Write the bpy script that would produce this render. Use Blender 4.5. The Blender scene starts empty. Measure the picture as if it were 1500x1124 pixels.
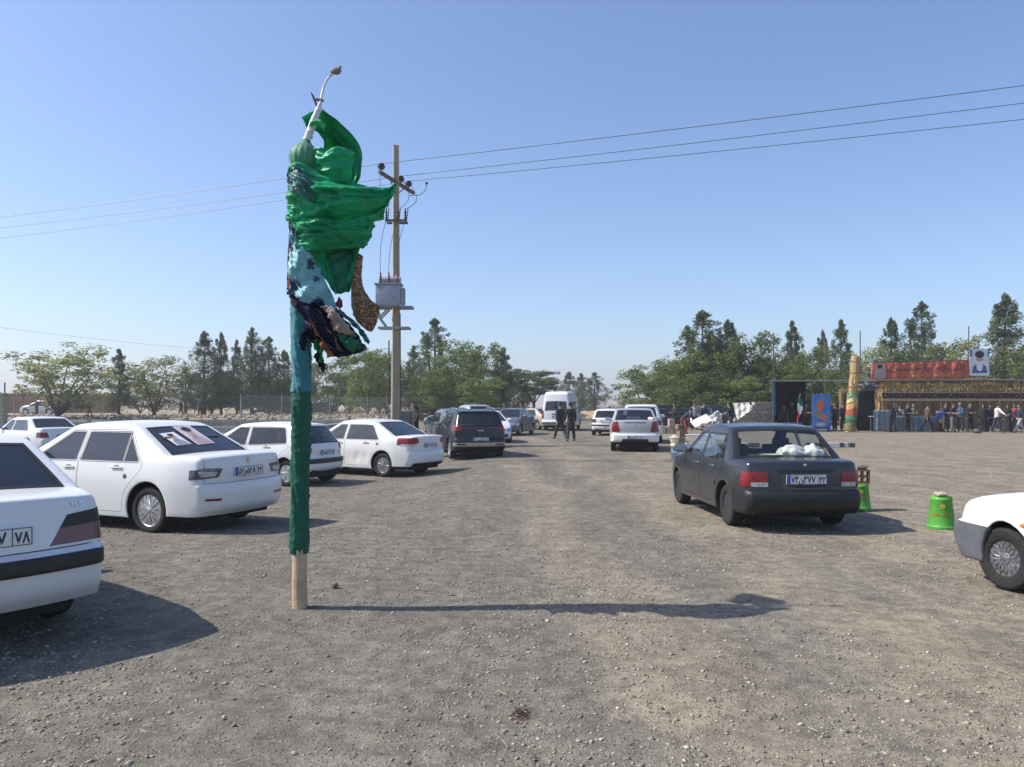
import bpy, bmesh, math, random
import numpy as np
from mathutils import Vector, Matrix, Quaternion, noise as mnoise
from mathutils.geometry import delaunay_2d_cdt
from mathutils.bvhtree import BVHTree

S = bpy.context.scene
COL = S.collection
R = math.radians
random.seed(7)

# ------------------------------------------------------------------ camera, sky, sun, exposure
CAMH, FPX, HORY, W0 = 1.62, 1120.0, 594.0, 750.0
cam_data = bpy.data.cameras.new('camera')
cam = bpy.data.objects.new('camera', cam_data)
COL.objects.link(cam)
cam.location = (0, 0, CAMH)
cam.rotation_euler = (R(90), 0, 0)
cam_data.sensor_width = 36.0
cam_data.lens = 36.0 * FPX / 1500.0
cam_data.shift_y = (HORY - 562.0) / 1500.0
cam_data.clip_start = 0.1
cam_data.clip_end = 30000
S.camera = cam

SUN_EL, SUN_AZ = R(47), R(-91.0)          # azimuth from +Y towards +X
sun_dir = Vector((math.sin(SUN_AZ) * math.cos(SUN_EL), math.cos(SUN_AZ) * math.cos(SUN_EL), math.sin(SUN_EL)))
world = bpy.data.worlds.new('World')
S.world = world
world.use_nodes = True
wn = world.node_tree
bg = wn.nodes['Background']
sky = wn.nodes.new('ShaderNodeTexSky')
sky.sky_type = 'NISHITA'
sky.sun_disc = False
sky.sun_elevation = SUN_EL
sky.sun_rotation = SUN_AZ
sky.altitude = 500
sky.air_density = 1.0
sky.dust_density = 1.9
sky.ozone_density = 4.5
tint = wn.nodes.new('ShaderNodeMix')          # a touch less green, as the phone's white balance has it
tint.data_type = 'RGBA'
tint.blend_type = 'MULTIPLY'
tint.inputs[0].default_value = 1.0
tint.inputs[7].default_value = (0.985, 0.985, 1.03, 1)
wn.links.new(sky.outputs['Color'], tint.inputs[6])
wn.links.new(tint.outputs[2], bg.inputs['Color'])
bg.inputs['Strength'].default_value = 0.15
sl = bpy.data.lights.new('sun', 'SUN')
sl.energy = 4.7
sl.angle = R(0.55)
sl.color = (1.0, 0.93, 0.83)
so = bpy.data.objects.new('sun', sl)
COL.objects.link(so)
so.rotation_euler = (-sun_dir).to_track_quat('-Z', 'Y').to_euler()
S.view_settings.view_transform = 'Standard'
S.view_settings.look = 'None'
S.view_settings.exposure = 0.36
S.view_settings.gamma = 1.0
S.cycles.max_bounces = 8
S.cycles.transparent_max_bounces = 16
S.cycles.sample_clamp_indirect = 4.0


def gx(px, d):
    return (px - W0) / FPX * d


def gz(py, d):
    return CAMH + (HORY - py) / FPX * d


def gd(py, z=0.0):
    return FPX * (CAMH - z) / (py - HORY)


# ------------------------------------------------------------------ materials
MATS = {}


def mat(name, col, rough=0.6, metal=0.0, coat=0.0, var=0.0, vscale=8.0, bump=0.0, bscale=40.0, trans=None, spec=0.5,
        col2=None, sheen=0.0, coat_rough=0.08):
    if name in MATS:
        return MATS[name]
    m = bpy.data.materials.new(name)
    m.use_nodes = True
    nt = m.node_tree
    b = nt.nodes['Principled BSDF']
    b.inputs['Base Color'].default_value = (*col, 1)
    b.inputs['Roughness'].default_value = rough
    b.inputs['Metallic'].default_value = metal
    b.inputs['Coat Weight'].default_value = coat
    b.inputs['Coat Roughness'].default_value = coat_rough
    b.inputs['Specular IOR Level'].default_value = spec
    if sheen:
        b.inputs['Sheen Weight'].default_value = sheen
    tc = nt.nodes.new('ShaderNodeTexCoord')
    if var > 0 or col2:
        n = nt.nodes.new('ShaderNodeTexNoise')
        n.inputs['Scale'].default_value = vscale
        n.inputs['Detail'].default_value = 5
        n.inputs['Roughness'].default_value = 0.62
        nt.links.new(tc.outputs['Object'], n.inputs['Vector'])
        rp = nt.nodes.new('ShaderNodeValToRGB')
        c2 = col2 if col2 else tuple(max(0, c * (1 + var)) for c in col)
        c1 = col if col2 else tuple(c * (1 - var) for c in col)
        rp.color_ramp.elements[0].position = 0.33
        rp.color_ramp.elements[1].position = 0.68
        rp.color_ramp.elements[0].color = (*c1, 1)
        rp.color_ramp.elements[1].color = (*c2, 1)
        nt.links.new(n.outputs['Fac'], rp.inputs['Fac'])
        nt.links.new(rp.outputs['Color'], b.inputs['Base Color'])
    if bump > 0:
        n2 = nt.nodes.new('ShaderNodeTexNoise')
        n2.inputs['Scale'].default_value = bscale
        n2.inputs['Detail'].default_value = 6
        nt.links.new(tc.outputs['Object'], n2.inputs['Vector'])
        bp = nt.nodes.new('ShaderNodeBump')
        bp.inputs['Strength'].default_value = bump
        bp.inputs['Distance'].default_value = 0.02
        nt.links.new(n2.outputs['Fac'], bp.inputs['Height'])
        nt.links.new(bp.outputs['Normal'], b.inputs['Normal'])
    MATS[name] = m
    return m


def glass_mat(name, tint, alpha, rough=0.03):
    """thin car glass: part transparent with a tint, part mirror"""
    if name in MATS:
        return MATS[name]
    m = bpy.data.materials.new(name)
    m.use_nodes = True
    nt = m.node_tree
    out = nt.nodes['Material Output']
    nt.nodes.remove(nt.nodes['Principled BSDF'])
    tr = nt.nodes.new('ShaderNodeBsdfTransparent')
    tr.inputs['Color'].default_value = (*tint, 1)
    df = nt.nodes.new('ShaderNodeBsdfDiffuse')
    df.inputs['Color'].default_value = (0.05, 0.055, 0.06, 1)
    gl = nt.nodes.new('ShaderNodeBsdfGlossy')
    gl.inputs['Roughness'].default_value = rough
    gl.inputs['Color'].default_value = (0.95, 0.97, 1, 1)
    m1 = nt.nodes.new('ShaderNodeMixShader')
    m1.inputs[0].default_value = alpha
    nt.links.new(tr.outputs[0], m1.inputs[1])
    nt.links.new(df.outputs[0], m1.inputs[2])
    fr = nt.nodes.new('ShaderNodeLayerWeight')
    fr.inputs['Blend'].default_value = 0.5
    pw = nt.nodes.new('ShaderNodeMath')
    pw.operation = 'POWER'
    pw.inputs[1].default_value = 4.0
    nt.links.new(fr.outputs['Facing'], pw.inputs[0])
    ad = nt.nodes.new('ShaderNodeMath')
    ad.operation = 'MULTIPLY_ADD'
    ad.inputs[1].default_value = 0.85
    ad.inputs[2].default_value = 0.07
    ad.use_clamp = True
    nt.links.new(pw.outputs[0], ad.inputs[0])
    m2 = nt.nodes.new('ShaderNodeMixShader')
    nt.links.new(ad.outputs[0], m2.inputs[0])
    nt.links.new(m1.outputs[0], m2.inputs[1])
    nt.links.new(gl.outputs[0], m2.inputs[2])
    nt.links.new(m2.outputs[0], out.inputs['Surface'])
    MATS[name] = m
    return m


def paint(name, col, rough=0.32, dust=0.25, coat=0.6, metal=0.0):
    """car paint with a film of road dust in patches"""
    if name in MATS:
        return MATS[name]
    m = mat(name, col, rough, metal, coat, coat_rough=0.12)
    nt = m.node_tree
    b = nt.nodes['Principled BSDF']
    tc = nt.nodes.new('ShaderNodeTexCoord')
    n = nt.nodes.new('ShaderNodeTexNoise')
    n.inputs['Scale'].default_value = 2.4
    n.inputs['Detail'].default_value = 8
    n.inputs['Roughness'].default_value = 0.7
    nt.links.new(tc.outputs['Object'], n.inputs['Vector'])
    mp = nt.nodes.new('ShaderNodeMapRange')
    mp.inputs[1].default_value = 0.35
    mp.inputs[2].default_value = 0.75
    mp.inputs[3].default_value = dust * 0.35
    mp.inputs[4].default_value = dust
    nt.links.new(n.outputs['Fac'], mp.inputs[0])
    mx = nt.nodes.new('ShaderNodeMix')
    mx.data_type = 'RGBA'
    mx.inputs[6].default_value = (*col, 1)
    mx.inputs[7].default_value = (0.42, 0.36, 0.29, 1)
    nt.links.new(mp.outputs[0], mx.inputs[0])
    nt.links.new(mx.outputs[2], b.inputs['Base Color'])
    rr = nt.nodes.new('ShaderNodeMapRange')
    rr.inputs[1].default_value = 0.35
    rr.inputs[2].default_value = 0.75
    rr.inputs[3].default_value = rough
    rr.inputs[4].default_value = rough + 0.22
    nt.links.new(n.outputs['Fac'], rr.inputs[0])
    nt.links.new(rr.outputs[0], b.inputs['Roughness'])
    return m


# ------------------------------------------------------------------ object helpers
def link(name, me, m=None, parent=None, smooth=None):
    o = bpy.data.objects.new(name, me)
    COL.objects.link(o)
    if m is not None:
        me.materials.append(m)
    if parent is not None:
        o.parent = parent
    if smooth is not None:
        for p in me.polygons:
            p.use_smooth = True
        me.set_sharp_from_angle(angle=R(smooth))
    return o


def mesh_from(verts, faces, name='mesh'):
    me = bpy.data.meshes.new(name)
    me.from_pydata([tuple(v) for v in verts], [], [tuple(f) for f in faces])
    me.validate()
    me.update()
    return me


def bm_obj(name, bm, m=None, parent=None, smooth=None, recalc=True):
    if recalc:
        bmesh.ops.recalc_face_normals(bm, faces=bm.faces[:])
    me = bpy.data.meshes.new(name)
    bm.to_mesh(me)
    bm.free()
    return link(name, me, m, parent, smooth)


def empty(name, loc=(0, 0, 0), rz=0.0, parent=None):
    o = bpy.data.objects.new(name, None)
    COL.objects.link(o)
    o.location = loc
    o.rotation_euler = (0, 0, rz)
    o.empty_display_size = 0.2
    if parent is not None:
        o.parent = parent
    return o


def tag(o, label=None, cat=None, group=None, kind=None):
    for k, v in (('label', label), ('category', cat), ('group', group), ('kind', kind)):
        if v is not None:
            o[k] = v
    return o


def kids(o):
    return [c for c in bpy.data.objects if c.parent == o]


CHILD = {}


def copy_tree(o, parent=None, skip=()):
    c = o.copy()
    COL.objects.link(c)
    if parent is not None:
        c.parent = parent
    for ch in list(o.children):
        if ch.name.split('.')[0] in skip:
            continue
        copy_tree(ch, c, skip)
    return c


def box(bm, c, s, rot=None, bev=0.0):
    M = Matrix.Translation(c)
    if rot is not None:
        M = M @ (Matrix.Rotation(rot, 4, 'Z') if isinstance(rot, (int, float)) else rot)
    r = bmesh.ops.create_cube(bm, size=1.0, matrix=M @ Matrix.Diagonal((s[0], s[1], s[2], 1)))
    if bev > 0:
        es = list({e for v in r['verts'] for e in v.link_edges})
        bmesh.ops.bevel(bm, geom=es, offset=bev, segments=2, affect='EDGES', profile=0.6)
    return bm


def tube(bm, pts, rad, seg=6, caps=True):
    """tube along points; rad is a number or a list"""
    pts = [Vector(p) for p in pts]
    n = len(pts)
    rads = rad if isinstance(rad, (list, tuple)) else [rad] * n
    prev = None
    rings = []
    for i, p in enumerate(pts):
        t = (pts[min(i + 1, n - 1)] - pts[max(i - 1, 0)])
        if t.length < 1e-9:
            t = Vector((0, 0, 1))
        t.normalize()
        if prev is None:
            a = t.orthogonal().normalized()
        else:
            a = prev - t * prev.dot(t)
            a = a.normalized() if a.length > 1e-6 else t.orthogonal().normalized()
        prev = a
        b = t.cross(a)
        rings.append([bm.verts.new(p + (a * math.cos(2 * math.pi * k / seg) + b * math.sin(2 * math.pi * k / seg)) * rads[i]) for k in range(seg)])
    for i in range(n - 1):
        for k in range(seg):
            bm.faces.new((rings[i][k], rings[i][(k + 1) % seg], rings[i + 1][(k + 1) % seg], rings[i + 1][k]))
    if caps and seg > 2:
        bm.faces.new(rings[0][::-1])
        bm.faces.new(rings[-1])
    return bm


def lathe(bm, prof, seg=24, axis='Z', M=None, closed=False):
    """profile of (r, h) spun about an axis"""
    rings = []
    for (r, h) in prof:
        ring = []
        for k in range(seg):
            a = 2 * math.pi * k / seg
            if axis == 'Z':
                v = Vector((r * math.cos(a), r * math.sin(a), h))
            else:
                v = Vector((r * math.cos(a), h, r * math.sin(a)))
            ring.append(bm.verts.new(M @ v if M else v))
        rings.append(ring)
    n = len(rings)
    for i in range(n if closed else n - 1):
        for k in range(seg):
            bm.faces.new((rings[i][k], rings[i][(k + 1) % seg], rings[(i + 1) % n][(k + 1) % seg], rings[(i + 1) % n][k]))
    if not closed:
        if prof[0][0] > 1e-5:
            bm.faces.new(rings[0][::-1])
        if prof[-1][0] > 1e-5:
            bm.faces.new(rings[-1])
    return bm


def prism(bm, poly, y0, y1, axis='Y', M=None):
    """polygon (a,b) extruded along an axis"""
    def mk(a, b, y):
        v = {'Y': Vector((a, y, b)), 'Z': Vector((a, b, y)), 'X': Vector((y, a, b))}[axis]
        return bm.verts.new(M @ v if M else v)
    A = [mk(a, b, y0) for a, b in poly]
    B = [mk(a, b, y1) for a, b in poly]
    n = len(poly)
    bm.faces.new(A)
    bm.faces.new(B[::-1])
    for i in range(n):
        bm.faces.new((A[i], B[i], B[(i + 1) % n], A[(i + 1) % n]))
    return bm


def ico(bm, c, r, sub=1, jit=0.0, sq=(1, 1, 1)):
    res = bmesh.ops.create_icosphere(bm, subdivisions=sub, radius=1.0)
    for v in res['verts']:
        k = 1 + random.uniform(-jit, jit)
        v.co = Vector((v.co.x * r * sq[0] * k, v.co.y * r * sq[1] * k, v.co.z * r * sq[2] * k)) + Vector(c)
    return bm


def text_mesh(body, size, depth=0.002, align='CENTER', bold=0.0):
    cu = bpy.data.curves.new('text', 'FONT')
    cu.body = body
    cu.size = size
    cu.extrude = depth
    cu.offset = bold
    cu.align_x = align
    cu.align_y = 'CENTER'
    cu.resolution_u = 3
    o = bpy.data.objects.new('text', cu)
    COL.objects.link(o)
    dg = bpy.context.evaluated_depsgraph_get()
    dg.update()
    me = bpy.data.meshes.new_from_object(o.evaluated_get(dg))
    bpy.data.objects.remove(o)
    return me


def bake(o):
    """turn an object's modifiers into its mesh"""
    dg = bpy.context.evaluated_depsgraph_get()
    dg.update()
    me = bpy.data.meshes.new_from_object(o.evaluated_get(dg))
    o.modifiers.clear()
    o.data = me
    return o
# ------------------------------------------------------------------ shared materials
M_UNDER = mat('underbody', (0.012, 0.012, 0.013), 0.9)
M_RUBBER = mat('rubber', (0.015, 0.0145, 0.014), 0.85, var=0.3, vscale=20, bump=0.15, bscale=60)
M_SEAL = mat('seal', (0.012, 0.012, 0.013), 0.55)
M_TRIM = mat('black_plastic', (0.013, 0.0135, 0.015), 0.5, var=0.3, vscale=12)
M_GREYTRIM = mat('grey_plastic', (0.10, 0.105, 0.12), 0.6, var=0.15, vscale=10)
M_SEAT = mat('seat_cloth', (0.04, 0.042, 0.047), 0.95)
M_SEATL = mat('seat_cloth_light', (0.16, 0.155, 0.14), 0.95)
M_DASH = mat('dashboard', (0.03, 0.03, 0.032), 0.8)
M_CHROME = mat('chrome', (0.6, 0.61, 0.63), 0.22, 1.0)
M_ALLOY = mat('alloy', (0.48, 0.49, 0.50), 0.34, 0.85, var=0.12, vscale=30)
M_STEELW = mat('steel_wheel', (0.05, 0.052, 0.056), 0.5, 0.4, var=0.3, vscale=30)
M_PLATE = mat('plate_white', (0.70, 0.71, 0.72), 0.5)
M_PLATEB = mat('plate_blue', (0.03, 0.09, 0.42), 0.5)
M_PLATET = mat('plate_text', (0.01, 0.01, 0.012), 0.6)
M_TAIL = mat('tail_red', (0.19, 0.006, 0.008), 0.25, coat=0.25, var=0.35, vscale=14)
M_TAILD = mat('tail_dark_red', (0.12, 0.010, 0.012), 0.22, coat=0.6)
M_TAILW = mat('tail_clear', (0.42, 0.43, 0.45), 0.15, 0.3, coat=0.8, var=0.5, vscale=25)
M_TAILSM = mat('tail_smoked', (0.09, 0.09, 0.10), 0.15, 0.4, coat=0.8, var=0.6, vscale=25)
M_AMBER = mat('amber', (0.60, 0.16, 0.02), 0.25, coat=0.5)
M_HEADL = mat('headlight', (0.36, 0.38, 0.42), 0.1, 0.5, coat=1.0, var=0.5, vscale=20)
M_WHITE = paint('white_paint', (0.73, 0.73, 0.72), 0.30, 0.10)
M_WHITE2 = paint('white_paint_cool', (0.71, 0.725, 0.74), 0.30, 0.08)
M_WHITEM = paint('white_paint_matt', (0.74, 0.735, 0.715), 0.5, 0.08, coat=0.3)
M_SILVER = paint('silver_paint', (0.45, 0.46, 0.475), 0.34, 0.12, metal=0.45)
M_NAVY = paint('navy_paint', (0.005, 0.006, 0.012), 0.2, 0.012, coat=0.2)
M_DGREY = paint('graphite_paint', (0.024, 0.026, 0.032), 0.2, 0.015, metal=0.15, coat=0.4)
M_GREYP = paint('grey_paint', (0.085, 0.095, 0.115), 0.28, 0.12, metal=0.3)
M_BLACKP = paint('black_paint', (0.012, 0.012, 0.014), 0.22, 0.10)
M_BEIGEP = paint('beige_paint', (0.34, 0.31, 0.25), 0.35, 0.2, metal=0.2)
G_DARK = glass_mat('glass_tinted', (0.05, 0.055, 0.06), 0.25)
G_MID = glass_mat('glass_smoked', (0.30, 0.33, 0.35), 0.12)
G_CLEAR = glass_mat('glass_clear', (0.86, 0.90, 0.88), 0.03)

# ------------------------------------------------------------------ ground
def smooth(x, a, b):
    t = np.clip((np.asarray(x, float) - a) / (b - a), 0, 1)
    return t * t * (3 - 2 * t)


def Gz(x, y):
    """height of the ground: the left parking strip lies a little lower"""
    return -0.20 * smooth(-np.asarray(x), 0.3, 3.0) * smooth(y, 8, 17) * (1 - smooth(y, 30, 42))


def G(x, y):
    return float(Gz(x, y))


def ground_material():
    m = bpy.data.materials.new('gravel_ground')
    m.use_nodes = True
    nt = m.node_tree
    L = nt.links
    b = nt.nodes['Principled BSDF']
    b.inputs['Roughness'].default_value = 0.95
    b.inputs['Specular IOR Level'].default_value = 0.2
    geo = nt.nodes.new('ShaderNodeNewGeometry')
    pos = geo.outputs['Position']

    def noise(sc, det=6, ro=0.6, vec=None, dist=0.0):
        n = nt.nodes.new('ShaderNodeTexNoise')
        n.inputs['Scale'].default_value = sc
        n.inputs['Detail'].default_value = det
        n.inputs['Roughness'].default_value = ro
        n.inputs['Distortion'].default_value = dist
        L.new(vec if vec else pos, n.inputs['Vector'])
        return n.outputs['Fac']

    def rng(v, a, b_, c=0.0, d=1.0):
        n = nt.nodes.new('ShaderNodeMapRange')
        n.interpolation_type = 'SMOOTHSTEP'
        for i, q in enumerate((a, b_, c, d)):
            n.inputs[i + 1].default_value = q
        L.new(v, n.inputs[0])
        return n.outputs[0]

    def mix(f, a, b_, mode='MIX'):
        n = nt.nodes.new('ShaderNodeMix')
        n.data_type = 'RGBA'
        n.blend_type = mode
        for i, q in ((0, f), (6, a), (7, b_)):
            if isinstance(q, (int, float)):
                n.inputs[i].default_value = q
            elif isinstance(q, tuple):
                n.inputs[i].default_value = (*q, 1)
            else:
                L.new(q, n.inputs[i])
        return n.outputs[2]

    def math_(op, a, b_=0.0, c=0.0):
        n = nt.nodes.new('ShaderNodeMath')
        n.operation = op
        for i, q in enumerate((a, b_, c)):
            if isinstance(q, (int, float)):
                n.inputs[i].default_value = q
            else:
                L.new(q, n.inputs[i])
        return n.outputs[0]
    sep = nt.nodes.new('ShaderNodeSeparateXYZ')
    L.new(pos, sep.inputs[0])
    X, Y = sep.outputs[0], sep.outputs[1]
    # broad patches of bare tan earth between grey gravel
    mp = nt.nodes.new('ShaderNodeMapping')
    mp.inputs['Scale'].default_value = (1, 0.45, 1)
    L.new(pos, mp.inputs['Vector'])
    big = noise(0.42, 7, 0.62, mp.outputs[0], 0.4)
    med = noise(2.2, 6, 0.6)
    side = rng(math_('SUBTRACT', X, math_('MULTIPLY', Y, 0.12)), -3.5, 5.0, -0.15, 0.12)
    far = rng(Y, 9, 40, 0.0, 0.10)
    earth = math_('ADD', math_('ADD', math_('MULTIPLY', big, 0.75), math_('MULTIPLY', med, 0.25)), math_('ADD', side, far))
    # two worn wheel tracks running up the lot
    wob = math_('MULTIPLY', math_('SUBTRACT', noise(0.16, 2), 0.5), 2.2)
    tr = math_('ADD', math_('SUBTRACT', X, math_('MULTIPLY', Y, -0.06)), wob)
    for c0 in (1.35, 3.05):
        t = math_('SUBTRACT', 1.0, rng(math_('ABSOLUTE', math_('SUBTRACT', tr, c0)), 0.15, 0.75))
        earth = math_('ADD', earth, math_('MULTIPLY', t, 0.17))
    fine = math_('MULTIPLY', math_('SUBTRACT', noise(14, 5, 0.7), 0.5), 0.30)
    mask = rng(math_('ADD', earth, fine), 0.42, 0.64)
    grey = mix(rng(noise(5.5, 5), 0.35, 0.7), (0.148, 0.137, 0.116), (0.212, 0.195, 0.163))
    tan = mix(rng(noise(1.3, 6), 0.3, 0.7), (0.238, 0.205, 0.155), (0.318, 0.274, 0.208))
    base = mix(mask, grey, tan)
    # chips of stone in three sizes, each with its own tint
    hgt = None
    col = base
    for sc, amt, thr in ((34, 0.50, 0.40), (80, 0.65, 0.42), (190, 0.6, 0.40)):
        v = nt.nodes.new('ShaderNodeTexVoronoi')
        v.inputs['Scale'].default_value = sc
        v.inputs['Randomness'].default_value = 1.0
        L.new(pos, v.inputs['Vector'])
        sp = nt.nodes.new('ShaderNodeSeparateColor')
        L.new(v.outputs['Color'], sp.inputs[0])
        ramp = nt.nodes.new('ShaderNodeValToRGB')
        cr = ramp.color_ramp
        cr.elements[0].color = (0.110, 0.102, 0.082, 1)
        cr.elements[1].color = (0.50, 0.445, 0.355, 1)
        for p_, c_ in ((0.30, (0.165, 0.152, 0.127, 1)), (0.62, (0.250, 0.226, 0.184, 1)), (0.86, (0.36, 0.325, 0.262, 1))):
            e = cr.elements.new(p_)
            e.color = c_
        L.new(sp.outputs[0], ramp.inputs['Fac'])
        inside = rng(v.outputs['Distance'], thr, thr * 0.72)
        pick = rng(sp.outputs[1], 0.25, 0.45)
        f = math_('MULTIPLY', math_('MULTIPLY', inside, pick), math_('MULTIPLY', math_('SUBTRACT', 1.0, math_('MULTIPLY', mask, 0.62)), amt))
        col = mix(f, col, ramp.outputs['Color'])
        h = math_('MULTIPLY', math_('MULTIPLY', rng(v.outputs['Distance'], thr, 0.0), math_('ADD', sp.outputs[2], 0.3)), 1.0 / sc)
        hgt = h if hgt is None else math_('ADD', hgt, h)
    col = mix(rng(noise(38, 4, 0.7), 0.3, 0.75), mix(0.35, col, (0.09, 0.082, 0.072)), col)
    # handfuls of darker and lighter grit
    col = mix(rng(noise(6.5, 9, 0.78), 0.36, 0.64), mix(1.0, col, (0.70, 0.70, 0.71), 'MULTIPLY'), mix(1.0, col, (1.20, 1.19, 1.17), 'MULTIPLY'))
    col = mix(rng(noise(1.7, 6, 0.7, mp.outputs[0]), 0.38, 0.62), mix(1.0, col, (0.84, 0.84, 0.85), 'MULTIPLY'), mix(1.0, col, (1.08, 1.08, 1.06), 'MULTIPLY'))
    # damp streak that crosses the lot, and a small dark spill near the camera
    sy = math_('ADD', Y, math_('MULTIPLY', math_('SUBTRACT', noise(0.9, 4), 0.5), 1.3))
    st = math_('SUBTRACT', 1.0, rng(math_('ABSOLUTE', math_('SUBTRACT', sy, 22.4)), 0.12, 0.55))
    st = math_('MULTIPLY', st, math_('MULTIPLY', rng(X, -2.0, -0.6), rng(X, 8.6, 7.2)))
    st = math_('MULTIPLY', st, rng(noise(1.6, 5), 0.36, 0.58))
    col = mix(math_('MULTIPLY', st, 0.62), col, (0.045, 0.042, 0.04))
    dx = math_('SUBTRACT', X, 0.05)
    dy = math_('SUBTRACT', Y, 4.03)
    dd = math_('SQRT', math_('ADD', math_('MULTIPLY', dx, dx), math_('MULTIPLY', dy, math_('MULTIPLY', dy, 0.6))))
    dd = math_('ADD', dd, math_('MULTIPLY', math_('SUBTRACT', noise(30, 5), 0.5), 0.10))
    col = mix(rng(dd, 0.10, 0.02, 0.0, 0.8), col, (0.055, 0.028, 0.022))
    # far plain: dry straw and bare soil
    plain = mix(rng(noise(0.05, 6), 0.35, 0.65), (0.30, 0.235, 0.155), (0.42, 0.33, 0.21))
    col = mix(rng(Y, 75, 140), col, plain)
    L.new(col, b.inputs['Base Color'])
    bp = nt.nodes.new('ShaderNodeBump')
    bp.inputs['Strength'].default_value = 0.75
    bp.inputs['Distance'].default_value = 0.34
    hh = math_('ADD', hgt, math_('MULTIPLY', noise(9, 6, 0.65), 0.05))
    L.new(hh, bp.inputs['Height'])
    L.new(bp.outputs['Normal'], b.inputs['Normal'])
    return m


def build_ground():
    ys = np.concatenate([np.arange(-14, 14, 0.16), 14 * 1.045 ** np.arange(0, 75), [500, 700, 1000, 1500, 1950]])
    xs0 = np.concatenate([np.arange(0, 12, 0.16), 12 * 1.06 ** np.arange(0, 60), [600, 900, 1500, 2500]])
    xs = np.concatenate([-xs0[:0:-1], xs0])
    Xg, Yg = np.meshgrid(xs, ys)
    Z = Gz(Xg, Yg)
    fade = (1 - smooth(np.hypot(Xg, Yg), 14, 30))
    zz = np.zeros_like(Z)
    for i in range(Xg.shape[0]):
        if ys[i] < 30:
            for j in range(Xg.shape[1]):
                if fade[i, j] > 0:
                    zz[i, j] = mnoise.fractal((Xg[i, j] * 0.8, Yg[i, j] * 0.8, 0), 0.8, 2.1, 4) * 0.016
    Z = Z + zz * fade - 0.006
    co = np.stack([Xg, Yg, Z], -1).reshape(-1, 3)
    nx, ny = len(xs), len(ys)
    idx = np.arange(nx * ny).reshape(ny, nx)
    q = np.stack([idx[:-1, :-1], idx[:-1, 1:], idx[1:, 1:], idx[1:, :-1]], -1).reshape(-1, 4)
    me = bpy.data.meshes.new('ground')
    me.from_pydata(co.tolist(), [], q.tolist())
    me.update()
    for p in me.polygons:
        p.use_smooth = True
    o = link('ground', me, ground_material())
    tag(o, kind='structure')
    return o


build_ground()


def attr_mat(name, rough=0.9, mul=(1, 1, 1), trans=0.0, spec=0.25, objvar=0.0):
    m = bpy.data.materials.new(name)
    m.use_nodes = True
    nt = m.node_tree
    b = nt.nodes['Principled BSDF']
    a = nt.nodes.new('ShaderNodeAttribute')
    a.attribute_name = 'Col'
    mx = nt.nodes.new('ShaderNodeMix')
    mx.data_type = 'RGBA'
    mx.blend_type = 'MULTIPLY'
    mx.inputs[0].default_value = 1
    mx.inputs[7].default_value = (*mul, 1)
    nt.links.new(a.outputs['Color'], mx.inputs[6])
    out = mx.outputs[2]
    if objvar:
        oi = nt.nodes.new('ShaderNodeObjectInfo')
        hs = nt.nodes.new('ShaderNodeHueSaturation')
        mr = nt.nodes.new('ShaderNodeMapRange')
        mr.inputs[3].default_value = 1 - objvar
        mr.inputs[4].default_value = 1 + objvar
        nt.links.new(oi.outputs['Random'], mr.inputs[0])
        nt.links.new(mr.outputs[0], hs.inputs['Value'])
        nt.links.new(out, hs.inputs['Color'])
        out = hs.outputs[0]
    nt.links.new(out, b.inputs['Base Color'])
    b.inputs['Roughness'].default_value = rough
    b.inputs['Specular IOR Level'].default_value = spec
    if trans:
        t = nt.nodes.new('ShaderNodeBsdfTranslucent')
        nt.links.new(out, t.inputs['Color'])
        ms = nt.nodes.new('ShaderNodeMixShader')
        ms.inputs[0].default_value = trans
        o = nt.nodes['Material Output']
        nt.links.new(b.outputs[0], ms.inputs[1])
        nt.links.new(t.outputs[0], ms.inputs[2])
        nt.links.new(ms.outputs[0], o.inputs['Surface'])
    return m


def mesh_np(name, V, F, colors=None):
    """fast mesh from arrays; F is (n, k); colors one per face"""
    me = bpy.data.meshes.new(name)
    n, k = F.shape
    me.vertices.add(len(V))
    me.vertices.foreach_set('co', V.astype(np.float32).ravel())
    me.loops.add(n * k)
    me.loops.foreach_set('vertex_index', F.astype(np.int32).ravel())
    me.polygons.add(n)
    me.polygons.foreach_set('loop_start', np.arange(0, n * k, k, dtype=np.int32))
    me.update(calc_edges=True)
    if colors is not None:
        a = me.attributes.new('Col', 'FLOAT_COLOR', 'FACE')
        c4 = np.concatenate([colors, np.ones((len(colors), 1))], 1).astype(np.float32)
        a.data.foreach_set('color', c4.ravel())
    return me


def rocks_mesh(name, P, Sz, cols, rng, flat_=0.6):
    """many small angular stones as one mesh"""
    bm = bmesh.new()
    bmesh.ops.create_icosphere(bm, subdivisions=1, radius=1.0)
    bv = np.array([v.co[:] for v in bm.verts])
    bf = np.array([[v.index for v in f.verts] for f in bm.faces])
    bm.free()
    n = len(P)
    jit = 1 + rng.uniform(-0.32, 0.32, (n, len(bv), 1))
    v = bv[None] * jit
    v = v * np.stack([rng.uniform(0.7, 1.35, n), rng.uniform(0.7, 1.2, n), rng.uniform(flat_ * 0.6, flat_ * 1.3, n)], -1)[:, None, :]
    a = rng.uniform(0, 2 * np.pi, n)
    ca, sa = np.cos(a)[:, None], np.sin(a)[:, None]
    x, y = v[..., 0] * ca - v[..., 1] * sa, v[..., 0] * sa + v[..., 1] * ca
    t = rng.uniform(-0.4, 0.4, n)[:, None]
    z = v[..., 2] + x * t
    v = np.stack([x, y, z], -1) * Sz[:, None, None] + P[:, None, :]
    F = (bf[None] + (np.arange(n) * len(bv))[:, None, None]).reshape(-1, 3)
    return mesh_np(name, v.reshape(-1, 3), F, np.repeat(cols, len(bf), 0))


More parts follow.
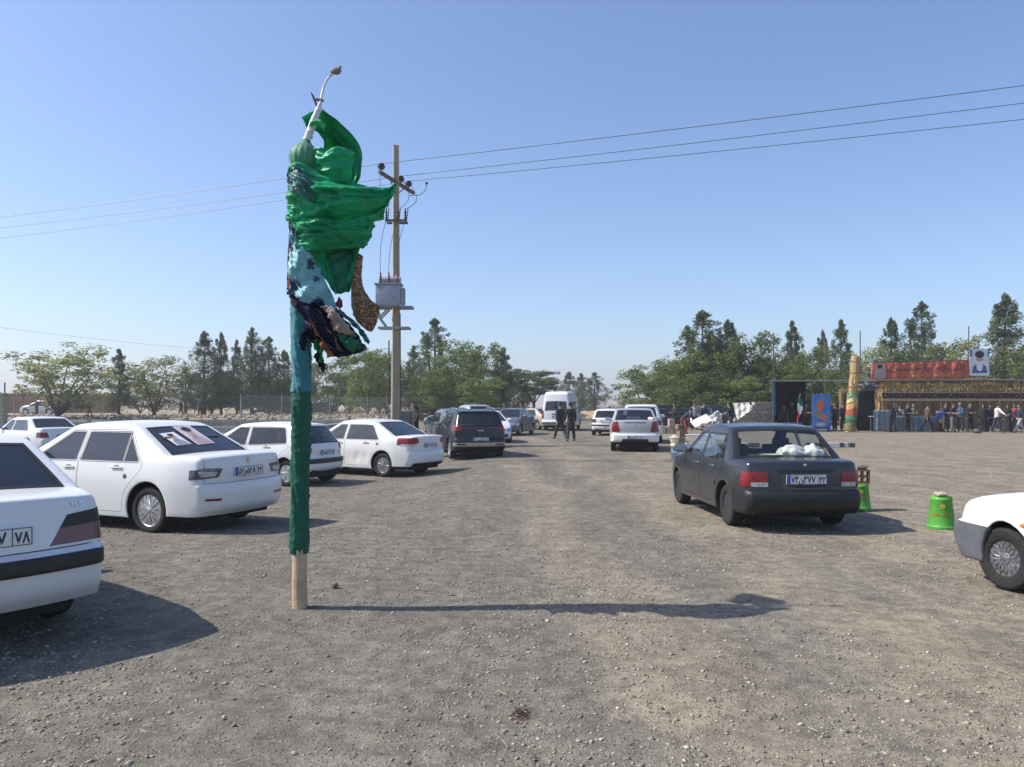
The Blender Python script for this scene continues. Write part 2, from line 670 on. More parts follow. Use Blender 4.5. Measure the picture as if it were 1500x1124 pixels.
def stone_cols(n, rng):
    pal = np.array([[0.15, 0.14, 0.115], [0.21, 0.195, 0.165], [0.27, 0.25, 0.205], [0.33, 0.30, 0.245], [0.42, 0.375, 0.30], [0.47, 0.43, 0.36], [0.24, 0.18, 0.135]])
    c = pal[rng.choice(len(pal), n, p=[0.14, 0.28, 0.27, 0.18, 0.075, 0.015, 0.04])]
    return c * rng.uniform(0.85, 1.15, (n, 1))


def build_gravel():
    rng = np.random.default_rng(5)
    n = 170000
    d = 2.6 * np.exp(rng.uniform(0, 1, n) ** 0.9 * np.log(20 / 2.6))
    x = rng.uniform(-0.74, 0.74, n) * d
    # thinner on the bare earth, thicker in drifts
    nz = np.array([mnoise.noise((x[i] * 0.5, d[i] * 0.28, 3.1)) + 0.5 * mnoise.noise((x[i] * 1.9, d[i] * 1.2, 7.7)) for i in range(n)])
    keep = rng.uniform(0, 1, n) < np.clip(0.62 + nz * 1.1 - 0.08 * (x > 0.1 * d), 0.12, 1)
    x, d = x[keep], d[keep]
    n = len(x)
    sz = 0.0034 * np.exp(rng.normal(0, 0.62, n)) * (0.8 + d * 0.055)
    big = rng.uniform(0, 1, n) < 0.004
    sz[big] *= rng.uniform(1.6, 2.6, big.sum())
    sz = np.clip(sz, 0.002, 0.0165)
    P = np.stack([x, d, Gz(x, d) + sz * 0.15], -1)
    for i in range(n):
        r = math.hypot(x[i], d[i])
        if r < 30:
            P[i, 2] += mnoise.fractal((x[i] * 0.8, d[i] * 0.8, 0), 0.8, 2.1, 4) * 0.016 * (1 - float(smooth(r, 14, 30))) - 0.006
    me = rocks_mesh('gravel', P, sz, stone_cols(n, rng), rng, 0.5)
    o = link('gravel', me, attr_mat('stone_chips', 0.9))
    tag(o, 'loose grey and tan stone chips scattered over the lot', 'gravel', kind='stuff')
    # straws and twigs
    bm = bmesh.new()
    for i in range(260):
        dd = 3 * math.exp(random.random() * 1.9)
        xx = random.uniform(-0.7, 0.7) * dd
        a = random.uniform(0, 6.28)
        l = random.uniform(0.02, 0.09)
        z = G(xx, dd) + 0.006
        tube(bm, [(xx, dd, z), (xx + math.cos(a) * l, dd + math.sin(a) * l, z + random.uniform(0, 0.01))], random.uniform(0.0012, 0.0028), 4)
    o = bm_obj('straw_litter', bm, mat('straw', (0.42, 0.34, 0.2), 0.9))
    tag(o, 'dry straws and twigs lying on the gravel', 'litter', kind='stuff')
    # a small heap of dark dung near the camera
    bm = bmesh.new()
    for i in range(26):
        a, r = random.uniform(0, 6.28), random.uniform(0, 0.045)
        ico(bm, (0.05 + r * math.cos(a), 4.03 + r * 1.4 * math.sin(a), 0.001 + random.uniform(0, 0.004)), random.uniform(0.004, 0.010), 1, 0.3, (1, 1, 0.6))
    o = bm_obj('dirt_clump', bm, mat('dark_dirt', (0.05, 0.026, 0.02), 0.95))
    tag(o, 'small reddish brown clump of dirt on the gravel in front', 'dirt')


build_gravel()

# far hills, hardly darker than the sky
def hills():
    V, F = [], []
    n = 60
    for i in range(n + 1):
        x = -1400 + 2800 * i / n
        h = 13 + 17 * math.exp(-((x - 290) / 200) ** 2) + 8 * mnoise.noise((x * 0.006, 3, 0)) + 4 * mnoise.noise((x * 0.024, 9, 0))
        V += [(x, 1450, -3), (x, 1600, h * 0.75), (x, 1720, h), (x, 1900, -3)]
    for i in range(n):
        for k in range(3):
            F.append((i * 4 + k, i * 4 + 4 + k, i * 4 + 5 + k, i * 4 + 1 + k))
    o = link('hills', mesh_from(V, F), mat('hill_soil', (0.30, 0.25, 0.19), 0.95, var=0.2, vscale=0.01), None, 60)
    tag(o, kind='structure')


hills()
# ------------------------------------------------------------------ trees
LEAF_PINE = attr_mat('pine_needles', 0.75, (1.25, 1.22, 1.10), 0.30, objvar=0.18)
LEAF_BROAD = attr_mat('broad_leaves', 0.6, (1.45, 1.42, 1.15), 0.38, objvar=0.18)
M_BARK = mat('bark', (0.085, 0.065, 0.048), 0.95, var=0.35, vscale=6, bump=0.5, bscale=20)


def leaf_quads(C, Nrm, size, asp, rng, cols):
    """C centres, one leaf-sized quad each, random spin"""
    n = len(C)
    r = rng.normal(0, 1, (n, 3))
    a = np.cross(Nrm, r)
    a /= np.linalg.norm(a, axis=1, keepdims=True) + 1e-9
    b = np.cross(Nrm, a)
    w = (size * asp)[:, None]
    l = size[:, None]
    v = np.stack([C - b * w * 0.5, C + a * l * 0.5 - b * w * 0.1, C + b * w * 0.5, C - a * l * 0.5 + b * w * 0.1], 1)
    return v.reshape(-1, 3), np.arange(n * 4).reshape(n, 4), cols


def crown_mesh(name, clumps, per, leaf, asp, rng, col, cvar, up=0.3):
    """clumps: list of (centre, radii); leaves sit mostly in the outer shell of each clump"""
    Cs, Ns, cs, ss = [], [], [], []
    for c, r in clumps:
        k = max(6, int(per * rng.uniform(0.7, 1.3)))
        d = rng.normal(0, 1, (k, 3))
        d /= np.linalg.norm(d, axis=1, keepdims=True)
        rad = rng.uniform(0.25, 1.0, (k, 1)) ** 0.55
        Cs.append(np.array(c) + d * rad * np.array(r))
        nn = d + rng.normal(0, 0.7, (k, 3)) + np.array([0, 0, up])
        Ns.append(nn / np.linalg.norm(nn, axis=1, keepdims=True))
        tint = rng.uniform(1 - cvar, 1 + cvar)
        warm = rng.uniform(-0.12, 0.12)
        cc = np.array(col) * tint * np.array([1 + warm, 1.0, 1 - warm])
        cs.append(cc[None] * rng.uniform(0.75, 1.25, (k, 1)))
        ss.append(leaf * rng.uniform(0.6, 1.3, k))
    V, F, c = leaf_quads(np.concatenate(Cs), np.concatenate(Ns), np.concatenate(ss), asp, rng, np.concatenate(cs))
    return mesh_np(name, V, F, c)


def pine_variant(seed, H=10.0, R0=2.1, col=(0.081, 0.113, 0.055), skirt=0.10, per=52):
    rng = np.random.default_rng(seed)
    cl = []
    limbs = []
    lead = [(0, 0, 1.0)] + [(rng.uniform(-0.7, 0.7), rng.uniform(-0.6, 0.6), rng.uniform(0.72, 0.93)) for _ in range(rng.integers(0, 3))]
    n = 230
    for i in range(n):
        lx, ly, lh = lead[0] if rng.uniform() < 0.65 else lead[rng.integers(len(lead))]
        t = skirt + (1 - skirt) * rng.uniform(0, 1) ** 1.15
        prof = (1 - t) ** 0.66 * (1.05 + 0.22 * math.sin(t * 15 + seed)) if t > 0.22 else 0.90 * (t / 0.22) ** 0.25
        a = rng.uniform(0, 2 * math.pi)
        bump = 1 + 0.28 * math.sin(a * 3 + t * 9 + seed * 2)
        r = R0 * 1.15 * max(0.03, prof) * bump * rng.uniform(0.15, 1.0) ** 0.7
        z = t * H * lh
        c = (lx * t + r * math.cos(a), ly * t + r * math.sin(a), z + 0.15 * r)
        sz = rng.uniform(0.26, 0.58) * (0.30 + 0.95 * (1 - t))
        cl.append((c, (sz, sz, sz * rng.uniform(1.0, 1.7) + 0.08)))
        if i % 3 == 0 and r > 0.5:
            limbs.append(((lx * t * 0.8, ly * t * 0.8, z - 0.35 * r), c))
    for lx, ly, lh in lead:
        for k in range(5):
            z = H * lh * (0.86 + 0.035 * k)
            cl.append(((lx * z / H, ly * z / H, z), (0.20 - 0.035 * k, 0.20 - 0.035 * k, 0.34)))
    crown = crown_mesh('crown', cl, per, 0.23, 0.26, rng, col, 0.38, -0.2)
    crown.materials.append(LEAF_PINE)
    bm = bmesh.new()
    for lx, ly, lh in lead:
        tube(bm, [(0, 0, 0), (lx * 0.15, ly * 0.15, H * 0.25), (lx * 0.6, ly * 0.6, H * lh * 0.6), (lx, ly, H * lh * 0.97)], [0.17, 0.13, 0.075, 0.012], 7)
    for a, b in limbs:
        tube(bm, [a, b], [0.035, 0.008], 4)
    tr = bpy.data.meshes.new('trunk')
    bm.to_mesh(tr)
    bm.free()
    tr.materials.append(M_BARK)
    return crown, tr


def broad_variant(seed, H=8.0, R0=3.0, col=(0.094, 0.128, 0.041), base=0.22, nlobe=9, per=52, leaf=0.20, lean=0.0, airy=1.0, flat_=False):
    rng = np.random.default_rng(seed)
    cl, limbs = [], []
    lobes = []
    for i in range(nlobe):
        t = base + 0.12 + (0.86 - base - 0.12) * ((i + rng.uniform()) / nlobe)
        a = i * 2.4 + rng.uniform(-0.5, 0.5)
        prof = math.sin(math.pi * min(0.97, max(0.08, (t - base) / (1 - base)))) ** 0.6
        r = R0 * prof * rng.uniform(0.35, 0.72)
        lr = R0 * rng.uniform(0.34, 0.52)
        lobes.append((np.array([r * math.cos(a) + lean * t * H, r * math.sin(a), t * H]), lr))
    for c, lr in lobes:
        limbs.append(((lean * 0.2 * H * base, 0, H * base * 0.8), tuple(c)))
        for k in range(int(20 * airy)):
            d = rng.normal(0, 1, 3)
            d /= np.linalg.norm(d)
            rr = lr * rng.uniform(0.35, 1.12)
            q = c + d * rr * np.array([1, 1, 0.42 if flat_ else 0.8])
            q[2] = max(q[2], base * H * 0.8)
            sz = rng.uniform(0.34, 0.66) * (0.8 if airy < 1 else 1)
            cl.append((tuple(q), (sz * 1.15, sz * 1.15, sz * (0.5 if flat_ else 0.8))))
            if k % 4 == 0:
                limbs.append((tuple(c * 0.8 + np.array([0, 0, c[2] * 0.15])), tuple(q)))
    crown = crown_mesh('crown', cl, per, leaf, 0.55, rng, col, 0.38, 0.1)
    crown.materials.append(LEAF_BROAD)
    bm = bmesh.new()
    tube(bm, [(0, 0, 0), (lean * 0.1 * H, 0.05, H * base * 0.5), (lean * 0.2 * H, 0, H * base * 0.85)], [0.20, 0.15, 0.13], 8)
    for a, b in limbs:
        m_ = (Vector(a) + Vector(b)) / 2 + Vector((0, 0, 0.15))
        tube(bm, [a, m_, b], [0.075 if a[2] < H * base else 0.03, 0.045 if a[2] < H * base else 0.02, 0.012], 5)
    tr = bpy.data.meshes.new('trunk')
    bm.to_mesh(tr)
    bm.free()
    tr.materials.append(M_BARK)
    return crown, tr


PINES = [pine_variant(11), pine_variant(12, R0=1.7), pine_variant(13, R0=2.3), pine_variant(14, R0=1.5, col=(0.094, 0.119, 0.069)), pine_variant(15, R0=2.0, col=(0.074, 0.102, 0.050))]
BROADS = [broad_variant(21, base=0.06), broad_variant(22, base=0.05, col=(0.113, 0.152, 0.044)), broad_variant(23, base=0.07, col=(0.078, 0.113, 0.039)), broad_variant(24, base=0.05, nlobe=11)]
AIRY = [broad_variant(31, base=0.08, airy=0.8, per=38, leaf=0.20, col=(0.180, 0.189, 0.085), lean=0.06, nlobe=12), broad_variant(32, base=0.06, airy=0.8, per=38, leaf=0.20, col=(0.157, 0.171, 0.069), nlobe=11)]
FLAT = [broad_variant(41, base=0.34, flat_=True, per=54, nlobe=10, col=(0.078, 0.107, 0.047))]
KINDS = {'pine': (PINES, 10.0, 2.0, 'pine_tree', 'pine tree'), 'broad': (BROADS, 8.0, 3.0, 'broadleaf_tree', 'tree'), 'airy': (AIRY, 8.0, 3.2, 'broadleaf_tree', 'tree'), 'flat': (FLAT, 8.0, 3.0, 'broadleaf_tree', 'tree')}


def tree(kind, var, px, topy, wpx, d, label, group, z0=0.0):
    vs, H, R0, nm, cat = KINDS[kind]
    crown, tr = vs[var % len(vs)]
    x = gx(px, d)
    h = gz(topy, d) - z0
    sh = h / H
    sw = max(0.45 * sh, (wpx / FPX * d / 2) / (R0 * (1.02 if kind == 'pine' else 0.90)))
    o = empty(nm, (x, d, z0), random.uniform(-0.5, 0.5) + (math.pi if random.random() < 0.3 and kind != 'airy' else 0))
    o.scale = (sw, sw, sh)
    for n_, me in (('trunk', tr), ('crown', crown)):
        c = bpy.data.objects.new(n_, me)
        COL.objects.link(c)
        c.parent = o
    tag(o, label, cat, group)
    return o


GL_, GR_ = 'trees beyond the pool on the left', 'trees behind the stalls on the right'
LEFT = [
    ('airy', 0, 84, 500, 165, 74, 'pale windblown tree at the far left, wide and see-through'),
    ('pine', 1, 174, 513, 54, 80, 'slim pine just right of the pale windblown tree'),
    ('airy', 1, 226, 518, 116, 84, 'bushy olive green tree between the lone slim pine and the pine row'),
    ('pine', 0, 299, 488, 72, 84, 'first pine of the row left of the wrapped pole'),
    ('pine', 3, 324, 490, 56, 86, 'second pine of the row left of the wrapped pole'),
    ('pine', 1, 347, 500, 44, 88, 'short narrow pine, third of the row left of the wrapped pole'),
    ('pine', 4, 369, 483, 69, 86, 'tallest pine in the row left of the wrapped pole'),
    ('pine', 2, 394, 496, 59, 88, 'pine right of the tallest one in the row'),
    ('pine', 0, 416, 515, 59, 90, 'low pine partly behind the wrapped pole'),
    ('pine', 3, 448, 506, 56, 92, 'pine hidden behind the cloth on the wrapped pole'),
    ('broad', 0, 486, 520, 90, 84, 'round leafy tree right of the teal cloth'),
    ('broad', 1, 538, 498, 84, 80, 'bright leafy tree below the brown cloth'),
    ('broad', 2, 566, 505, 66, 86, 'dark leafy tree touching the power pole from the left'),
    ('pine', 1, 606, 508, 56, 84, 'slim pine just right of the power pole'),
    ('pine', 2, 637, 470, 95, 80, 'tall dark pine right of the power pole'),
    ('broad', 3, 676, 492, 100, 76, 'broad leafy tree above the navy sport utility car'),
    ('broad', 0, 712, 500, 70, 78, 'leafy tree above the cars left of the road'),
    ('pine', 4, 738, 512, 67, 80, 'last pine of the left row, beside the flat topped tree'),
    ('flat', 0, 782, 531, 84, 84, 'dark flat topped tree on a bare trunk beside the white van'),
    ('broad', 2, 650, 545, 90, 74, 'low leafy tree behind the navy sport utility car'),
    ('broad', 3, 610, 548, 70, 80, 'low dark tree behind the metal cabinet'),
    ('broad', 1, 700, 548, 80, 72, 'low bushy tree over the parked cars left of the road'),
    ('pine', 2, 272, 540, 51, 96, 'short pine at the left end of the pine row'),
    ('broad', 2, 420, 560, 60, 100, 'low tree between the pine trunks behind the wrapped pole'),
    ('broad', 0, 205, 556, 70, 98, 'low tree far behind the olive bushy tree'),
    ('broad', 1, 310, 540, 80, 97, 'low dense tree behind the first pines of the left row'),
    ('broad', 2, 352, 545, 80, 100, 'low dense tree behind the middle pines of the left row'),
    ('broad', 3, 392, 540, 80, 98, 'low dense tree behind the right pines of the left row'),
    ('broad', 0, 512, 536, 80, 96, 'low dense tree right behind the teal cloth'),
    ('broad', 1, 556, 530, 80, 98, 'low dense tree behind the power pole'),
    ('broad', 2, 632, 528, 90, 90, 'leafy tree behind the tall dark pine'),
    ('broad', 3, 752, 552, 60, 96, 'low tree behind the flat topped tree'),
]
for k, vr, px, ty, w, d, lb in LEFT:
    tree(k, vr, px, ty, w, d, lb, GL_, 0.45 if d > 74 and px < 640 else 0.0)
FARP = [('pine', 0, 834, 546, 51, 135, 'left one of three small pines far down the road'), ('pine', 1, 851, 548, 46, 140, 'middle one of three small pines far down the road'),
        ('pine', 2, 871, 547, 56, 132, 'right one of three small pines far down the road')]
for k, vr, px, ty, w, d, lb in FARP:
    tree(k, vr, px, ty, w, d, lb, 'pines far down the road')
RIGHT = [
    ('broad', 1, 944, 528, 96, 72, 'bright green bushy tree at the left end of the right hand trees'),
    ('broad', 3, 984, 524, 80, 70, 'bushy tree between the bright green one and the tall twin topped pine'),
    ('pine', 2, 1029, 459, 133, 68, 'tallest pine right of the road, leaning branches'),
    ('pine', 0, 1066, 472, 92, 70, 'pine close beside the tallest one right of the road'),
    ('broad', 0, 1100, 484, 104, 66, 'broad leafy tree above the block stack'),
    ('broad', 2, 1128, 506, 70, 69, 'dark leafy tree above the blue edged booth'),
    ('pine', 4, 1160, 474, 72, 72, 'pine above the dark booth'),
    ('pine', 3, 1205, 487, 51, 76, 'slim pale pine above the blue poster'),
    ('pine', 1, 1232, 471, 69, 72, 'dark pointed pine left of the straw column'),
    ('broad', 2, 1186, 522, 90, 64, 'low dark tree behind the booth and poster'),
    ('broad', 3, 1232, 530, 80, 62, 'low dark tree left behind the straw column'),
    ('airy', 1, 1274, 500, 76, 68, 'olive tree just right of the straw column'),
    ('pine', 0, 1305, 469, 72, 72, 'pine above the left half of the red banner'),
    ('pine', 2, 1350, 446, 90, 70, 'tall pine above the middle of the red banner'),
    ('airy', 1, 1396, 487, 100, 66, 'yellowish leafy tree left of the framed portrait'),
    ('pine', 3, 1472, 435, 123, 66, 'grey green pine at the right edge behind the portrait'),
    ('broad', 2, 1330, 532, 100, 60, 'low tree behind the middle of the reed stall'),
    ('broad', 0, 1430, 520, 100, 61, 'low tree behind the right end of the reed stall'),
    ('broad', 3, 1510, 500, 100, 62, 'leafy tree cut by the right edge of the photo'),
    ('broad', 2, 1040, 540, 100, 64, 'low dark tree over the shaded cars'),
    ('broad', 1, 1085, 545, 90, 62, 'low leafy tree behind the man in black'),
    ('broad', 3, 996, 552, 80, 66, 'low bush tree over the cars right of the road'),
    ('broad', 0, 1145, 548, 80, 63, 'low tree right behind the booth'),
    ('broad', 3, 1052, 488, 120, 69, 'full leafy tree between the two tall pines right of the road'),
    ('broad', 1, 1010, 506, 100, 67, 'leafy tree low in front of the tallest pine right of the road'),
    ('broad', 0, 1186, 504, 90, 70, 'leafy tree between the pine above the booth and the slim pale pine'),
    ('broad', 2, 1322, 506, 100, 70, 'dense tree behind the left half of the red banner'),
    ('broad', 3, 1376, 502, 100, 72, 'dense tree behind the right half of the red banner'),
]
for k, vr, px, ty, w, d, lb in RIGHT:
    tree(k, vr, px, ty, w, d, lb, GR_)
# ------------------------------------------------------------------ pool, bank, walls, fences
M_CONC = mat('concrete', (0.33, 0.31, 0.28), 0.9, var=0.18, vscale=3, bump=0.3, bscale=25)
M_CONCD = mat('pole_concrete', (0.38, 0.315, 0.225), 0.9, var=0.16, vscale=2.5, bump=0.3, bscale=18)
M_STEEL = mat('galvanised', (0.30, 0.31, 0.32), 0.5, 0.6, var=0.2, vscale=15)
M_RUST = mat('weathered_steel', (0.13, 0.105, 0.09), 0.75, 0.3, var=0.3, vscale=12)
M_WOOD = mat('pale_wood', (0.46, 0.35, 0.23), 0.8, var=0.22, vscale=7, bump=0.3, bscale=30)
M_STRAW = mat('reed_straw', (0.42, 0.29, 0.13), 0.9, var=0.45, vscale=9, bump=0.5, bscale=40)
M_BLACKC = mat('black_cloth', (0.012, 0.012, 0.014), 0.95)
M_BLUEC = mat('blue_cloth', (0.02, 0.16, 0.26), 0.8, var=0.2)


def water_mat():
    m = mat('pool_water', (0.035, 0.075, 0.060), 0.12, spec=0.5)
    nt = m.node_tree
    n = nt.nodes.new('ShaderNodeTexNoise')
    n.inputs['Scale'].default_value = 2.2
    n.inputs['Detail'].default_value = 4
    g = nt.nodes.new('ShaderNodeNewGeometry')
    nt.links.new(g.outputs['Position'], n.inputs['Vector'])
    b = nt.nodes.new('ShaderNodeBump')
    b.inputs['Strength'].default_value = 0.35
    b.inputs['Distance'].default_value = 0.12
    nt.links.new(n.outputs['Fac'], b.inputs['Height'])
    nt.links.new(b.outputs['Normal'], nt.nodes['Principled BSDF'].inputs['Normal'])
    return m


PX0, PX1, PY0, PY1 = -75.0, -12.5, 46.0, 77.0
bm = bmesh.new()
box(bm, ((PX0 + PX1) / 2, PY0 - 0.2, 0.16), (PX1 - PX0 + 0.8, 0.4, 0.36), bev=0.02)
box(bm, (PX1 + 0.2, (PY0 + PY1) / 2, 0.16), (0.4, PY1 - PY0, 0.36), bev=0.02)
o = bm_obj('pool_rim', bm, M_CONC)
tag(o, 'low grey concrete rim around the green pool', 'wall')
me = mesh_from([(PX0, PY0, 0.24), (PX1, PY0, 0.24), (PX1, PY1, 0.24), (PX0, PY1, 0.24)], [(0, 1, 2, 3)])
tag(link('water', me, water_mat()), kind='structure')
# raised ground behind the pool
bm = bmesh.new()
prof = [(PY1 - 1.2, -0.1), (PY1 - 0.6, 0.30), (PY1 + 1.0, 0.55), (PY1 + 14, 0.60), (PY1 + 60, 0.4), (PY1 + 90, -0.05)]
for (ya, za), (yb, zb) in zip(prof[:-1], prof[1:]):
    bm.faces.new([bm.verts.new(p) for p in ((-190, ya, za), (-10.5, ya, za), (-10.5, yb, zb), (-190, yb, zb))])
for (ya, za), (yb, zb) in zip(prof[:-1], prof[1:]):
    bm.faces.new([bm.verts.new(p) for p in ((-10.5, ya, za), (-8.0, ya, -0.1), (-8.0, yb, -0.1), (-10.5, yb, zb))])
bmesh.ops.remove_doubles(bm, verts=bm.verts[:], dist=1e-4)
o = bm_obj('embankment', bm, mat('bank_soil', (0.30, 0.245, 0.175), 0.95, var=0.25, vscale=0.6))
tag(o, kind='structure')
rng = np.random.default_rng(9)
n = 1500
x = rng.uniform(-60, -9, n)
t = rng.uniform(0, 1, n)
y = PY1 - 0.7 + t * 3.0
z = np.interp(y, [p[0] for p in prof], [p[1] for p in prof])
me = rocks_mesh('rubble', np.stack([x, y, z], -1), rng.uniform(0.07, 0.26, n), np.array([0.27, 0.235, 0.19])[None] * rng.uniform(0.55, 1.3, (n, 1)), rng, 0.7)
tag(link('rubble', me, attr_mat('bank_stones', 0.9)), 'pale rubble stones along the far bank of the pool', 'rubble', kind='stuff')

# brown earth wall far left and a pale gate post
bm = bmesh.new()
xa, xb = gx(-260, 108), gx(172, 108)
box(bm, ((xa + xb) / 2, 108, 1.75), (xb - xa, 0.5, 3.1))
for k in range(14):
    box(bm, (xa + (k + 0.5) * (xb - xa) / 14, 107.68, 1.8), (0.5, 0.14, 3.3))
tag(bm_obj('brick_wall', bm, mat('brown_brick', (0.20, 0.115, 0.075), 0.95, var=0.25, vscale=1.2)), 'long brown wall at the far left behind the trees', 'wall')
bm = bmesh.new()
box(bm, (gx(3, 62), 62, 1.15), (0.55, 0.55, 2.7), bev=0.03)
box(bm, (gx(3, 62), 62, 2.55), (0.7, 0.7, 0.12), bev=0.02)
tag(bm_obj('gate_post', bm, mat('beige_stone', (0.42, 0.34, 0.23), 0.9, var=0.15)), 'pale square masonry post at the left edge', 'post')
bm = bmesh.new()
tube(bm, [(gx(7, 66), 66, 0), (gx(7, 66), 66, 3.6)], 0.06, 6)
tag(bm_obj('post', bm, M_RUST), 'thin dark post at the left edge beside the pale masonry post', 'post')


def fence(name, pts, h, label, rails=(0.08, 0.55, 0.98), pitch=0.16):
    root = empty('chain_link_fence', (pts[0][0], pts[0][1], pts[0][2]))
    o0 = Vector(pts[0])
    for p in pts:
        bm = bmesh.new()
        q = Vector(p) - o0
        tube(bm, [q, q + Vector((0, 0, h + 0.1))], 0.045, 7)
        box(bm, q + Vector((0, 0, h + 0.11)), (0.1, 0.1, 0.02))
        bm_obj('post', bm, M_STEEL, root)
    bm = bmesh.new()
    for a, b in zip(pts[:-1], pts[1:]):
        A, B = Vector(a) - o0, Vector(b) - o0
        L_ = (B - A).length
        for r in rails:
            tube(bm, [A + Vector((0, 0, r * h)), B + Vector((0, 0, r * h))], 0.010, 3, False)
        k = int(L_ / pitch)
        for i in range(-int(h / pitch), k):
            for sgn in (1, -1):
                s0, s1 = i * pitch, i * pitch + h
                z0, z1 = (0, h) if sgn > 0 else (h, 0)
                c0, c1 = max(0, s0), min(L_, s1)
                if c1 - c0 < 0.05:
                    continue
                za = z0 + (z1 - z0) * (c0 - s0) / (s1 - s0)
                zb = z0 + (z1 - z0) * (c1 - s0) / (s1 - s0)
                d = (B - A) / L_
                tube(bm, [A + d * c0 + Vector((0, 0, za + 0.03)), A + d * c1 + Vector((0, 0, zb + 0.03))], 0.0035, 3, False)
    bm_obj('wire_mesh', bm, M_STEEL, root)
    tag(root, label, 'fence')


fp = []
for px, d in ((353, 56), (413, 60), (483, 65.5), (538, 70), (578, 74), (616, 78), (643, 81)):
    fp.append((gx(px, d), d, 0.0))
fence('fence', fp, 2.35, 'chain link fence with steel posts running between the parked cars and the pool')
fence('fence', [(gx(px, 84), 84, 0.5) for px in (20, 86, 151, 218, 285, 352)], 2.0, 'distant chain link fence on the far bank left of the pine row', pitch=0.3)

# dry scrub down the road and behind the van
def scrub(name, n, area, h, col, label):
    r = np.random.default_rng(len(name) + n)
    C = np.stack([r.uniform(area[0], area[1], n), r.uniform(area[2], area[3], n), np.zeros(n)], -1)
    V, F, c = [], [], []
    cl = [((p[0], p[1], h * 0.35), (h * r.uniform(0.6, 1.6), h * r.uniform(0.6, 1.4), h * r.uniform(0.3, 0.6))) for p in C]
    me = crown_mesh(name, cl, 30, h * 0.5, 0.25, r, col, 0.35, 0.2)
    tag(link(name, me, LEAF_PINE), label, 'scrub', kind='stuff')


scrub('dry_scrub', 260, (2, 40, 95, 170), 0.9, (0.26, 0.20, 0.10), 'dry straw coloured scrub on the plain beyond the white van')
scrub('scrub', 160, (-30, 2, 84, 130), 1.3, (0.20, 0.185, 0.09), 'dry yellow green scrub beyond the flat topped tree')
scrub('undergrowth', 160, (14, 62, 70, 84), 1.5, (0.10, 0.11, 0.045), 'undergrowth beneath the trees right of the road')
# sandy mounds right of the van
rng = np.random.default_rng(3)
for i, (px, d, r, h) in enumerate(((868, 88, 6.0, 1.1), (893, 96, 7.0, 1.3), (915, 84, 5.0, 0.9))):
    bm = bmesh.new()
    bmesh.ops.create_grid(bm, x_segments=26, y_segments=18, size=1)
    for v in bm.verts:
        rr = math.hypot(v.co.x, v.co.y)
        z = max(0, 1 - rr * rr) ** 1.3 * h * (0.8 + 0.5 * mnoise.noise((v.co.x * 2 + i * 7, v.co.y * 2, 1)))
        v.co = Vector((gx(px, d) + v.co.x * r, d + v.co.y * r * 0.6, z - 0.03))
    tag(bm_obj('earth_mound', bm, mat('sand_earth', (0.40, 0.29, 0.17), 0.95, var=0.2, vscale=1.5, bump=0.4, bscale=4), None, 60),
        ['sandy earth mound just right of the white van', 'broad sandy earth mound between the van and the white hatchback', 'low sandy mound above the white hatchback'][i], 'mound', 'sandy mounds beside the road')

# ------------------------------------------------------------------ power pole with transformer
PD = 30.7
PXW = gx(580, PD)
pp = empty('power_pole', (PXW, PD, G(PXW, PD)))
tag(pp, 'tall tapered concrete power pole carrying a grey transformer', 'power pole')
bm = bmesh.new()
H = 12.25
rings = []
for i in range(13):
    t = i / 12
    w, dp = 0.175 - 0.07 * t, 0.14 - 0.05 * t
    z = t * H
    rings.append([bm.verts.new(p) for p in ((-w, -dp, z), (-w * 0.5, -dp, z), (-w * 0.42, -dp * 0.72, z), (w * 0.42, -dp * 0.72, z), (w * 0.5, -dp, z), (w, -dp, z), (w, dp, z), (-w, dp, z))])
for a, b in zip(rings[:-1], rings[1:]):
    for k in range(8):
        bm.faces.new((a[k], a[(k + 1) % 8], b[(k + 1) % 8], b[k]))
bm.faces.new(rings[-1])
o = bm_obj('pole', bm, M_CONCD, pp)
o.rotation_euler = (0, 0, R(18))


def PP(px, py, d=PD):
    return Vector((gx(px, d) - PXW, d - PD, gz(py, d) - G(PXW, PD)))


bm = bmesh.new()
A, B = PP(556, 252, 29.24), PP(606, 283, 32.16)
A.y -= 0.0
dirv = (B - A).normalized()
ang = math.atan2(dirv.y, dirv.x)
box(bm, (A + B) / 2, ((B - A).length, 0.11, 0.12), ang)
bm_obj('crossarm', bm, M_RUST, pp)
INS = []
for f in (0.05, 0.60, 0.84):
    p = A + (B - A) * f
    bm = bmesh.new()
    lathe(bm, [(0.02, 0.05), (0.02, 0.14), (0.11, 0.15), (0.12, 0.19), (0.06, 0.21), (0.15, 0.22), (0.16, 0.27), (0.07, 0.29), (0.11, 0.31), (0.10, 0.36), (0.001, 0.39)], 14, 'Z', Matrix.Translation(p))
    bm_obj('insulator', bm, mat('brown_porcelain', (0.030, 0.026, 0.030), 0.25, coat=0.6), pp, 50)
    INS.append(p + Vector((PXW, PD, 0.36 + G(PXW, PD))))
bm = bmesh.new()
tube(bm, [A + (B - A) * 0.3 + Vector((0, 0, -0.05)), PP(580, 275) + Vector((0, 0, -0.3))], 0.025, 4)
tube(bm, [A + (B - A) * 0.7 + Vector((0, 0, -0.05)), PP(580, 275) + Vector((0, 0, -0.3))], 0.025, 4)
bm_obj('brace', bm, M_RUST, pp)
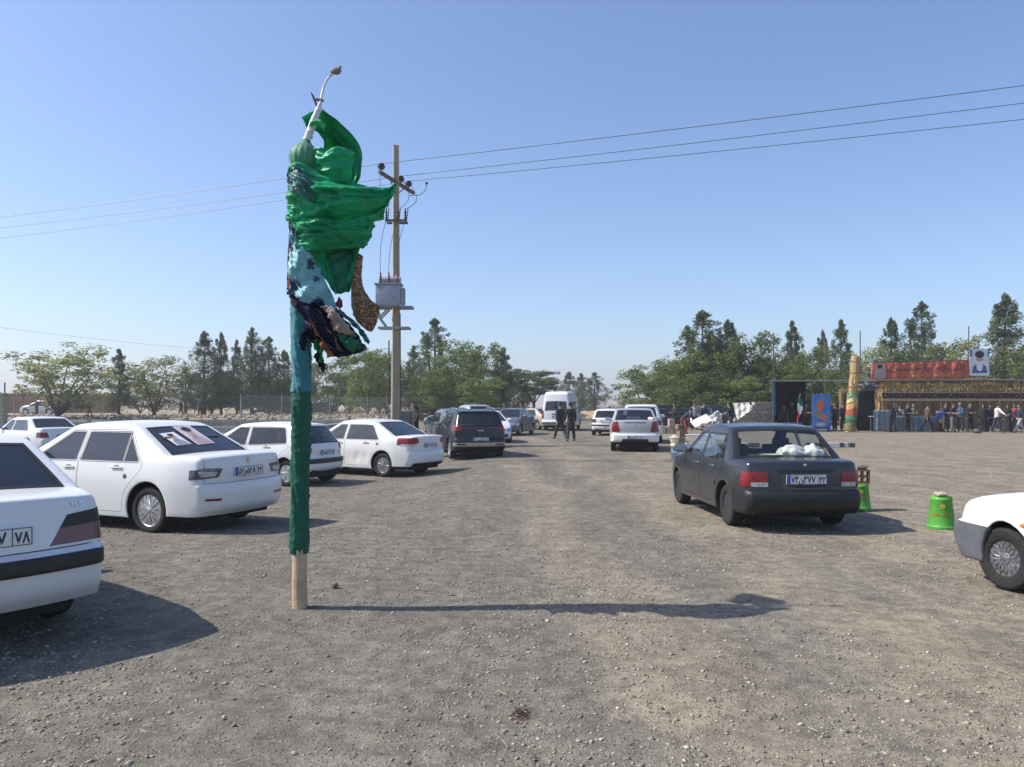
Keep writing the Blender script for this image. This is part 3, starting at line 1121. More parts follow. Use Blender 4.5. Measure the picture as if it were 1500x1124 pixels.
# fuse frame
bm = bmesh.new()
zc = gz(318, PD)
box(bm, (0.03, -0.24, zc), (0.85, 0.07, 0.08))
box(bm, (0.03, 0.20, zc), (0.85, 0.07, 0.08))
bm_obj('fuse_bracket', bm, M_RUST, pp)
for dx in (-0.33, 0.12, 0.42):
    bm = bmesh.new()
    lathe(bm, [(0.03, -0.02), (0.055, 0.04), (0.03, 0.08), (0.055, 0.13), (0.03, 0.18), (0.055, 0.23), (0.03, 0.3), (0.02, 0.42)], 10, 'Z', Matrix.Translation((dx, -0.32, zc + 0.05)))
    tube(bm, [(dx + 0.05, -0.36, zc - 0.1), (dx + 0.12, -0.42, zc + 0.45)], 0.02, 6)
    bm_obj('cutout_fuse', bm, M_TRIM, pp, 50)
# transformer
tf = M_GALV = mat('transformer_grey', (0.27, 0.31, 0.36), 0.5, 0.2, var=0.14, vscale=5)
x0, x1 = gx(552, PD - 0.5) - PXW, gx(588, PD - 0.5) - PXW
z0, z1 = gz(442, PD - 0.5), gz(411, PD - 0.5)
bm = bmesh.new()
box(bm, ((x0 + x1) / 2, -0.55, (z0 + z1) / 2), (x1 - x0, 0.55, z1 - z0), bev=0.03)
tank = bm_obj('transformer_tank', bm, tf, pp, 40)
bm = bmesh.new()
box(bm, ((x0 + x1) / 2, -0.55, z1 + 0.02), (x1 - x0 + 0.1, 0.66, 0.05), bev=0.01)
bm_obj('tank_lid', bm, tf, tank)
bm = bmesh.new()
for k in range(7):
    box(bm, (x0 + 0.1 + k * (x1 - x0 - 0.2) / 6, -0.24, (z0 + z1) / 2), (0.03, 0.12, (z1 - z0) * 0.8))
    box(bm, (x1 + 0.07, -0.75 + k * 0.07, (z0 + z1) / 2 - 0.02), (0.13, 0.02, (z1 - z0) * 0.75))
bm_obj('cooling_fins', bm, tf, tank)
for k in range(3):
    bx_ = x0 + 0.16 + k * (x1 - x0 - 0.32) / 2
    bm = bmesh.new()
    lathe(bm, [(0.09, 0.0), (0.10, 0.05), (0.05, 0.08), (0.08, 0.12), (0.045, 0.16), (0.075, 0.20), (0.04, 0.25), (0.065, 0.29), (0.035, 0.34), (0.03, 0.46), (0.001, 0.48)], 12, 'Z', Matrix.Translation((bx_, -0.60, z1 + 0.04)))
    bm_obj('bushing', bm, mat('red_porcelain', (0.16, 0.045, 0.030), 0.3, coat=0.5), tank, 50)
bm = bmesh.new()
lathe(bm, [(0.001, -0.42), (0.12, -0.42), (0.13, -0.36), (0.13, 0.36), (0.12, 0.42), (0.001, 0.42)], 14, 'Y', Matrix.Translation(((x0 + x1) / 2, -0.22, z1 + 0.26)) @ Matrix.Rotation(R(90), 4, 'Z'))
bm_obj('oil_drum', bm, tf, tank, 50)
bm = bmesh.new()
zb = gz(444, PD)
zl = gz(474, PD)
for y in (-0.24, 0.2):
    box(bm, (-0.05, y, zb), (1.5, 0.09, 0.10))
    box(bm, (-0.05, y, zl), (1.25, 0.09, 0.09))
box(bm, (-0.55, -0.42, zb - 0.002), (0.1, 0.9, 0.1))
box(bm, (0.32, -0.42, zb - 0.002), (0.1, 0.9, 0.1))
for y in (-0.24, 0.2):
    tube(bm, [(-0.75, y, zb - 0.05), (-0.62, y, zb - 0.45), (-0.35, y, zl)], 0.04, 5)
    tube(bm, [(-0.28, y, zb - 0.06), (-0.62, y, zb - 0.40)], 0.04, 5)
bm_obj('platform', bm, M_STEEL, pp)
bm = bmesh.new()
for k in range(3):
    bx_ = x0 + 0.16 + k * (x1 - x0 - 0.32) / 2
    P0, P1 = Vector((bx_, -0.6, z1 + 0.5)), Vector(((-0.33, 0.12, 0.42)[k], -0.36, zc))
    tube(bm, [P0 + (P1 - P0) * (i / 8) + Vector((-0.10 * math.sin(math.pi * i / 8), 0, 0)) for i in range(9)], 0.012, 4)
    P2 = A + (B - A) * (0.05, 0.60, 0.84)[k] + Vector((0, 0, 0.33))
    P3 = Vector(((-0.33, 0.12, 0.42)[k] + 0.1, -0.38, zc + 0.45))
    tube(bm, [P3 + (P2 - P3) * (i / 8) + Vector((0.35 * math.sin(math.pi * i / 8) * (1 if k else -0.5), 0, -0.15 * math.sin(math.pi * i / 8))) for i in range(9)], 0.012, 4)
P2 = A + (B - A) * 0.84 + Vector((0, 0, 0.33))
P4 = P2 + Vector((0.72, 0.25, 0.02))
tube(bm, [P4, P4 + Vector((-0.05, 0, -0.3)), P4 + Vector((-0.3, 0, -0.5)), P4 + Vector((-0.72, 0, -0.52))], 0.014, 5)
ico(bm, P4, 0.07, 1)
tube(bm, [(0.21, -0.1, 0.3), (0.19, -0.1, 5.5)], 0.018, 5)
tube(bm, [(-0.26, -0.17, 0.3), (-0.25, -0.17, zl - 0.5)], 0.03, 5)
bm_obj('cables', bm, mat('cable', (0.03, 0.028, 0.03), 0.6), pp)
bm = bmesh.new()
ico(bm, (0, -0.05, 0.12), 0.34, 2, 0.15, (1.0, 0.8, 0.9))
bm_obj('stone_footing', bm, mat('footing', (0.22, 0.19, 0.15), 0.95, var=0.3), pp)
# wires: left far end, insulator, right near end
uu = Vector((2.92, -0.93, 0)).normalized()
WL = [(19.7, 10.3), (21.5, 10.34), (22.6, 10.03)]
WR = [(21.4, 11.2), (21.8, 11.25), (22.0, 10.97)]
M_WIRE = mat('wire', (0.06, 0.06, 0.065), 0.5, 0.5)
for k in range(3):
    p0 = INS[k]
    pts = []
    tl, zl_ = WL[k]
    tr_, zr_ = WR[k]
    for i in range(30):
        t = -tl * 2.4 + i * tl * 2.4 / 29
        s = t / -tl
        z = p0.z + (zl_ - p0.z) * s - 0.55 * s * (s - 1) * -1.0 * 0.5
        q = p0 + uu * t
        pts.append(Vector((q.x, q.y, z)))
    for i in range(1, 30):
        t = tr_ * 1.7 * i / 29
        s = t / tr_
        z = p0.z + (zr_ - p0.z) * s - 0.30 * s * (1.0 - s) * 0.6
        q = p0 + uu * t
        pts.append(Vector((q.x, q.y, z)))
    bm = bmesh.new()
    tube(bm, pts, 0.011, 5)
    tag(bm_obj('overhead_wire', bm, M_WIRE), ['uppermost of the three overhead wires at the right edge, on the nearest insulator', 'middle one of the three overhead wires on the power pole', 'lowest of the three overhead wires at the right edge, on the far insulator'][k], 'wire', 'overhead wires on the power pole')
bm = bmesh.new()
a, b = Vector((gx(-300, 58), 58, gz(440, 58))), Vector((gx(420, 120), 120, gz(520, 120)))
tube(bm, [a + (b - a) * (i / 20) + Vector((0, 0, -0.6 * math.sin(math.pi * i / 20))) for i in range(21)], 0.014, 4)
tag(bm_obj('overhead_wire', bm, M_WIRE), 'thin lone wire sloping low over the trees at the far left', 'wire')
# cabinet and stub post at the foot of the pole
cb = empty('electric_cabinet', (gx(594, 29.4), 29.4, G(gx(594, 29.4), 29.4)))
tag(cb, 'grey metal electric cabinet standing at the foot of the power pole', 'cabinet')
bm = bmesh.new()
box(bm, (0, 0, 0.80), (0.46, 0.34, 1.6), bev=0.015)
bm_obj('cabinet_body', bm, mat('cabinet_grey', (0.085, 0.095, 0.105), 0.5, var=0.15), cb)
bm = bmesh.new()
box(bm, (0, -0.178, 0.95), (0.40, 0.016, 1.2), bev=0.004)
d_ = bm_obj('door', bm, mat('cabinet_door', (0.10, 0.11, 0.12), 0.5, var=0.1), cb)
bm = bmesh.new()
box(bm, (0.14, -0.195, 0.95), (0.03, 0.03, 0.12), bev=0.005)
bm_obj('handle', bm, M_CHROME, d_)
bm = bmesh.new()
box(bm, (gx(604, 29.6), 29.6, 0.78), (0.10, 0.14, 1.8), bev=0.01)
tag(bm_obj('post', bm, M_WOOD), 'short pale wooden post right beside the metal cabinet', 'post')
# ------------------------------------------------------------------ car builder


def sstep(x, a, b):
    t = min(1.0, max(0.0, (x - a) / (b - a)))
    return t * t * (3 - 2 * t)


def fillet(pts, closed=True, seg=5):
    """pts: (x, y, r, tag) -> rounded list of (x, y, tag)"""
    P = [(p[0], p[1], p[2] if len(p) > 2 else 0.0, p[3] if len(p) > 3 else None) for p in pts]
    n = len(P)
    out = []
    for i in range(n):
        x, y, r, tg = P[i]
        if r <= 0 or (not closed and i in (0, n - 1)):
            out.append((x, y, tg))
            continue
        a, b, c = Vector(P[i - 1][:2]), Vector((x, y)), Vector(P[(i + 1) % n][:2])
        la, lc = (a - b).length, (c - b).length
        t = min(r, 0.48 * la, 0.48 * lc)
        p0, p1 = b + (a - b).normalized() * t, b + (c - b).normalized() * t
        for k in range(seg + 1):
            s = k / seg
            q = p0 * (1 - s) ** 2 + b * 2 * s * (1 - s) + p1 * s * s
            out.append((q.x, q.y, tg if k == seg // 2 else None))
    return out


def densify(pts, step):
    out = []
    n = len(pts)
    for i in range(n):
        a, b = pts[i], pts[(i + 1) % n]
        out.append(a)
        d = math.hypot(b[0] - a[0], b[1] - a[1])
        k = int(d / step)
        for j in range(1, k + 1):
            s = j / (k + 1)
            out.append((a[0] + (b[0] - a[0]) * s, a[1] + (b[1] - a[1]) * s, None))
    return out


def inpoly(x, y, poly):
    c = False
    n = len(poly)
    j = n - 1
    for i in range(n):
        xi, yi = poly[i][0], poly[i][1]
        xj, yj = poly[j][0], poly[j][1]
        if (yi > y) != (yj > y) and x < (xj - xi) * (y - yi) / (yj - yi) + xi:
            c = not c
        j = i
    return c


def offset_poly(poly, d):
    """move every vertex of a closed polygon inwards by d (outwards when negative)"""
    n = len(poly)
    area = sum(poly[i][0] * poly[(i + 1) % n][1] - poly[(i + 1) % n][0] * poly[i][1] for i in range(n))
    sg = 1.0 if area > 0 else -1.0
    out = []
    for i in range(n):
        a, b, c = Vector(poly[i - 1][:2]), Vector(poly[i][:2]), Vector(poly[(i + 1) % n][:2])
        t1, t2 = (b - a), (c - b)
        t1 = t1.normalized() if t1.length > 1e-9 else Vector((1, 0))
        t2 = t2.normalized() if t2.length > 1e-9 else t1
        n1, n2 = Vector((-t1.y, t1.x)) * sg, Vector((-t2.y, t2.x)) * sg
        nn = n1 + n2
        nn = nn.normalized() if nn.length > 1e-6 else n1
        k = d / max(0.5, nn.dot(n1))
        q = b + nn * k
        out.append((q.x, q.y))
    return out


class Car:
    """A car shell grown from its side silhouette: the silhouette is carried across the car's width, its edges are rounded,
    and the sides curve with plan taper, tumblehome and waist. Local axes: -x rear, y left, z up, origin on the ground mid wheelbase."""

    def __init__(self, sp, name, label, cat='car', group=None, detail=2):
        self.sp = sp
        self.detail = detail
        self.root = empty(name)
        tag(self.root, label, cat, group)
        self.L = sp['L']
        self.hw = sp['W'] / 2
        self.x0 = (sp['ra'] + sp['fa']) / 2          # origin
        self.build()

    # lateral half width at (u, z) before the warps
    def Wf(self, u, z):
        s = self.sp
        w = self.hw
        rl, fl = s.get('taper_r', (0.8, 0.10)), s.get('taper_f', (0.9, 0.12))
        w -= rl[1] * max(0, 1 - u / rl[0]) ** 2.2
        w -= fl[1] * max(0, 1 - (self.L - u) / fl[0]) ** 2.2
        zm, zb = s.get('zmid', 0.62), s['belt']
        if z < zm:
            w -= s.get('tuck', 0.05) * ((zm - z) / zm) ** 2
            zc = s.get('crease')
            if zc and abs(z - zc) < 0.05:
                w += 0.008 * (1 - abs(z - zc) / 0.05)
        elif z < zb:
            w -= s.get('shoulder', 0.035) * ((z - zm) / (zb - zm)) ** 2
        else:
            w -= s.get('shoulder', 0.035)
            t = z - zb
            w -= s.get('tumble', 0.42) * (t - 0.02 * (1 - math.exp(-t / 0.02)))
        return w

    def warp(self, u, y, z):
        s = self.sp
        f = min(1.0, abs(y) / self.hw)
        br, bf = s.get('bow_r', 0.10), s.get('bow_f', 0.20)
        du = br * sstep(1 - u / 0.9, 0, 1) * f ** 2.4 - bf * sstep(1 - (self.L - u) / 1.0, 0, 1) * f ** 2.4
        # the glass is bowed in plan as well
        zz = z - s.get('crown', 0.035) * f * f * sstep(z, 0.6, 1.2)
        return Vector((u + du - self.x0, y, zz))

    def build(self):
        s = self.sp
        det = self.detail
        wr = s['wr']
        ar = s.get('arch', wr + 0.05)
        prof = [tuple(p) for p in s['profile']]
        nprof = len(prof)
        top = fillet(prof, closed=False, seg=4 if det > 1 else 3)
        bot = []

        def arc(ua, z_in, z_out):
            zc = wr + 0.01
            a0 = math.asin(max(-1, min(1, (z_in - zc) / ar)))
            a1 = math.pi - math.asin(max(-1, min(1, (z_out - zc) / ar)))
            k = 14 if det > 1 else 8
            return [(ua + ar * math.cos(a0 + (a1 - a0) * i / k), zc + ar * math.sin(a0 + (a1 - a0) * i / k), None) for i in range(k + 1)]
        zs = s.get('sill', 0.2)
        zr0, zf0 = prof[0][1], prof[-1][1]
        bot += arc(s['fa'], zf0, zs) + arc(s['ra'], zs, zr0)
        step = 0.075 if det > 1 else 0.14
        npts = len(top)
        sil = []
        flags = []
        tagidx = {}
        allp = top + bot
        n = len(allp)
        for i in range(n):
            a, b = allp[i], allp[(i + 1) % n]
            if i < npts and a[2]:
                tagidx[a[2]] = len(sil)
            istop = i < npts - 1
            sil.append((a[0], a[1]))
            flags.append(i < npts)
            d = math.hypot(b[0] - a[0], b[1] - a[1])
            for j in range(1, int(d / step) + 1):
                q = j / (int(d / step) + 1)
                sil.append((a[0] + (b[0] - a[0]) * q, a[1] + (b[1] - a[1]) * q))
                flags.append(istop)
        N = len(sil)
        rr = [(s.get('round', 0.055) if flags[i] else 0.014) for i in range(N)]
        for _ in range(3):
            rr = [min(rr[i], (rr[i - 1] + rr[i] * 2 + rr[(i + 1) % N]) / 4) if flags[i] else rr[i] for i in range(N)]
        inn = offset_poly(sil, 1.0)
        nrm = [Vector((inn[i][0] - sil[i][0], inn[i][1] - sil[i][1])).normalized() for i in range(N)]
        K = 4 if det > 1 else 2
        rings = []
        for k in range(1, K + 1):
            th = math.pi / 2 * k / K
            rings.append([(sil[i][0] + nrm[i].x * rr[i] * (1 - math.cos(th)), sil[i][1] + nrm[i].y * rr[i] * (1 - math.cos(th)),
                           rr[i] * (1 - math.sin(th))) for i in range(N)])
        regions = {}

        def reg(nm):
            return regions.setdefault(nm, {'v': [], 'f': [], 'm': {}})

        def addface(nm, keys, pos):
            r = reg(nm)
            ids = []
            for k_, p in zip(keys, pos):
                if k_ not in r['m']:
                    r['m'][k_] = len(r['v'])
                    r['v'].append(p)
                if r['m'][k_] not in ids:
                    ids.append(r['m'][k_])
            if len(ids) > 2:
                r['f'].append(ids)

        # ---- wrap
        sg = s.get('glass_s', 0.90)
        base = [-1, -0.97, -sg, -sg + 0.022] + [(-sg + 0.022) * (1 - j / 5.0) for j in range(1, 5)]
        cols = base + [0.0] + [-c for c in base[::-1]]
        ncol = len(cols)

        def wp(i, c):
            u, z = sil[i]
            y = cols[c] * (self.Wf(u, z) - rr[i])
            return self.warp(u, y, z)
        ranges = {}
        for nm, a, b in (('rear_window', 'rg0', 'rg1'), ('windscreen', 'ws1', 'ws0')):
            if a in tagidx and b in tagidx:
                ranges[nm] = (tagidx[a], tagidx[b])
        tr = (tagidx['tr0'], tagidx.get('tr1', tagidx['rg0'])) if 'tr0' in tagidx else None
        hd = (tagidx['hd0'], tagidx['hd1']) if 'hd0' in tagidx else None
        self.ranges = ranges
        for i in range(N):
            j = (i + 1) % N
            under = not (flags[i] and (flags[j] or i == npts))
            if i >= max(k for k in range(N) if flags[k]):
                under = True
            for c in range(ncol - 1):
                nm = 'body'
                if under:
                    nm = 'underbody'
                else:
                    for g, (a, b) in ranges.items():
                        if a <= i < b and 2 <= c < ncol - 3:
                            nm = g
                            if c in (2, ncol - 4) or i in (a, b - 1):
                                nm = g
                    if tr and tr[0] <= i < tr[1] and 2 <= c < ncol - 3 and nm == 'body':
                        nm = 'boot_lid'
                    if hd and hd[0] <= i < hd[1] and 1 <= c < ncol - 2 and nm == 'body':
                        nm = 'bonnet'
                addface(nm, [(i, c), (j, c), (j, c + 1), (i, c + 1)], [wp(i, c), wp(j, c), wp(j, c + 1), wp(i, c + 1)])
        # ---- rounded edges
        for sd in (-1, 1):
            prev = None
            for k in range(0, K + 1):
                row = []
                for i in range(N):
                    if k == 0:
                        u, z = sil[i]
                        row.append(self.warp(u, sd * (self.Wf(u, z) - rr[i]), z))
                    else:
                        u, z, dy = rings[k - 1][i]
                        row.append(self.warp(u, sd * (self.Wf(u, z) - dy), z))
                if prev is not None:
                    for i in range(N):
                        j = (i + 1) % N
                        kk = [(sd, k - 1, i), (sd, k - 1, j), (sd, k, j), (sd, k, i)]
                        if k == 1:
                            kk[0], kk[1] = (i, 0 if sd < 0 else ncol - 1), (j, 0 if sd < 0 else ncol - 1)
                        addface('body', kk, [prev[i], prev[j], row[j], row[i]])
                prev = row
        # ---- sides
        loop = [(r[0], r[1]) for r in rings[-1]]
        wins = s.get('windows', [])
        doors = s.get('doors', [])
        loops = [loop]
        kinds = [('out', None)]
        wpol = []
        for w in wins:
            wl = [(p[0], p[1]) for p in densify(fillet([(q[0], q[1], q[2] if len(q) > 2 else 0.03) for q in w['poly']], seg=3), 0.09)]
            wpol.append(wl)
            loops.append(wl)
        dpol = []
        for d in doors:
            dl = [(p[0], p[1]) for p in densify(fillet([(q[0], q[1], q[2] if len(q) > 2 else 0.04) for q in d['poly']], seg=3), 0.09)]
            di = offset_poly(dl, 0.0055)
            dpol.append((dl, di))
            if det > 1:
                loops += [dl, di]
        vv, ee = [], []
        for lp in loops:
            st = len(vv)
            vv += [Vector(p) for p in lp]
            ee += [(st + i, st + (i + 1) % len(lp)) for i in range(len(lp))]
        g = 0.085 if det > 1 else 0.16
        us, zs_ = np.arange(0.02, self.L, g), np.arange(0.15, s['H'], g)
        for a in us:
            for b in zs_:
                if inpoly(a, b, loop) and min((a - q.x) ** 2 + (b - q.y) ** 2 for q in vv) > (0.33 * g) ** 2:
                    vv.append(Vector((a, b)))
        dv, de, df, ov, oe, of = delaunay_2d_cdt(vv, ee, [], 0, 1e-5)
        for f in df:
            cx = sum(dv[i].x for i in f) / 3
            cy = sum(dv[i].y for i in f) / 3
            if not inpoly(cx, cy, loop):
                continue
            nm = 'body'
            for k, wl in enumerate(wpol):
                if inpoly(cx, cy, wl):
                    nm = 'W%d' % k
                    break
            else:
                if det > 1:
                    for k, (dl, di) in enumerate(dpol):
                        if inpoly(cx, cy, dl):
                            nm = ('D%d' % k) if inpoly(cx, cy, di) else None
                            break
            if nm is None:
                continue
            for sd in (-1, 1):
                pos = []
                keys = []
                for i in f:
                    u, z = dv[i].x, dv[i].y
                    y = self.Wf(u, z) - (0.006 if nm[0] == 'W' else 0)
                    pos.append(self.warp(u, sd * y, z))
                    keys.append(('s', sd, i))
                if sd > 0:
                    pos.reverse()
                    keys.reverse()
                addface(nm if nm == 'body' else nm + ('L' if sd > 0 else 'R'), keys, pos)
        self.regions = regions
        # ---- meshes
        mb = s['paint']
        body = None

        def mk(nm, oname, m, parent, smooth=38):
            r = regions.get(nm)
            if not r:
                return None
            bm = bmesh.new()
            vs = [bm.verts.new(p) for p in r['v']]
            for f in r['f']:
                try:
                    bm.faces.new([vs[i] for i in f])
                except ValueError:
                    pass
            bmesh.ops.remove_doubles(bm, verts=bm.verts[:], dist=2e-4)
            return bm_obj(oname, bm, m, parent, smooth)
        self.body = mk('body', 'body', mb, self.root)
        whole = bmesh.new()
        for nm, r in regions.items():
            vs = [whole.verts.new(p) for p in r['v']]
            for f in r['f']:
                try:
                    whole.faces.new([vs[i] for i in f])
                except ValueError:
                    pass
        bmesh.ops.remove_doubles(whole, verts=whole.verts[:], dist=2e-4)
        bmesh.ops.recalc_face_normals(whole, faces=whole.faces[:])
        # orient outwards
        if sum(f.normal.dot(f.calc_center_median() - Vector((0, 0, 0.7))) * f.calc_area() for f in whole.faces) < 0:
            bmesh.ops.reverse_faces(whole, faces=whole.faces[:])
        self.whole = whole
        self.bvh = BVHTree.FromBMesh(whole)
        mk('underbody', 'underbody', M_UNDER, self.root)
        gl = s.get('glass', G_DARK)
        seal_src = []
        for g_ in ('rear_window', 'windscreen'):
            o = mk(g_, g_, s.get('glass_' + g_, gl), self.root, 60)
        mk('boot_lid', 'boot_lid', mb, self.root)
        mk('bonnet', 'bonnet', mb, self.root)
        self.doors = {}
        for k, d in enumerate(doors):
            for sd, c in ((1, 'L'), (-1, 'R')):
                o = mk('D%d%s' % (k, c), 'door', mb, self.root)
                if o:
                    self.doors[(k, sd)] = o
        for k, w in enumerate(wins):
            for sd, c in ((1, 'L'), (-1, 'R')):
                par = self.doors.get((w.get('door', -1), sd), self.root)
                mk('W%d%s' % (k, c), 'window', w.get('glass', gl), par, 60)
        if det > 0:
            self.seals(wpol, sil, rr, cols, sg)
        self.interior()
        bm = bmesh.new()
        zt = s.get('tub', 0.42)
        box(bm, (0, 0, (0.19 + zt) / 2), (self.L - 0.35, self.hw * 2 - 0.62, zt - 0.19))
        bm_obj('chassis', bm, M_UNDER, self.root)
        self.wheels()

    def seals(self, wpol, sil, rr, cols, sg):
        bm = bmesh.new()
        for wl in wpol:
            o1, o0 = offset_poly(wl, -0.016), offset_poly(wl, 0.010)
            for sd in (-1, 1):
                a = [bm.verts.new(self.warp(p[0], sd * (self.Wf(*p) + 0.0025), p[1])) for p in o1]
                b = [bm.verts.new(self.warp(p[0], sd * (self.Wf(*p) - 0.004), p[1])) for p in o0]
                n = len(a)
                for i in range(n):
                    bm.faces.new((a[i], a[(i + 1) % n], b[(i + 1) % n], b[i]))
        # seal around the front and rear glass
        for nm, (a, b) in self.ranges.items():
            def P(ii, sv, lift=0.003):
                i0 = int(math.floor(ii))
                f = ii - i0
                u = sil[i0][0] * (1 - f) + sil[i0 + 1][0] * f
                z = sil[i0][1] * (1 - f) + sil[i0 + 1][1] * f
                t = Vector((sil[i0 + 1][0] - sil[i0][0], sil[i0 + 1][1] - sil[i0][1])).normalized()
                nx, nz = -t.y, t.x
                return self.warp(u + nx * lift, sv * (self.Wf(u, z) - rr[i0]), z + nz * lift)

            def at_len(i, d, sgn):
                # index moved by a distance along the silhouette
                j = i
                while d > 0:
                    k = j + sgn
                    l = math.hypot(sil[k][0] - sil[j][0], sil[k][1] - sil[j][1])
                    if l >= d:
                        return j + sgn * d / l
                    d -= l
                    j = k
                return j
            wdt = 0.03
            oa, ia, ib, ob = at_len(a, 0.008, -1), at_len(a, wdt, 1), at_len(b, wdt, -1), at_len(b, 0.008, 1)
            sv_o, sv_i = sg + 0.012, sg - 0.035
            rows = [oa, ia] + [float(i) for i in range(int(math.ceil(ia)), int(ib) + 1)] + [ib, ob]
            rows = sorted(set(rows))
            for r0, r1 in zip(rows[:-1], rows[1:]):
                edge = r1 <= ia + 1e-6 or r0 >= ib - 1e-6
                svs = [-sv_o, -sv_i] + ([-sv_i * (1 - k / 4.0) for k in range(1, 4)] + [0] + [sv_i * k / 4.0 for k in range(1, 4)]) + [sv_i, sv_o]
                for c in range(len(svs) - 1):
                    if not edge and 0 < c < len(svs) - 2:
                        continue
                    bm.faces.new([bm.verts.new(P(*q)) for q in ((r0, svs[c]), (r1, svs[c]), (r1, svs[c + 1]), (r0, svs[c + 1]))])
        bmesh.ops.remove_doubles(bm, verts=bm.verts[:], dist=2e-4)
        bm_obj('window_seal', bm, self.sp.get('seal', M_SEAL), self.root, 40)

    def interior(self):
        s = self.sp
        if s.get('noint'):
            return
        zb = s['belt']
        u0, u1 = s['cabin']        # rear shelf and dash positions
        hw = self.hw - 0.10
        bm = bmesh.new()
        z0 = 0.45
        box(bm, ((u0 + u1) / 2 - self.x0, 0, z0), (u1 - u0 + 0.5, hw * 2 - 0.04, 0.03))
        box(bm, (u1 + 0.12 - self.x0, 0, (z0 + zb) / 2 - 0.02), (0.42, hw * 2 - 0.06, zb - z0 - 0.02), bev=0.04)
        box(bm, (u0 - 0.06 - self.x0, 0, zb - 0.055), (0.36, hw * 2 - 0.14, 0.025))
        tube(bm, [(u1 - 0.18 - self.x0, 0.36 + 0.18 * math.cos(a), zb - 0.04 + 0.17 * math.sin(a)) for a in [k * math.pi / 8 for k in range(17)]], 0.014, 5, False)
        bm_obj('cabin', bm, M_DASH, self.root)
        for (u, w, ys) in ((u0 + 0.28, hw * 1.75, (0,)), (u0 + 1.05, 0.5, (-0.36, 0.36))):
            for y in ys:
                bm = bmesh.new()
                box(bm, (u + 0.26 - self.x0, y, 0.58), (0.5, w, 0.16), bev=0.05)
                Mx = Matrix.Rotation(R(-16), 4, 'Y')
                low = s.get('lowseat') and w > 1
                box(bm, (u - 0.02 - self.x0, y, 0.74 if low else 0.80 if s.get('lowseat') else 0.84), (0.15, w, 0.34 if low else 0.50 if s.get('lowseat') else 0.58), Mx, bev=0.05)
                for hy in (() if low else (-0.38, 0.38) if w > 1 else (y,)):
                    box(bm, (u - 0.13 - self.x0, hy, min(1.2, s['H'] - (0.29 if not s.get('lowseat') else 0.32))), (0.09, 0.24, 0.15), Mx, bev=0.035)
                bm_obj('seat', bm, s.get('seatmat', M_SEAT), self.root, 40)

    def wheels(self):
        s = self.sp
        tw = s.get('tw', 0.185)
        t_me, r_me = wheel_meshes(s.get('rim', 'steel'), s['wr'], tw)
        for u in (s['ra'], s['fa']):
            for sd in (1, -1):
                w = empty('wheel', (u - self.x0, sd * (self.hw - s.get('wheel_in', 0.035) - tw / 2), s['wr']), parent=self.root)
                w.rotation_euler = (0, (u * 7) % 6.28, math.pi if sd < 0 else 0)
                if u == s['fa'] and s.get('steer'):
                    w.rotation_euler[2] += R(s['steer'])
                for nm, me in (('tyre', t_me), ('rim', r_me)):
                    o = bpy.data.objects.new(nm, me)
                    COL.objects.link(o)
                    o.parent = w

    # ---- pieces that follow the shell
    def patch(self, name, m, planes, off=0.004, parent=None, smooth=40):
        """the part of the shell inside convex planes (point, outward normal), lifted off the paint"""
        bm = self.whole.copy()
        for p, n in planes:
            bmesh.ops.bisect_plane(bm, geom=bm.verts[:] + bm.edges[:] + bm.faces[:], dist=1e-6, plane_co=p, plane_no=n, clear_outer=True)
        if not bm.faces:
            bm.free()
            return None
        bm.normal_update()
        inner = [v.co.copy() for v in bm.verts]
        for v in bm.verts:
            v.co += v.normal * off
        r = bmesh.ops.extrude_face_region(bm, geom=bm.faces[:])
        vs = [g for g in r['geom'] if isinstance(g, bmesh.types.BMVert)]
        for v in vs:
            v.co -= v.normal * (off + 0.006)
        return bm_obj(name, bm, m, parent or self.root, smooth)

    def U(self, u):
        return u - self.x0

    def rear_poly(self, name, m, poly, sd=1, umax=0.5, off=0.004, parent=None, front=False, **k):
        """patch cut by a convex (y, z) polygon seen from behind (or in front)"""
        pl = [(Vector((self.U(umax), 0, 0)), Vector((1, 0, 0)) if not front else Vector((-1, 0, 0)))]
        pts = [(sd * y, z) for y, z in poly]
        cx, cz = sum(p[0] for p in pts) / len(pts), sum(p[1] for p in pts) / len(pts)
        for i in range(len(pts)):
            a, b = pts[i], pts[(i + 1) % len(pts)]
            nx, nz = (b[1] - a[1]), -(b[0] - a[0])
            if nx * (cx - a[0]) + nz * (cz - a[1]) > 0:
                nx, nz = -nx, -nz
            pl.append((Vector((0, a[0], a[1])), Vector((0, nx, nz)).normalized()))
        return self.patch(name, m, pl, off, parent, **k)

    def side_poly(self, name, m, poly, sd=1, off=0.004, parent=None, ymin=0.3, extra=(), **k):
        pl = [(Vector((0, sd * ymin, 0)), Vector((0, -sd, 0)))] + list(extra)
        pts = [(self.U(u), z) for u, z in poly]
        cx, cz = sum(p[0] for p in pts) / len(pts), sum(p[1] for p in pts) / len(pts)
        for i in range(len(pts)):
            a, b = pts[i], pts[(i + 1) % len(pts)]
            nx, nz = (b[1] - a[1]), -(b[0] - a[0])
            if nx * (cx - a[0]) + nz * (cz - a[1]) > 0:
                nx, nz = -nx, -nz
            pl.append((Vector((a[0], 0, a[1])), Vector((nx, 0, nz)).normalized()))
        return self.patch(name, m, pl, off, parent, **k)

    def hit(self, origin, d):
        h = self.bvh.ray_cast(Vector(origin), Vector(d))
        return (h[0], h[1]) if h[0] is not None else (None, None)

    def rear_at(self, y, z):
        p, n = self.hit((-self.L, y, z), (1, 0, 0))
        return p if p is not None else Vector((self.U(0), y, z))

    def front_at(self, y, z):
        p, n = self.hit((self.L, y, z), (-1, 0, 0))
        return p if p is not None else Vector((self.U(self.L), y, z))

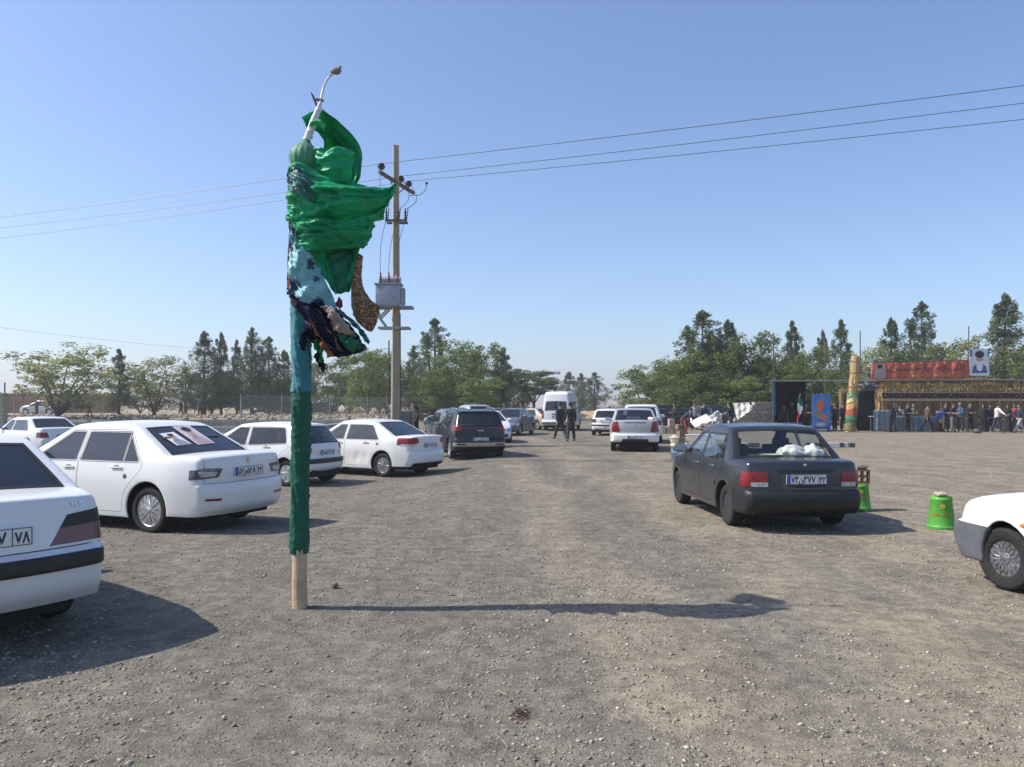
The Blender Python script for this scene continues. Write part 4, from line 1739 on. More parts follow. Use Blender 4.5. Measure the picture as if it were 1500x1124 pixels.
    def side_at(self, u, z, sd=1):
        p, n = self.hit((self.U(u), sd * 3, z), (0, -sd, 0))
        return p if p is not None else Vector((self.U(u), sd * self.hw, z))

    def line(self, name, pts, rad=0.004, m=None, parent=None):
        bm = bmesh.new()
        for pp in pts:
            tube(bm, pp, rad, 4)
        return bm_obj(name, bm, m or M_SEAL, parent or self.root)

    def plate(self, z, text=None, y=0.0, front=False, w=0.52, h=0.115, tilt=0.0, proud=0.012):
        p = self.front_at(y, z) if front else self.rear_at(y, z)
        sx = 1 if front else -1
        bm = bmesh.new()
        box(bm, (0, 0, 0), (0.012, w, h), bev=0.003)
        o = bm_obj('number_plate', bm, M_PLATE, self.root)
        o.location = (p.x + sx * proud, y, z)
        o.rotation_euler = (0, R(tilt), math.pi if front else 0)
        # seen from behind, left is +y
        bm = bmesh.new()
        box(bm, (-0.0075, w / 2 - 0.028, 0), (0.003, 0.040, h - 0.012))
        b = bm_obj('plate_band', bm, M_PLATEB, o)
        bm = bmesh.new()
        bw = 0.005
        for (cy, cz, sy_, sz_) in ((0, h / 2 - bw / 2, w, bw), (0, -h / 2 + bw / 2, w, bw), (w / 2 - bw / 2, 0, bw, h - 2 * bw), (-w / 2 + bw / 2, 0, bw, h - 2 * bw), (-w / 2 + 0.115, 0, bw, h - 2 * bw)):
            box(bm, (-0.0075, cy, cz), (0.002, sy_, sz_))
        bm_obj('plate_border', bm, M_PLATET, o)
        if text:
            main, code = text
            for (t, sz, cy, cz) in ((main, h * 0.86, 0.045, -0.004), (code, h * 0.80, -w / 2 + 0.058, -0.010)):
                me = text_mesh(t, sz, 0.0015, bold=0.0016)
                to = link('plate_text', me, M_PLATET, o)
                to.rotation_euler = (R(90), 0, R(-90))
                to.location = (-0.0085, cy, cz)
                xs = [v.co.x for v in me.vertices]
                wid = (max(xs) - min(xs)) if xs else 1
                lim = 0.315 if t is main else 0.088
                to.scale = (min(1.25, lim / wid), 1.12, 1)
        return o

    def handle(self, u, z, door, m=None):
        for sd in (1, -1):
            p = self.side_at(u, z, sd)
            bm = bmesh.new()
            box(bm, (p.x, p.y + sd * 0.012, p.z), (0.20, 0.022, 0.026), bev=0.009)
            bm2 = bm
            bm_obj('handle', bm2, m or self.sp['paint'], self.doors.get((door, sd), self.root), 50)
            # recess behind the handle
            bm = bmesh.new()
            bmesh.ops.create_uvsphere(bm, u_segments=14, v_segments=8, radius=1, matrix=Matrix.Translation((p.x + 0.01, p.y - sd * 0.001, p.z - 0.004)) @ Matrix.Diagonal((0.075, 0.006, 0.034, 1)))
            bm_obj('handle_recess', bm, M_TRIM, self.doors.get((door, sd), self.root), 50)

    def mirrors(self, u, z, m=None, size=1.0):
        for sd in (1, -1):
            p = self.side_at(u, z - 0.03, sd)
            bm = bmesh.new()
            c = Vector((p.x + 0.02, p.y + sd * 0.12 * size, z + 0.03))
            res = bmesh.ops.create_uvsphere(bm, u_segments=16, v_segments=10, radius=1, matrix=Matrix.Translation(c) @ Matrix.Diagonal((0.075 * size, 0.115 * size, 0.078 * size, 1)))
            for v in bm.verts:
                v.co.x = max(v.co.x, c.x - 0.035 * size)
                v.co.z = max(v.co.z, c.z - 0.055 * size)
            tube(bm, [(p.x, p.y - sd * 0.02, z - 0.02), (p.x + 0.01, p.y + sd * 0.06, z)], [0.03, 0.022], 8)
            o = bm_obj('wing_mirror', bm, m or self.sp['paint'], self.root, 50)
            bm = bmesh.new()
            box(bm, (c.x - 0.037 * size, c.y, c.z + 0.005), (0.004, 0.17 * size, 0.10 * size), bev=0.001)
            bm_obj('mirror_glass', bm, M_CHROME, o)

    def place(self, x, y, heading):
        """x, y on the ground of the wheelbase centre; heading in degrees, 0 pointing away from the camera, positive to the left"""
        self.root.location = (x, y, G(x, y))
        self.root.rotation_euler = (0, 0, R(90 + heading))
        return self

    def place_wheel(self, px, d, heading, axle='ra', sd=1):
        """stand the car so that one wheel is seen at column px, d metres away"""
        u = self.sp[axle] - self.x0
        y = sd * (self.hw - 0.09)
        a = R(90 + heading)
        ox = u * math.cos(a) - y * math.sin(a)
        oy = u * math.sin(a) + y * math.cos(a)
        return self.place(gx(px, d) - ox, d - oy, heading)


WHEELS = {}


def wheel_meshes(style, r, w):
    key = (style, round(r, 3), round(w, 3))
    if key in WHEELS:
        return WHEELS[key]
    rr = r * {'steel': 0.64, 'cover': 0.69, 'multi': 0.68, 'mesh': 0.60, 'alloy5': 0.70, 'plain': 0.66}.get(style, 0.66)
    h = w / 2
    bm = bmesh.new()
    prof = [(rr - 0.01, -h * 0.80), (rr + 0.012, -h * 0.98), (r * 0.86, -h), (r * 0.965, -h * 0.86), (r * 0.995, -h * 0.55), (r, 0), (r * 0.995, h * 0.55), (r * 0.965, h * 0.86),
            (r * 0.93, h * 0.96), (r * 0.86, h), (r * 0.80, h * 0.985), (rr + 0.012, h * 0.98), (rr - 0.01, h * 0.80)]
    lathe(bm, prof, 40, 'Y', closed=True)
    bmesh.ops.recalc_face_normals(bm, faces=bm.faces[:])
    tm = bpy.data.meshes.new('tyre')
    bm.to_mesh(tm)
    bm.free()
    tm.materials.append(M_RUBBER)
    for p in tm.polygons:
        p.use_smooth = True
    tm.set_sharp_from_angle(angle=R(50))
    bm = bmesh.new()
    f = h * 0.82
    m2 = M_ALLOY
    dark = 0

    def dish(prof_, seg=36):
        lathe(bm, prof_, seg, 'Y')
    # barrel and flange
    lathe(bm, [(rr, -h * 0.8), (rr * 0.9, -h * 0.5), (rr * 0.88, f - 0.03), (rr * 0.96, f), (rr + 0.004, f + 0.006), (rr + 0.004, f - 0.01)], 36, 'Y')
    nb = len(bm.faces)

    def spoke(a, r0, r1, w0, w1, y0, y1, th=0.018):
        ca, sa = math.cos(a), math.sin(a)
        vs = []
        for (rd, wd, yy) in ((r0, w0, y0), ((r0 + r1) / 2, (w0 + w1) / 2, (y0 + y1) / 2 + 0.006), (r1, w1, y1)):
            for (t, dy) in ((-wd, -th), (-wd * 0.7, 0), (wd * 0.7, 0), (wd, -th)):
                vs.append(bm.verts.new((rd * ca - t * sa, yy + dy, rd * sa + t * ca)))
        for i in range(2):
            for k in range(4):
                bm.faces.new((vs[i * 4 + k], vs[i * 4 + (k + 1) % 4], vs[i * 4 + 4 + (k + 1) % 4], vs[i * 4 + 4 + k]))
        bm.faces.new(vs[0:4])
        bm.faces.new(vs[8:12])
    mback = M_TRIM
    backs = []
    if style in ('cover', 'multi', 'alloy5', 'mesh', 'plain'):
        b0 = len(bm.faces)
        bm.faces.ensure_lookup_table()
        lathe(bm, [(rr * 0.92, f - 0.035), (rr * 0.5, f - 0.045), (0.02, f - 0.045)], 24, 'Y')
        bm.faces.ensure_lookup_table()
        backs = list(range(b0, len(bm.faces)))
    if style == 'cover':
        for k in range(7):
            a = 2 * math.pi * k / 7
            for da in (-0.17, 0.17):
                spoke(a + da, rr * 0.20, rr * 0.93, 0.016, 0.024, f + 0.004, f - 0.004)
        lathe(bm, [(rr * 0.26, f - 0.03), (rr * 0.26, f), (rr * 0.2, f + 0.008), (0.001, f + 0.012)], 20, 'Y')
    elif style == 'multi':
        for k in range(10):
            spoke(2 * math.pi * k / 10, rr * 0.22, rr * 0.93, 0.013, 0.02, f, f - 0.004)
        lathe(bm, [(rr * 0.25, f - 0.03), (rr * 0.25, f), (0.001, f + 0.006)], 20, 'Y')
    elif style == 'alloy5':
        for k in range(5):
            spoke(2 * math.pi * k / 5, rr * 0.2, rr * 0.93, 0.03, 0.022, f, f - 0.004)
        lathe(bm, [(rr * 0.25, f - 0.03), (rr * 0.25, f), (0.001, f + 0.006)], 20, 'Y')
    elif style == 'mesh':
        for k in range(16):
            a = 2 * math.pi * k / 16
            c0 = Vector((rr * 0.30 * math.cos(a), f - 0.012, rr * 0.30 * math.sin(a)))
            c1 = Vector((rr * 0.60 * math.cos(a), f - 0.003, rr * 0.60 * math.sin(a)))
            tube(bm, [c0, c1], 0.0033, 5)
            for da in (-0.20, 0.20):
                c2 = Vector((rr * 0.93 * math.cos(a + da), f - 0.006, rr * 0.93 * math.sin(a + da)))
                tube(bm, [c1, c2], 0.0033, 5)
        lathe(bm, [(rr * 0.32, f - 0.04), (rr * 0.32, f - 0.008), (rr * 0.2, f), (0.001, f + 0.004)], 20, 'Y')
        for k in range(8):
            a = 2 * math.pi * k / 8
            ico(bm, (rr * 0.26 * math.cos(a), f - 0.002, rr * 0.26 * math.sin(a)), 0.008, 1)
    elif style == 'steel':
        lathe(bm, [(rr * 0.90, f - 0.03), (rr * 0.72, f - 0.035), (rr * 0.55, f - 0.012), (rr * 0.40, f - 0.012), (rr * 0.3, f - 0.035), (rr * 0.26, f - 0.03), (rr * 0.22, f - 0.01), (0.001, f)], 36, 'Y')
        for k in range(8):
            a = 2 * math.pi * k / 8
            lathe(bm, [(0.001, 0.0), (0.019, 0.0), (0.022, 0.004)], 10, 'Y', Matrix.Translation((rr * 0.70 * math.cos(a), f - 0.031, rr * 0.70 * math.sin(a))))
            ico(bm, (rr * 0.34 * math.cos(a), f - 0.018, rr * 0.34 * math.sin(a)), 0.011, 1)
    else:
        for k in range(6):
            spoke(2 * math.pi * k / 6, rr * 0.2, rr * 0.93, 0.028, 0.03, f, f - 0.004)
        lathe(bm, [(rr * 0.25, f - 0.03), (rr * 0.25, f), (0.001, f + 0.006)], 16, 'Y')
    bmesh.ops.recalc_face_normals(bm, faces=bm.faces[:])
    rm = bpy.data.meshes.new('rim')
    bset = set(backs)
    bm.faces.ensure_lookup_table()
    for i in bset:
        bm.faces[i].material_index = 1
    if style == 'mesh' or style == 'cover' or style == 'multi':
        pass
    bm.to_mesh(rm)
    bm.free()
    rm.materials.append(M_STEELW if style == 'steel' else mat('alloy_dull', (0.26, 0.26, 0.27), 0.4, 0.8, var=0.3, vscale=30) if style == 'mesh' else M_ALLOY)
    rm.materials.append(M_TRIM)
    for p in rm.polygons:
        p.use_smooth = True
    rm.set_sharp_from_angle(angle=R(35))
    WHEELS[key] = (tm, rm)
    return WHEELS[key]
# ------------------------------------------------------------------ the vehicles
M_X = None


def sides(belt, zt, A0, A1, B, C1, C0, ra_front, sill=0.27, quarter=None, lean=0.03, two_door=False, zbr=None, rear_low=None):
    """doors and side windows of a four door car. A0/A1: base and top of the windscreen pillar, C0/C1: base and top of the rear pillar"""
    zbr = zbr or belt
    wins = [{'door': 0, 'poly': [(B + 0.045, belt + 0.012), (A0, belt + 0.006, 0.02), (A1, zt, 0.03), (B + 0.045 - lean * 0.3, zt, 0.02)]}]
    doors = [{'poly': [(B + 0.004, sill, 0.05), (A0 + 0.13, sill, 0.05), (A0 + 0.15, belt, 0.05), (A1 + 0.05, zt + 0.035, 0.05), (B + 0.004 - lean * 0.3, zt + 0.035, 0.01)]}]
    rl = rear_low or ra_front
    if quarter is None:
        wins.append({'door': 1, 'poly': [(C0, zbr + 0.012, 0.05), (B - 0.045, belt + 0.012), (B - 0.045 - lean * 0.3, zt, 0.02), (C1, zt, 0.05)]})
    else:
        q = quarter
        wins.append({'door': 1, 'poly': [(q, zbr + 0.012, 0.01), (B - 0.045, belt + 0.012), (B - 0.045 - lean * 0.3, zt, 0.02), (q + 0.02, zt, 0.01)]})
        wins.append({'door': 1, 'poly': [(C0, zbr + 0.014, 0.05), (q - 0.028, zbr + 0.012, 0.01), (q - 0.010, zt, 0.01), (C1, zt, 0.06)]})
    doors.append({'poly': [(B - 0.004, sill, 0.05), (B - 0.004 - lean * 0.3, zt + 0.035, 0.01), (C1 - 0.03, zt + 0.035, 0.06), (C0 - 0.075, zbr - 0.02, 0.08),
                           (C0 - 0.02, zbr - 0.12, 0.08), (rl - 0.02, 0.52, 0.10), (rl, sill, 0.05)]})
    return wins, doors


def boot_seams(c, u0, u1, s, z0, rg):
    """gap around a boot lid on the rear face"""
    pass


def sp_saloon_big():
    w, d = sides(0.945, 1.335, 3.16, 2.55, 2.27, 1.46, 1.13, 1.42, quarter=1.43)
    return dict(L=4.50, W=1.74, H=1.47, wr=0.31, ra=0.97, fa=3.63, arch=0.37, belt=0.945, zmid=0.60, tumble=0.44, crease=0.66, tw=0.2,
                profile=[(0.12, 0.25, 0.05), (0.02, 0.34, 0.06), (0.0, 0.56, 0.05), (0.03, 0.665, 0.03), (0.075, 0.68, 0.015, 'tr0'), (0.055, 0.80, 0.06), (0.075, 1.02, 0.07), (0.3, 1.055, 0.15),
                         (0.66, 1.045, 0, 'tr1'), (0.70, 1.04, 0.0, 'rg0'), (1.34, 1.385, 0.0, 'rg1'), (1.50, 1.44, 0.25), (2.05, 1.475, 0.5), (2.55, 1.43, 0.25), (2.64, 1.395, 0, 'ws1'),
                         (3.36, 0.995, 0.0, 'ws0'), (3.44, 0.965, 0.04, 'hd0'), (4.1, 0.85, 0.35), (4.36, 0.74, 0.12, 'hd1'), (4.42, 0.62, 0.05), (4.50, 0.54, 0.06), (4.50, 0.34, 0.06), (4.38, 0.22, 0.05)],
                windows=w, doors=d, cabin=(0.95, 3.05), rim='cover', paint=M_WHITE, bow_r=0.16, bow_f=0.24, glass=G_DARK, round=0.05)


def sp_saloon_square():
    w, d = sides(0.93, 1.30, 3.02, 2.52, 2.20, 1.30, 0.98, 1.37, quarter=1.30)
    return dict(L=4.41, W=1.71, H=1.41, wr=0.295, ra=0.93, fa=3.60, arch=0.345, belt=0.93, zmid=0.58, tumble=0.40,
                profile=[(0.13, 0.27, 0.05), (0.025, 0.37, 0.10), (0.0, 0.515, 0.02), (-0.012, 0.525, 0.008), (-0.012, 0.605, 0.008), (0.0, 0.615, 0.01), (0.04, 0.64, 0.015), (0.05, 0.66, 0.01, 'tr0'), (0.115, 1.00, 0.035), (0.3, 1.02, 0.15),
                         (0.62, 1.025, 0, 'tr1'), (0.66, 1.025, 0.0, 'rg0'), (1.20, 1.335, 0.0, 'rg1'), (1.34, 1.385, 0.25), (1.95, 1.415, 0.5), (2.50, 1.37, 0.25), (2.58, 1.34, 0, 'ws1'),
                         (3.22, 0.97, 0.0, 'ws0'), (3.30, 0.945, 0.04, 'hd0'), (4.0, 0.84, 0.35), (4.26, 0.75, 0.06, 'hd1'), (4.32, 0.62, 0.03), (4.41, 0.58, 0.05), (4.41, 0.34, 0.08), (4.28, 0.22, 0.05)],
                windows=w, doors=d, cabin=(0.9, 2.95), rim='plain', paint=M_WHITE2, bow_r=0.17, bow_f=0.2, taper_r=(0.9, 0.13), glass=G_DARK, round=0.04, wheel_in=0.10)


def sp_hatch():
    w, d = sides(0.92, 1.33, 2.62, 2.02, 1.70, 0.72, 0.56, 1.02, lean=0.02, zbr=0.97)
    return dict(L=3.84, W=1.66, H=1.44, wr=0.295, ra=0.60, fa=3.04, arch=0.35, belt=0.92, zmid=0.60, tumble=0.40,
                profile=[(0.10, 0.30, 0.05), (0.0, 0.38, 0.06), (-0.005, 0.47, 0.01), (-0.005, 0.60, 0.03), (0.06, 0.63, 0.02, 'tr0'), (0.055, 0.86, 0.05), (0.09, 0.93, 0.03), (0.11, 0.96, 0.0, 'rg0'),
                         (0.45, 1.33, 0, 'rg1'), (0.50, 1.385, 0.04), (0.9, 1.42, 0.3), (1.55, 1.445, 0.4), (2.02, 1.40, 0.25), (2.10, 1.365, 0, 'ws1'), (2.84, 0.98, 0, 'ws0'), (2.92, 0.95, 0.05, 'hd0'), (3.5, 0.79, 0.3), (3.72, 0.66, 0.12, 'hd1'),
                         (3.78, 0.56, 0.03), (3.84, 0.50, 0.05), (3.83, 0.33, 0.06), (3.72, 0.22, 0.05)],
                windows=w, doors=d, cabin=(0.45, 2.6), rim='plain', paint=M_WHITE, bow_r=0.16, bow_f=0.3, taper_r=(0.7, 0.10), taper_f=(1.1, 0.18), glass=G_MID, round=0.06, glass_s=0.92)


def sp_saloon_round():
    w, d = sides(0.95, 1.335, 3.10, 2.50, 2.24, 1.40, 1.08, 1.40, quarter=None)
    return dict(L=4.49, W=1.72, H=1.46, wr=0.305, ra=0.96, fa=3.63, arch=0.365, belt=0.95, zmid=0.60, tumble=0.46, tw=0.2,
                profile=[(0.13, 0.27, 0.05), (0.02, 0.36, 0.07), (0.0, 0.58, 0.06), (0.05, 0.68, 0.02, 'tr0'), (0.045, 0.85, 0.06), (0.035, 1.04, 0.04), (0.3, 1.06, 0.12),
                         (0.62, 1.055, 0, 'tr1'), (0.66, 1.05, 0.0, 'rg0'), (1.34, 1.385, 0.0, 'rg1'), (1.50, 1.43, 0.3), (2.05, 1.465, 0.5), (2.50, 1.42, 0.3), (2.58, 1.39, 0, 'ws1'),
                         (3.32, 0.99, 0.0, 'ws0'), (3.40, 0.96, 0.04, 'hd0'), (4.1, 0.83, 0.35), (4.36, 0.70, 0.14, 'hd1'), (4.42, 0.60, 0.05), (4.49, 0.52, 0.06), (4.48, 0.34, 0.06), (4.38, 0.22, 0.05)],
                windows=w, doors=d, cabin=(0.92, 3.0), rim='multi', paint=M_WHITE, bow_r=0.18, bow_f=0.26, taper_r=(0.9, 0.13), glass=G_MID, round=0.075)


def sp_pride():
    w, d = sides(0.865, 1.235, 2.66, 2.18, 1.86, 1.10, 0.92, 1.20, quarter=1.14)
    return dict(L=3.935, W=1.63, H=1.39, wr=0.275, ra=0.83, fa=3.175, arch=0.325, belt=0.865, zmid=0.54, tumble=0.36, tuck=0.045,
                profile=[(0.12, 0.25, 0.06), (0.02, 0.32, 0.10), (0.0, 0.455, 0.05), (0.02, 0.52, 0.03), (0.075, 0.535, 0.01, 'tr0'), (0.085, 0.76, 0.05), (0.11, 0.905, 0.05), (0.25, 0.93, 0.12),
                         (0.60, 0.93, 0, 'tr1'), (0.64, 0.93, 0.0, 'rg0'), (1.05, 1.285, 0.0, 'rg1'), (1.14, 1.335, 0.14), (1.75, 1.375, 0.4), (2.14, 1.33, 0.2), (2.22, 1.295, 0, 'ws1'),
                         (2.82, 0.915, 0.0, 'ws0'), (2.90, 0.885, 0.04, 'hd0'), (3.55, 0.80, 0.3), (3.78, 0.72, 0.10, 'hd1'), (3.83, 0.56, 0.02), (3.91, 0.53, 0.04), (3.93, 0.36, 0.08), (3.82, 0.22, 0.05)],
                windows=w, doors=d, cabin=(0.80, 2.56), rim='steel', paint=M_DGREY, bow_r=0.13, bow_f=0.22, taper_r=(0.8, 0.09), glass=G_CLEAR, round=0.05, glass_s=0.93, wheel_in=0.045, tw=0.175, lowseat=True)


def sp_logan():
    w, d = sides(0.99, 1.385, 3.06, 2.50, 2.22, 1.36, 1.12, 1.36, quarter=1.36)
    return dict(L=4.25, W=1.74, H=1.525, wr=0.30, ra=0.82, fa=3.45, arch=0.36, belt=0.99, zmid=0.62, tumble=0.36,
                profile=[(0.12, 0.33, 0.05), (0.02, 0.38, 0.05), (0.0, 0.58, 0.05), (0.04, 0.64, 0.02), (0.07, 0.66, 0.01, 'tr0'), (0.06, 0.9, 0.1), (0.09, 1.10, 0.05), (0.25, 1.12, 0.1),
                         (0.50, 1.115, 0, 'tr1'), (0.54, 1.115, 0.0, 'rg0'), (1.10, 1.45, 0.0, 'rg1'), (1.24, 1.50, 0.2), (1.9, 1.53, 0.5), (2.5, 1.48, 0.25), (2.58, 1.45, 0, 'ws1'),
                         (3.24, 1.05, 0.0, 'ws0'), (3.32, 1.02, 0.04, 'hd0'), (3.95, 0.90, 0.3), (4.14, 0.78, 0.10, 'hd1'), (4.18, 0.64, 0.03), (4.25, 0.60, 0.05), (4.24, 0.34, 0.06), (4.12, 0.22, 0.05)],
                windows=w, doors=d, cabin=(0.80, 2.95), rim='plain', paint=M_SILVER, bow_r=0.14, bow_f=0.22, taper_r=(0.8, 0.11), glass=G_MID, round=0.055, glass_s=0.93)


def sp_suv():
    w, d = sides(1.05, 1.50, 3.05, 2.45, 2.20, 1.05, 0.80, 1.36, lean=0.02, quarter=1.18)
    return dict(L=4.43, W=1.83, H=1.67, wr=0.345, ra=0.90, fa=3.54, arch=0.41, belt=1.05, zmid=0.70, tumble=0.36, sill=0.26,
                profile=[(0.16, 0.32, 0.05), (0.05, 0.40, 0.06), (0.0, 0.52, 0.04), (0.0, 0.66, 0.06), (0.06, 0.74, 0.03, 'tr0'), (0.07, 1.00, 0.08), (0.09, 1.12, 0.05), (0.12, 1.16, 0, 'rg0'),
                         (0.38, 1.53, 0, 'rg1'), (0.36, 1.60, 0.03), (0.8, 1.65, 0.2), (1.6, 1.68, 0.4), (2.34, 1.60, 0.3), (2.42, 1.565, 0, 'ws1'), (3.22, 1.12, 0, 'ws0'), (3.30, 1.09, 0.05, 'hd0'), (4.0, 0.98, 0.3), (4.30, 0.86, 0.12, 'hd1'),
                         (4.36, 0.66, 0.04), (4.43, 0.56, 0.06), (4.42, 0.38, 0.06), (4.28, 0.26, 0.05)],
                windows=w, doors=d, cabin=(0.45, 2.95), rim='alloy5', paint=M_NAVY, bow_r=0.16, bow_f=0.26, taper_r=(0.9, 0.10), glass=G_DARK, round=0.07, glass_s=0.90, tw=0.225)


def sp_van():
    wins = [{'poly': [(0.45, 1.28), (1.55, 1.28), (1.55, 1.86), (0.50, 1.86)]}, {'poly': [(1.68, 1.28), (2.75, 1.28), (2.75, 1.86), (1.68, 1.86)]},
            {'poly': [(2.85, 1.28), (3.55, 1.28), (3.55, 1.86), (2.85, 1.86)]}, {'poly': [(3.72, 1.18), (4.78, 1.13), (4.32, 1.84), (3.72, 1.86)]}]
    doors = [{'poly': [(3.64, 0.4), (4.72, 0.42), (4.86, 1.0), (4.40, 1.92), (3.64, 1.92)]}]
    wins[3]['door'] = 0
    return dict(L=5.38, W=1.92, H=2.55, wr=0.34, ra=1.15, fa=4.26, arch=0.42, belt=1.10, zmid=0.80, tumble=0.15, shoulder=0.02, sill=0.30,
                profile=[(0.12, 0.36, 0.05), (0.0, 0.42, 0.05), (0.0, 0.62, 0.03), (0.06, 0.66, 0.02, 'tr0'), (0.06, 1.12, 0.1), (0.07, 1.30, 0, 'rg0'), (0.12, 1.88, 0, 'rg1'), (0.20, 2.38, 0.10), (0.5, 2.50, 0.3), (2.5, 2.55, 0.5), (3.6, 2.46, 0.4), (4.30, 2.06, 0.2),
                         (4.42, 1.95, 0, 'ws1'), (4.98, 1.20, 0, 'ws0'), (5.06, 1.10, 0.05), (5.26, 0.98, 0.1), (5.32, 0.62, 0.05), (5.38, 0.56, 0.05), (5.37, 0.36, 0.06), (5.24, 0.28, 0.05)],
                windows=wins, doors=doors, cabin=(0.3, 4.7), rim='plain', paint=M_WHITE2, bow_r=0.10, bow_f=0.2, taper_r=(0.6, 0.04), taper_f=(0.8, 0.10), glass=G_DARK, round=0.08, glass_s=0.88, noint=True, tub=0.5)


def dress(c, front=True):
    """pieces most cars share: head lamps, grille, mirrors"""
    s = c.sp
    prof = s['profile']
    hz = next(p[1] for p in prof if len(p) > 3 and p[3] == 'hd1') if any(len(p) > 3 and p[3] == 'hd1' for p in prof) else 0.95
    for sd in (1, -1):
        c.rear_poly('headlight', M_HEADL, [(0.42, hz - 0.02), (c.hw + 0.1, hz + 0.06), (c.hw + 0.1, hz - 0.11), (0.44, hz - 0.15)], sd, s['L'] - 0.55, front=True)
    c.rear_poly('grille', M_TRIM, [(-0.38, hz - 0.03), (0.38, hz - 0.03), (0.34, hz - 0.13), (-0.34, hz - 0.13)], 1, s['L'] - 0.5, front=True)
    c.rear_poly('lower_grille', M_TRIM, [(-0.5, 0.42), (0.5, 0.42), (0.45, 0.28), (-0.45, 0.28)], 1, s['L'] - 0.5, front=True)
G_L = 'cars parked side by side on the left'
# -- nearest: square white saloon cut by the left edge
c = Car(sp_saloon_square(), 'parked_car', 'white saloon nearest on the left with dark wedge tail lights and a black bumper strip', 'car', G_L)
carA = c
c.patch('bumper_strip', M_TRIM, [(Vector((0, 0, 0.612)), Vector((0, 0, 1))), (Vector((0, 0, 0.518)), Vector((0, 0, -1))), (Vector((c.U(0.62), 0, 0)), Vector((1, 0, 0)))], 0.012)
for sd in (1, -1):
    c.rear_poly('tail_light', M_TAILD, [(0.37, 0.675), (0.50, 0.865), (0.95, 0.905), (0.95, 0.675)], sd, 0.34)
    c.rear_poly('tail_light_band', M_TRIM, [(0.445, 0.785), (0.50, 0.868), (0.95, 0.908), (0.95, 0.80)], sd, 0.335, 0.006)
c.rear_poly('number_plate_recess', M_WHITE2, [(-0.42, 0.69), (-0.42, 0.86), (0.42, 0.86), (0.42, 0.69)], 1, 0.3, 0.003)
c.plate(0.765, ('۶۳ب۴۱۷', '۷۸'))
me = text_mesh('PARS', 0.075, 0.002)
t_ = link('badge', me, M_CHROME, c.root)
p_ = c.rear_at(-0.52, 0.935)
t_.location = (p_.x - 0.004, -0.52, 0.935)
t_.rotation_euler = (R(90 - 11), 0, R(-90))
t_.scale = (1.2, 0.75, 1)
c.line('boot_seam', [[(c.rear_at(y, 0.655).x - 0.001, y, 0.655) for y in np.linspace(-0.72, 0.72, 13)],
                     [(c.rear_at(-0.765, z).x - 0.001, -0.765, z) for z in np.linspace(0.9, 1.0, 5)]], 0.0045)
for k in (0, 1):
    c.handle((2.30, 1.42)[k], 0.84, k)
dress(c)
c.mirrors(2.98, 0.98)
c.place_wheel(94, 5.98, 50, 'ra', -1)

# -- white saloon with posters in its rear window
c = Car(sp_saloon_big(), 'parked_car', 'white saloon with two portrait posters stuck in its rear window and smoked tail lights', 'car', G_L)
carB = c
for sd in (1, -1):
    c.rear_poly('tail_light', M_TAILSM, [(0.44, 0.86), (0.50, 0.745), (0.92, 0.725), (0.96, 0.80), (0.70, 0.875)], sd, 0.30, 0.005)
    c.rear_poly('tail_light_inner', M_TAILW, [(0.52, 0.82), (0.54, 0.765), (0.74, 0.755), (0.76, 0.83)], sd, 0.44, 0.008)
    c.rear_poly('reflector', M_TAIL, [(0.50, 0.475), (0.50, 0.445), (0.72, 0.455), (0.72, 0.485)], sd, 0.5, 0.005)
c.plate(0.80, ('۵۲م۵۲۸', '۲۲'))
c.line('bumper_seam', [[(c.rear_at(y, 0.672).x - 0.001, y, 0.672) for y in np.linspace(-0.80, 0.80, 17)]], 0.004)
bm = bmesh.new()
prism(bm, [(-0.035, 0.05), (0.035, 0.05), (0.035, -0.01), (0, -0.05), (-0.035, -0.01)], -0.004, 0.004, 'X', Matrix.Translation((c.rear_at(0, 0.94).x - 0.002, 0, 0.94)))
prism(bm, [(-0.02, 0.03), (0.015, 0.038), (0.02, 0.0), (0, -0.03), (-0.012, -0.005)], -0.007, 0.004, 'X', Matrix.Translation((c.rear_at(0, 0.94).x - 0.002, 0, 0.94)))
bm_obj('badge', bm, M_CHROME, c.root)
c.line('boot_seam', [[(c.rear_at(sy, z).x - 0.001, sy, z) for z in np.linspace(0.69, 1.0, 8)] for sy in (-0.69, 0.69)], 0.0035)
c.handle(2.43, 0.84, 0)
c.handle(1.52, 0.855, 1)
# fuel flap and portrait posters on the glass
bm = bmesh.new()
ico(bm, c.side_at(1.36, 0.745) + Vector((0, 0.002, 0)), 0.035, 2, 0, (1, 0.15, 1))
bm_obj('side_lamp', bm, M_GREYTRIM, c.root)
dress(c)
c.mirrors(3.08, 1.0)


def on_glass(c, name, cy, t, w, h, tw=0.0):
    """flat sheet on the rear glass: cy sideways, t 0..1 up the pane"""
    pr = c.sp['profile']
    a = next(p for p in pr if len(p) > 3 and p[3] == 'rg0')
    b = next(p for p in pr if len(p) > 3 and p[3] == 'rg1')
    A, B = Vector((c.U(a[0]), 0, a[1])), Vector((c.U(b[0]), 0, b[1]))
    up = (B - A).normalized()
    nrm = Vector((-up.z, 0, up.x))
    o = A + (B - A) * t
    p, n = c.hit(Vector((o.x, cy, o.z)) + nrm * 1.0, -nrm)
    if p is None:
        p = o
    e = empty(name, parent=c.root)
    side = Vector((0, -1, 0))
    M = Matrix((side, up, nrm)).transposed().to_4x4()
    e.matrix_local = Matrix.Translation(p + nrm * 0.008) @ M @ Matrix.Rotation(tw, 4, 'Z')
    return e


M_PAPER = mat('paper', (0.74, 0.74, 0.76), 0.6)
M_SKIN = mat('printed_skin', (0.45, 0.29, 0.20), 0.7, var=0.25, vscale=30)
M_INK = mat('printed_black', (0.02, 0.02, 0.025), 0.6)
M_GREYINK = mat('printed_grey', (0.28, 0.29, 0.33), 0.6, var=0.3, vscale=30)


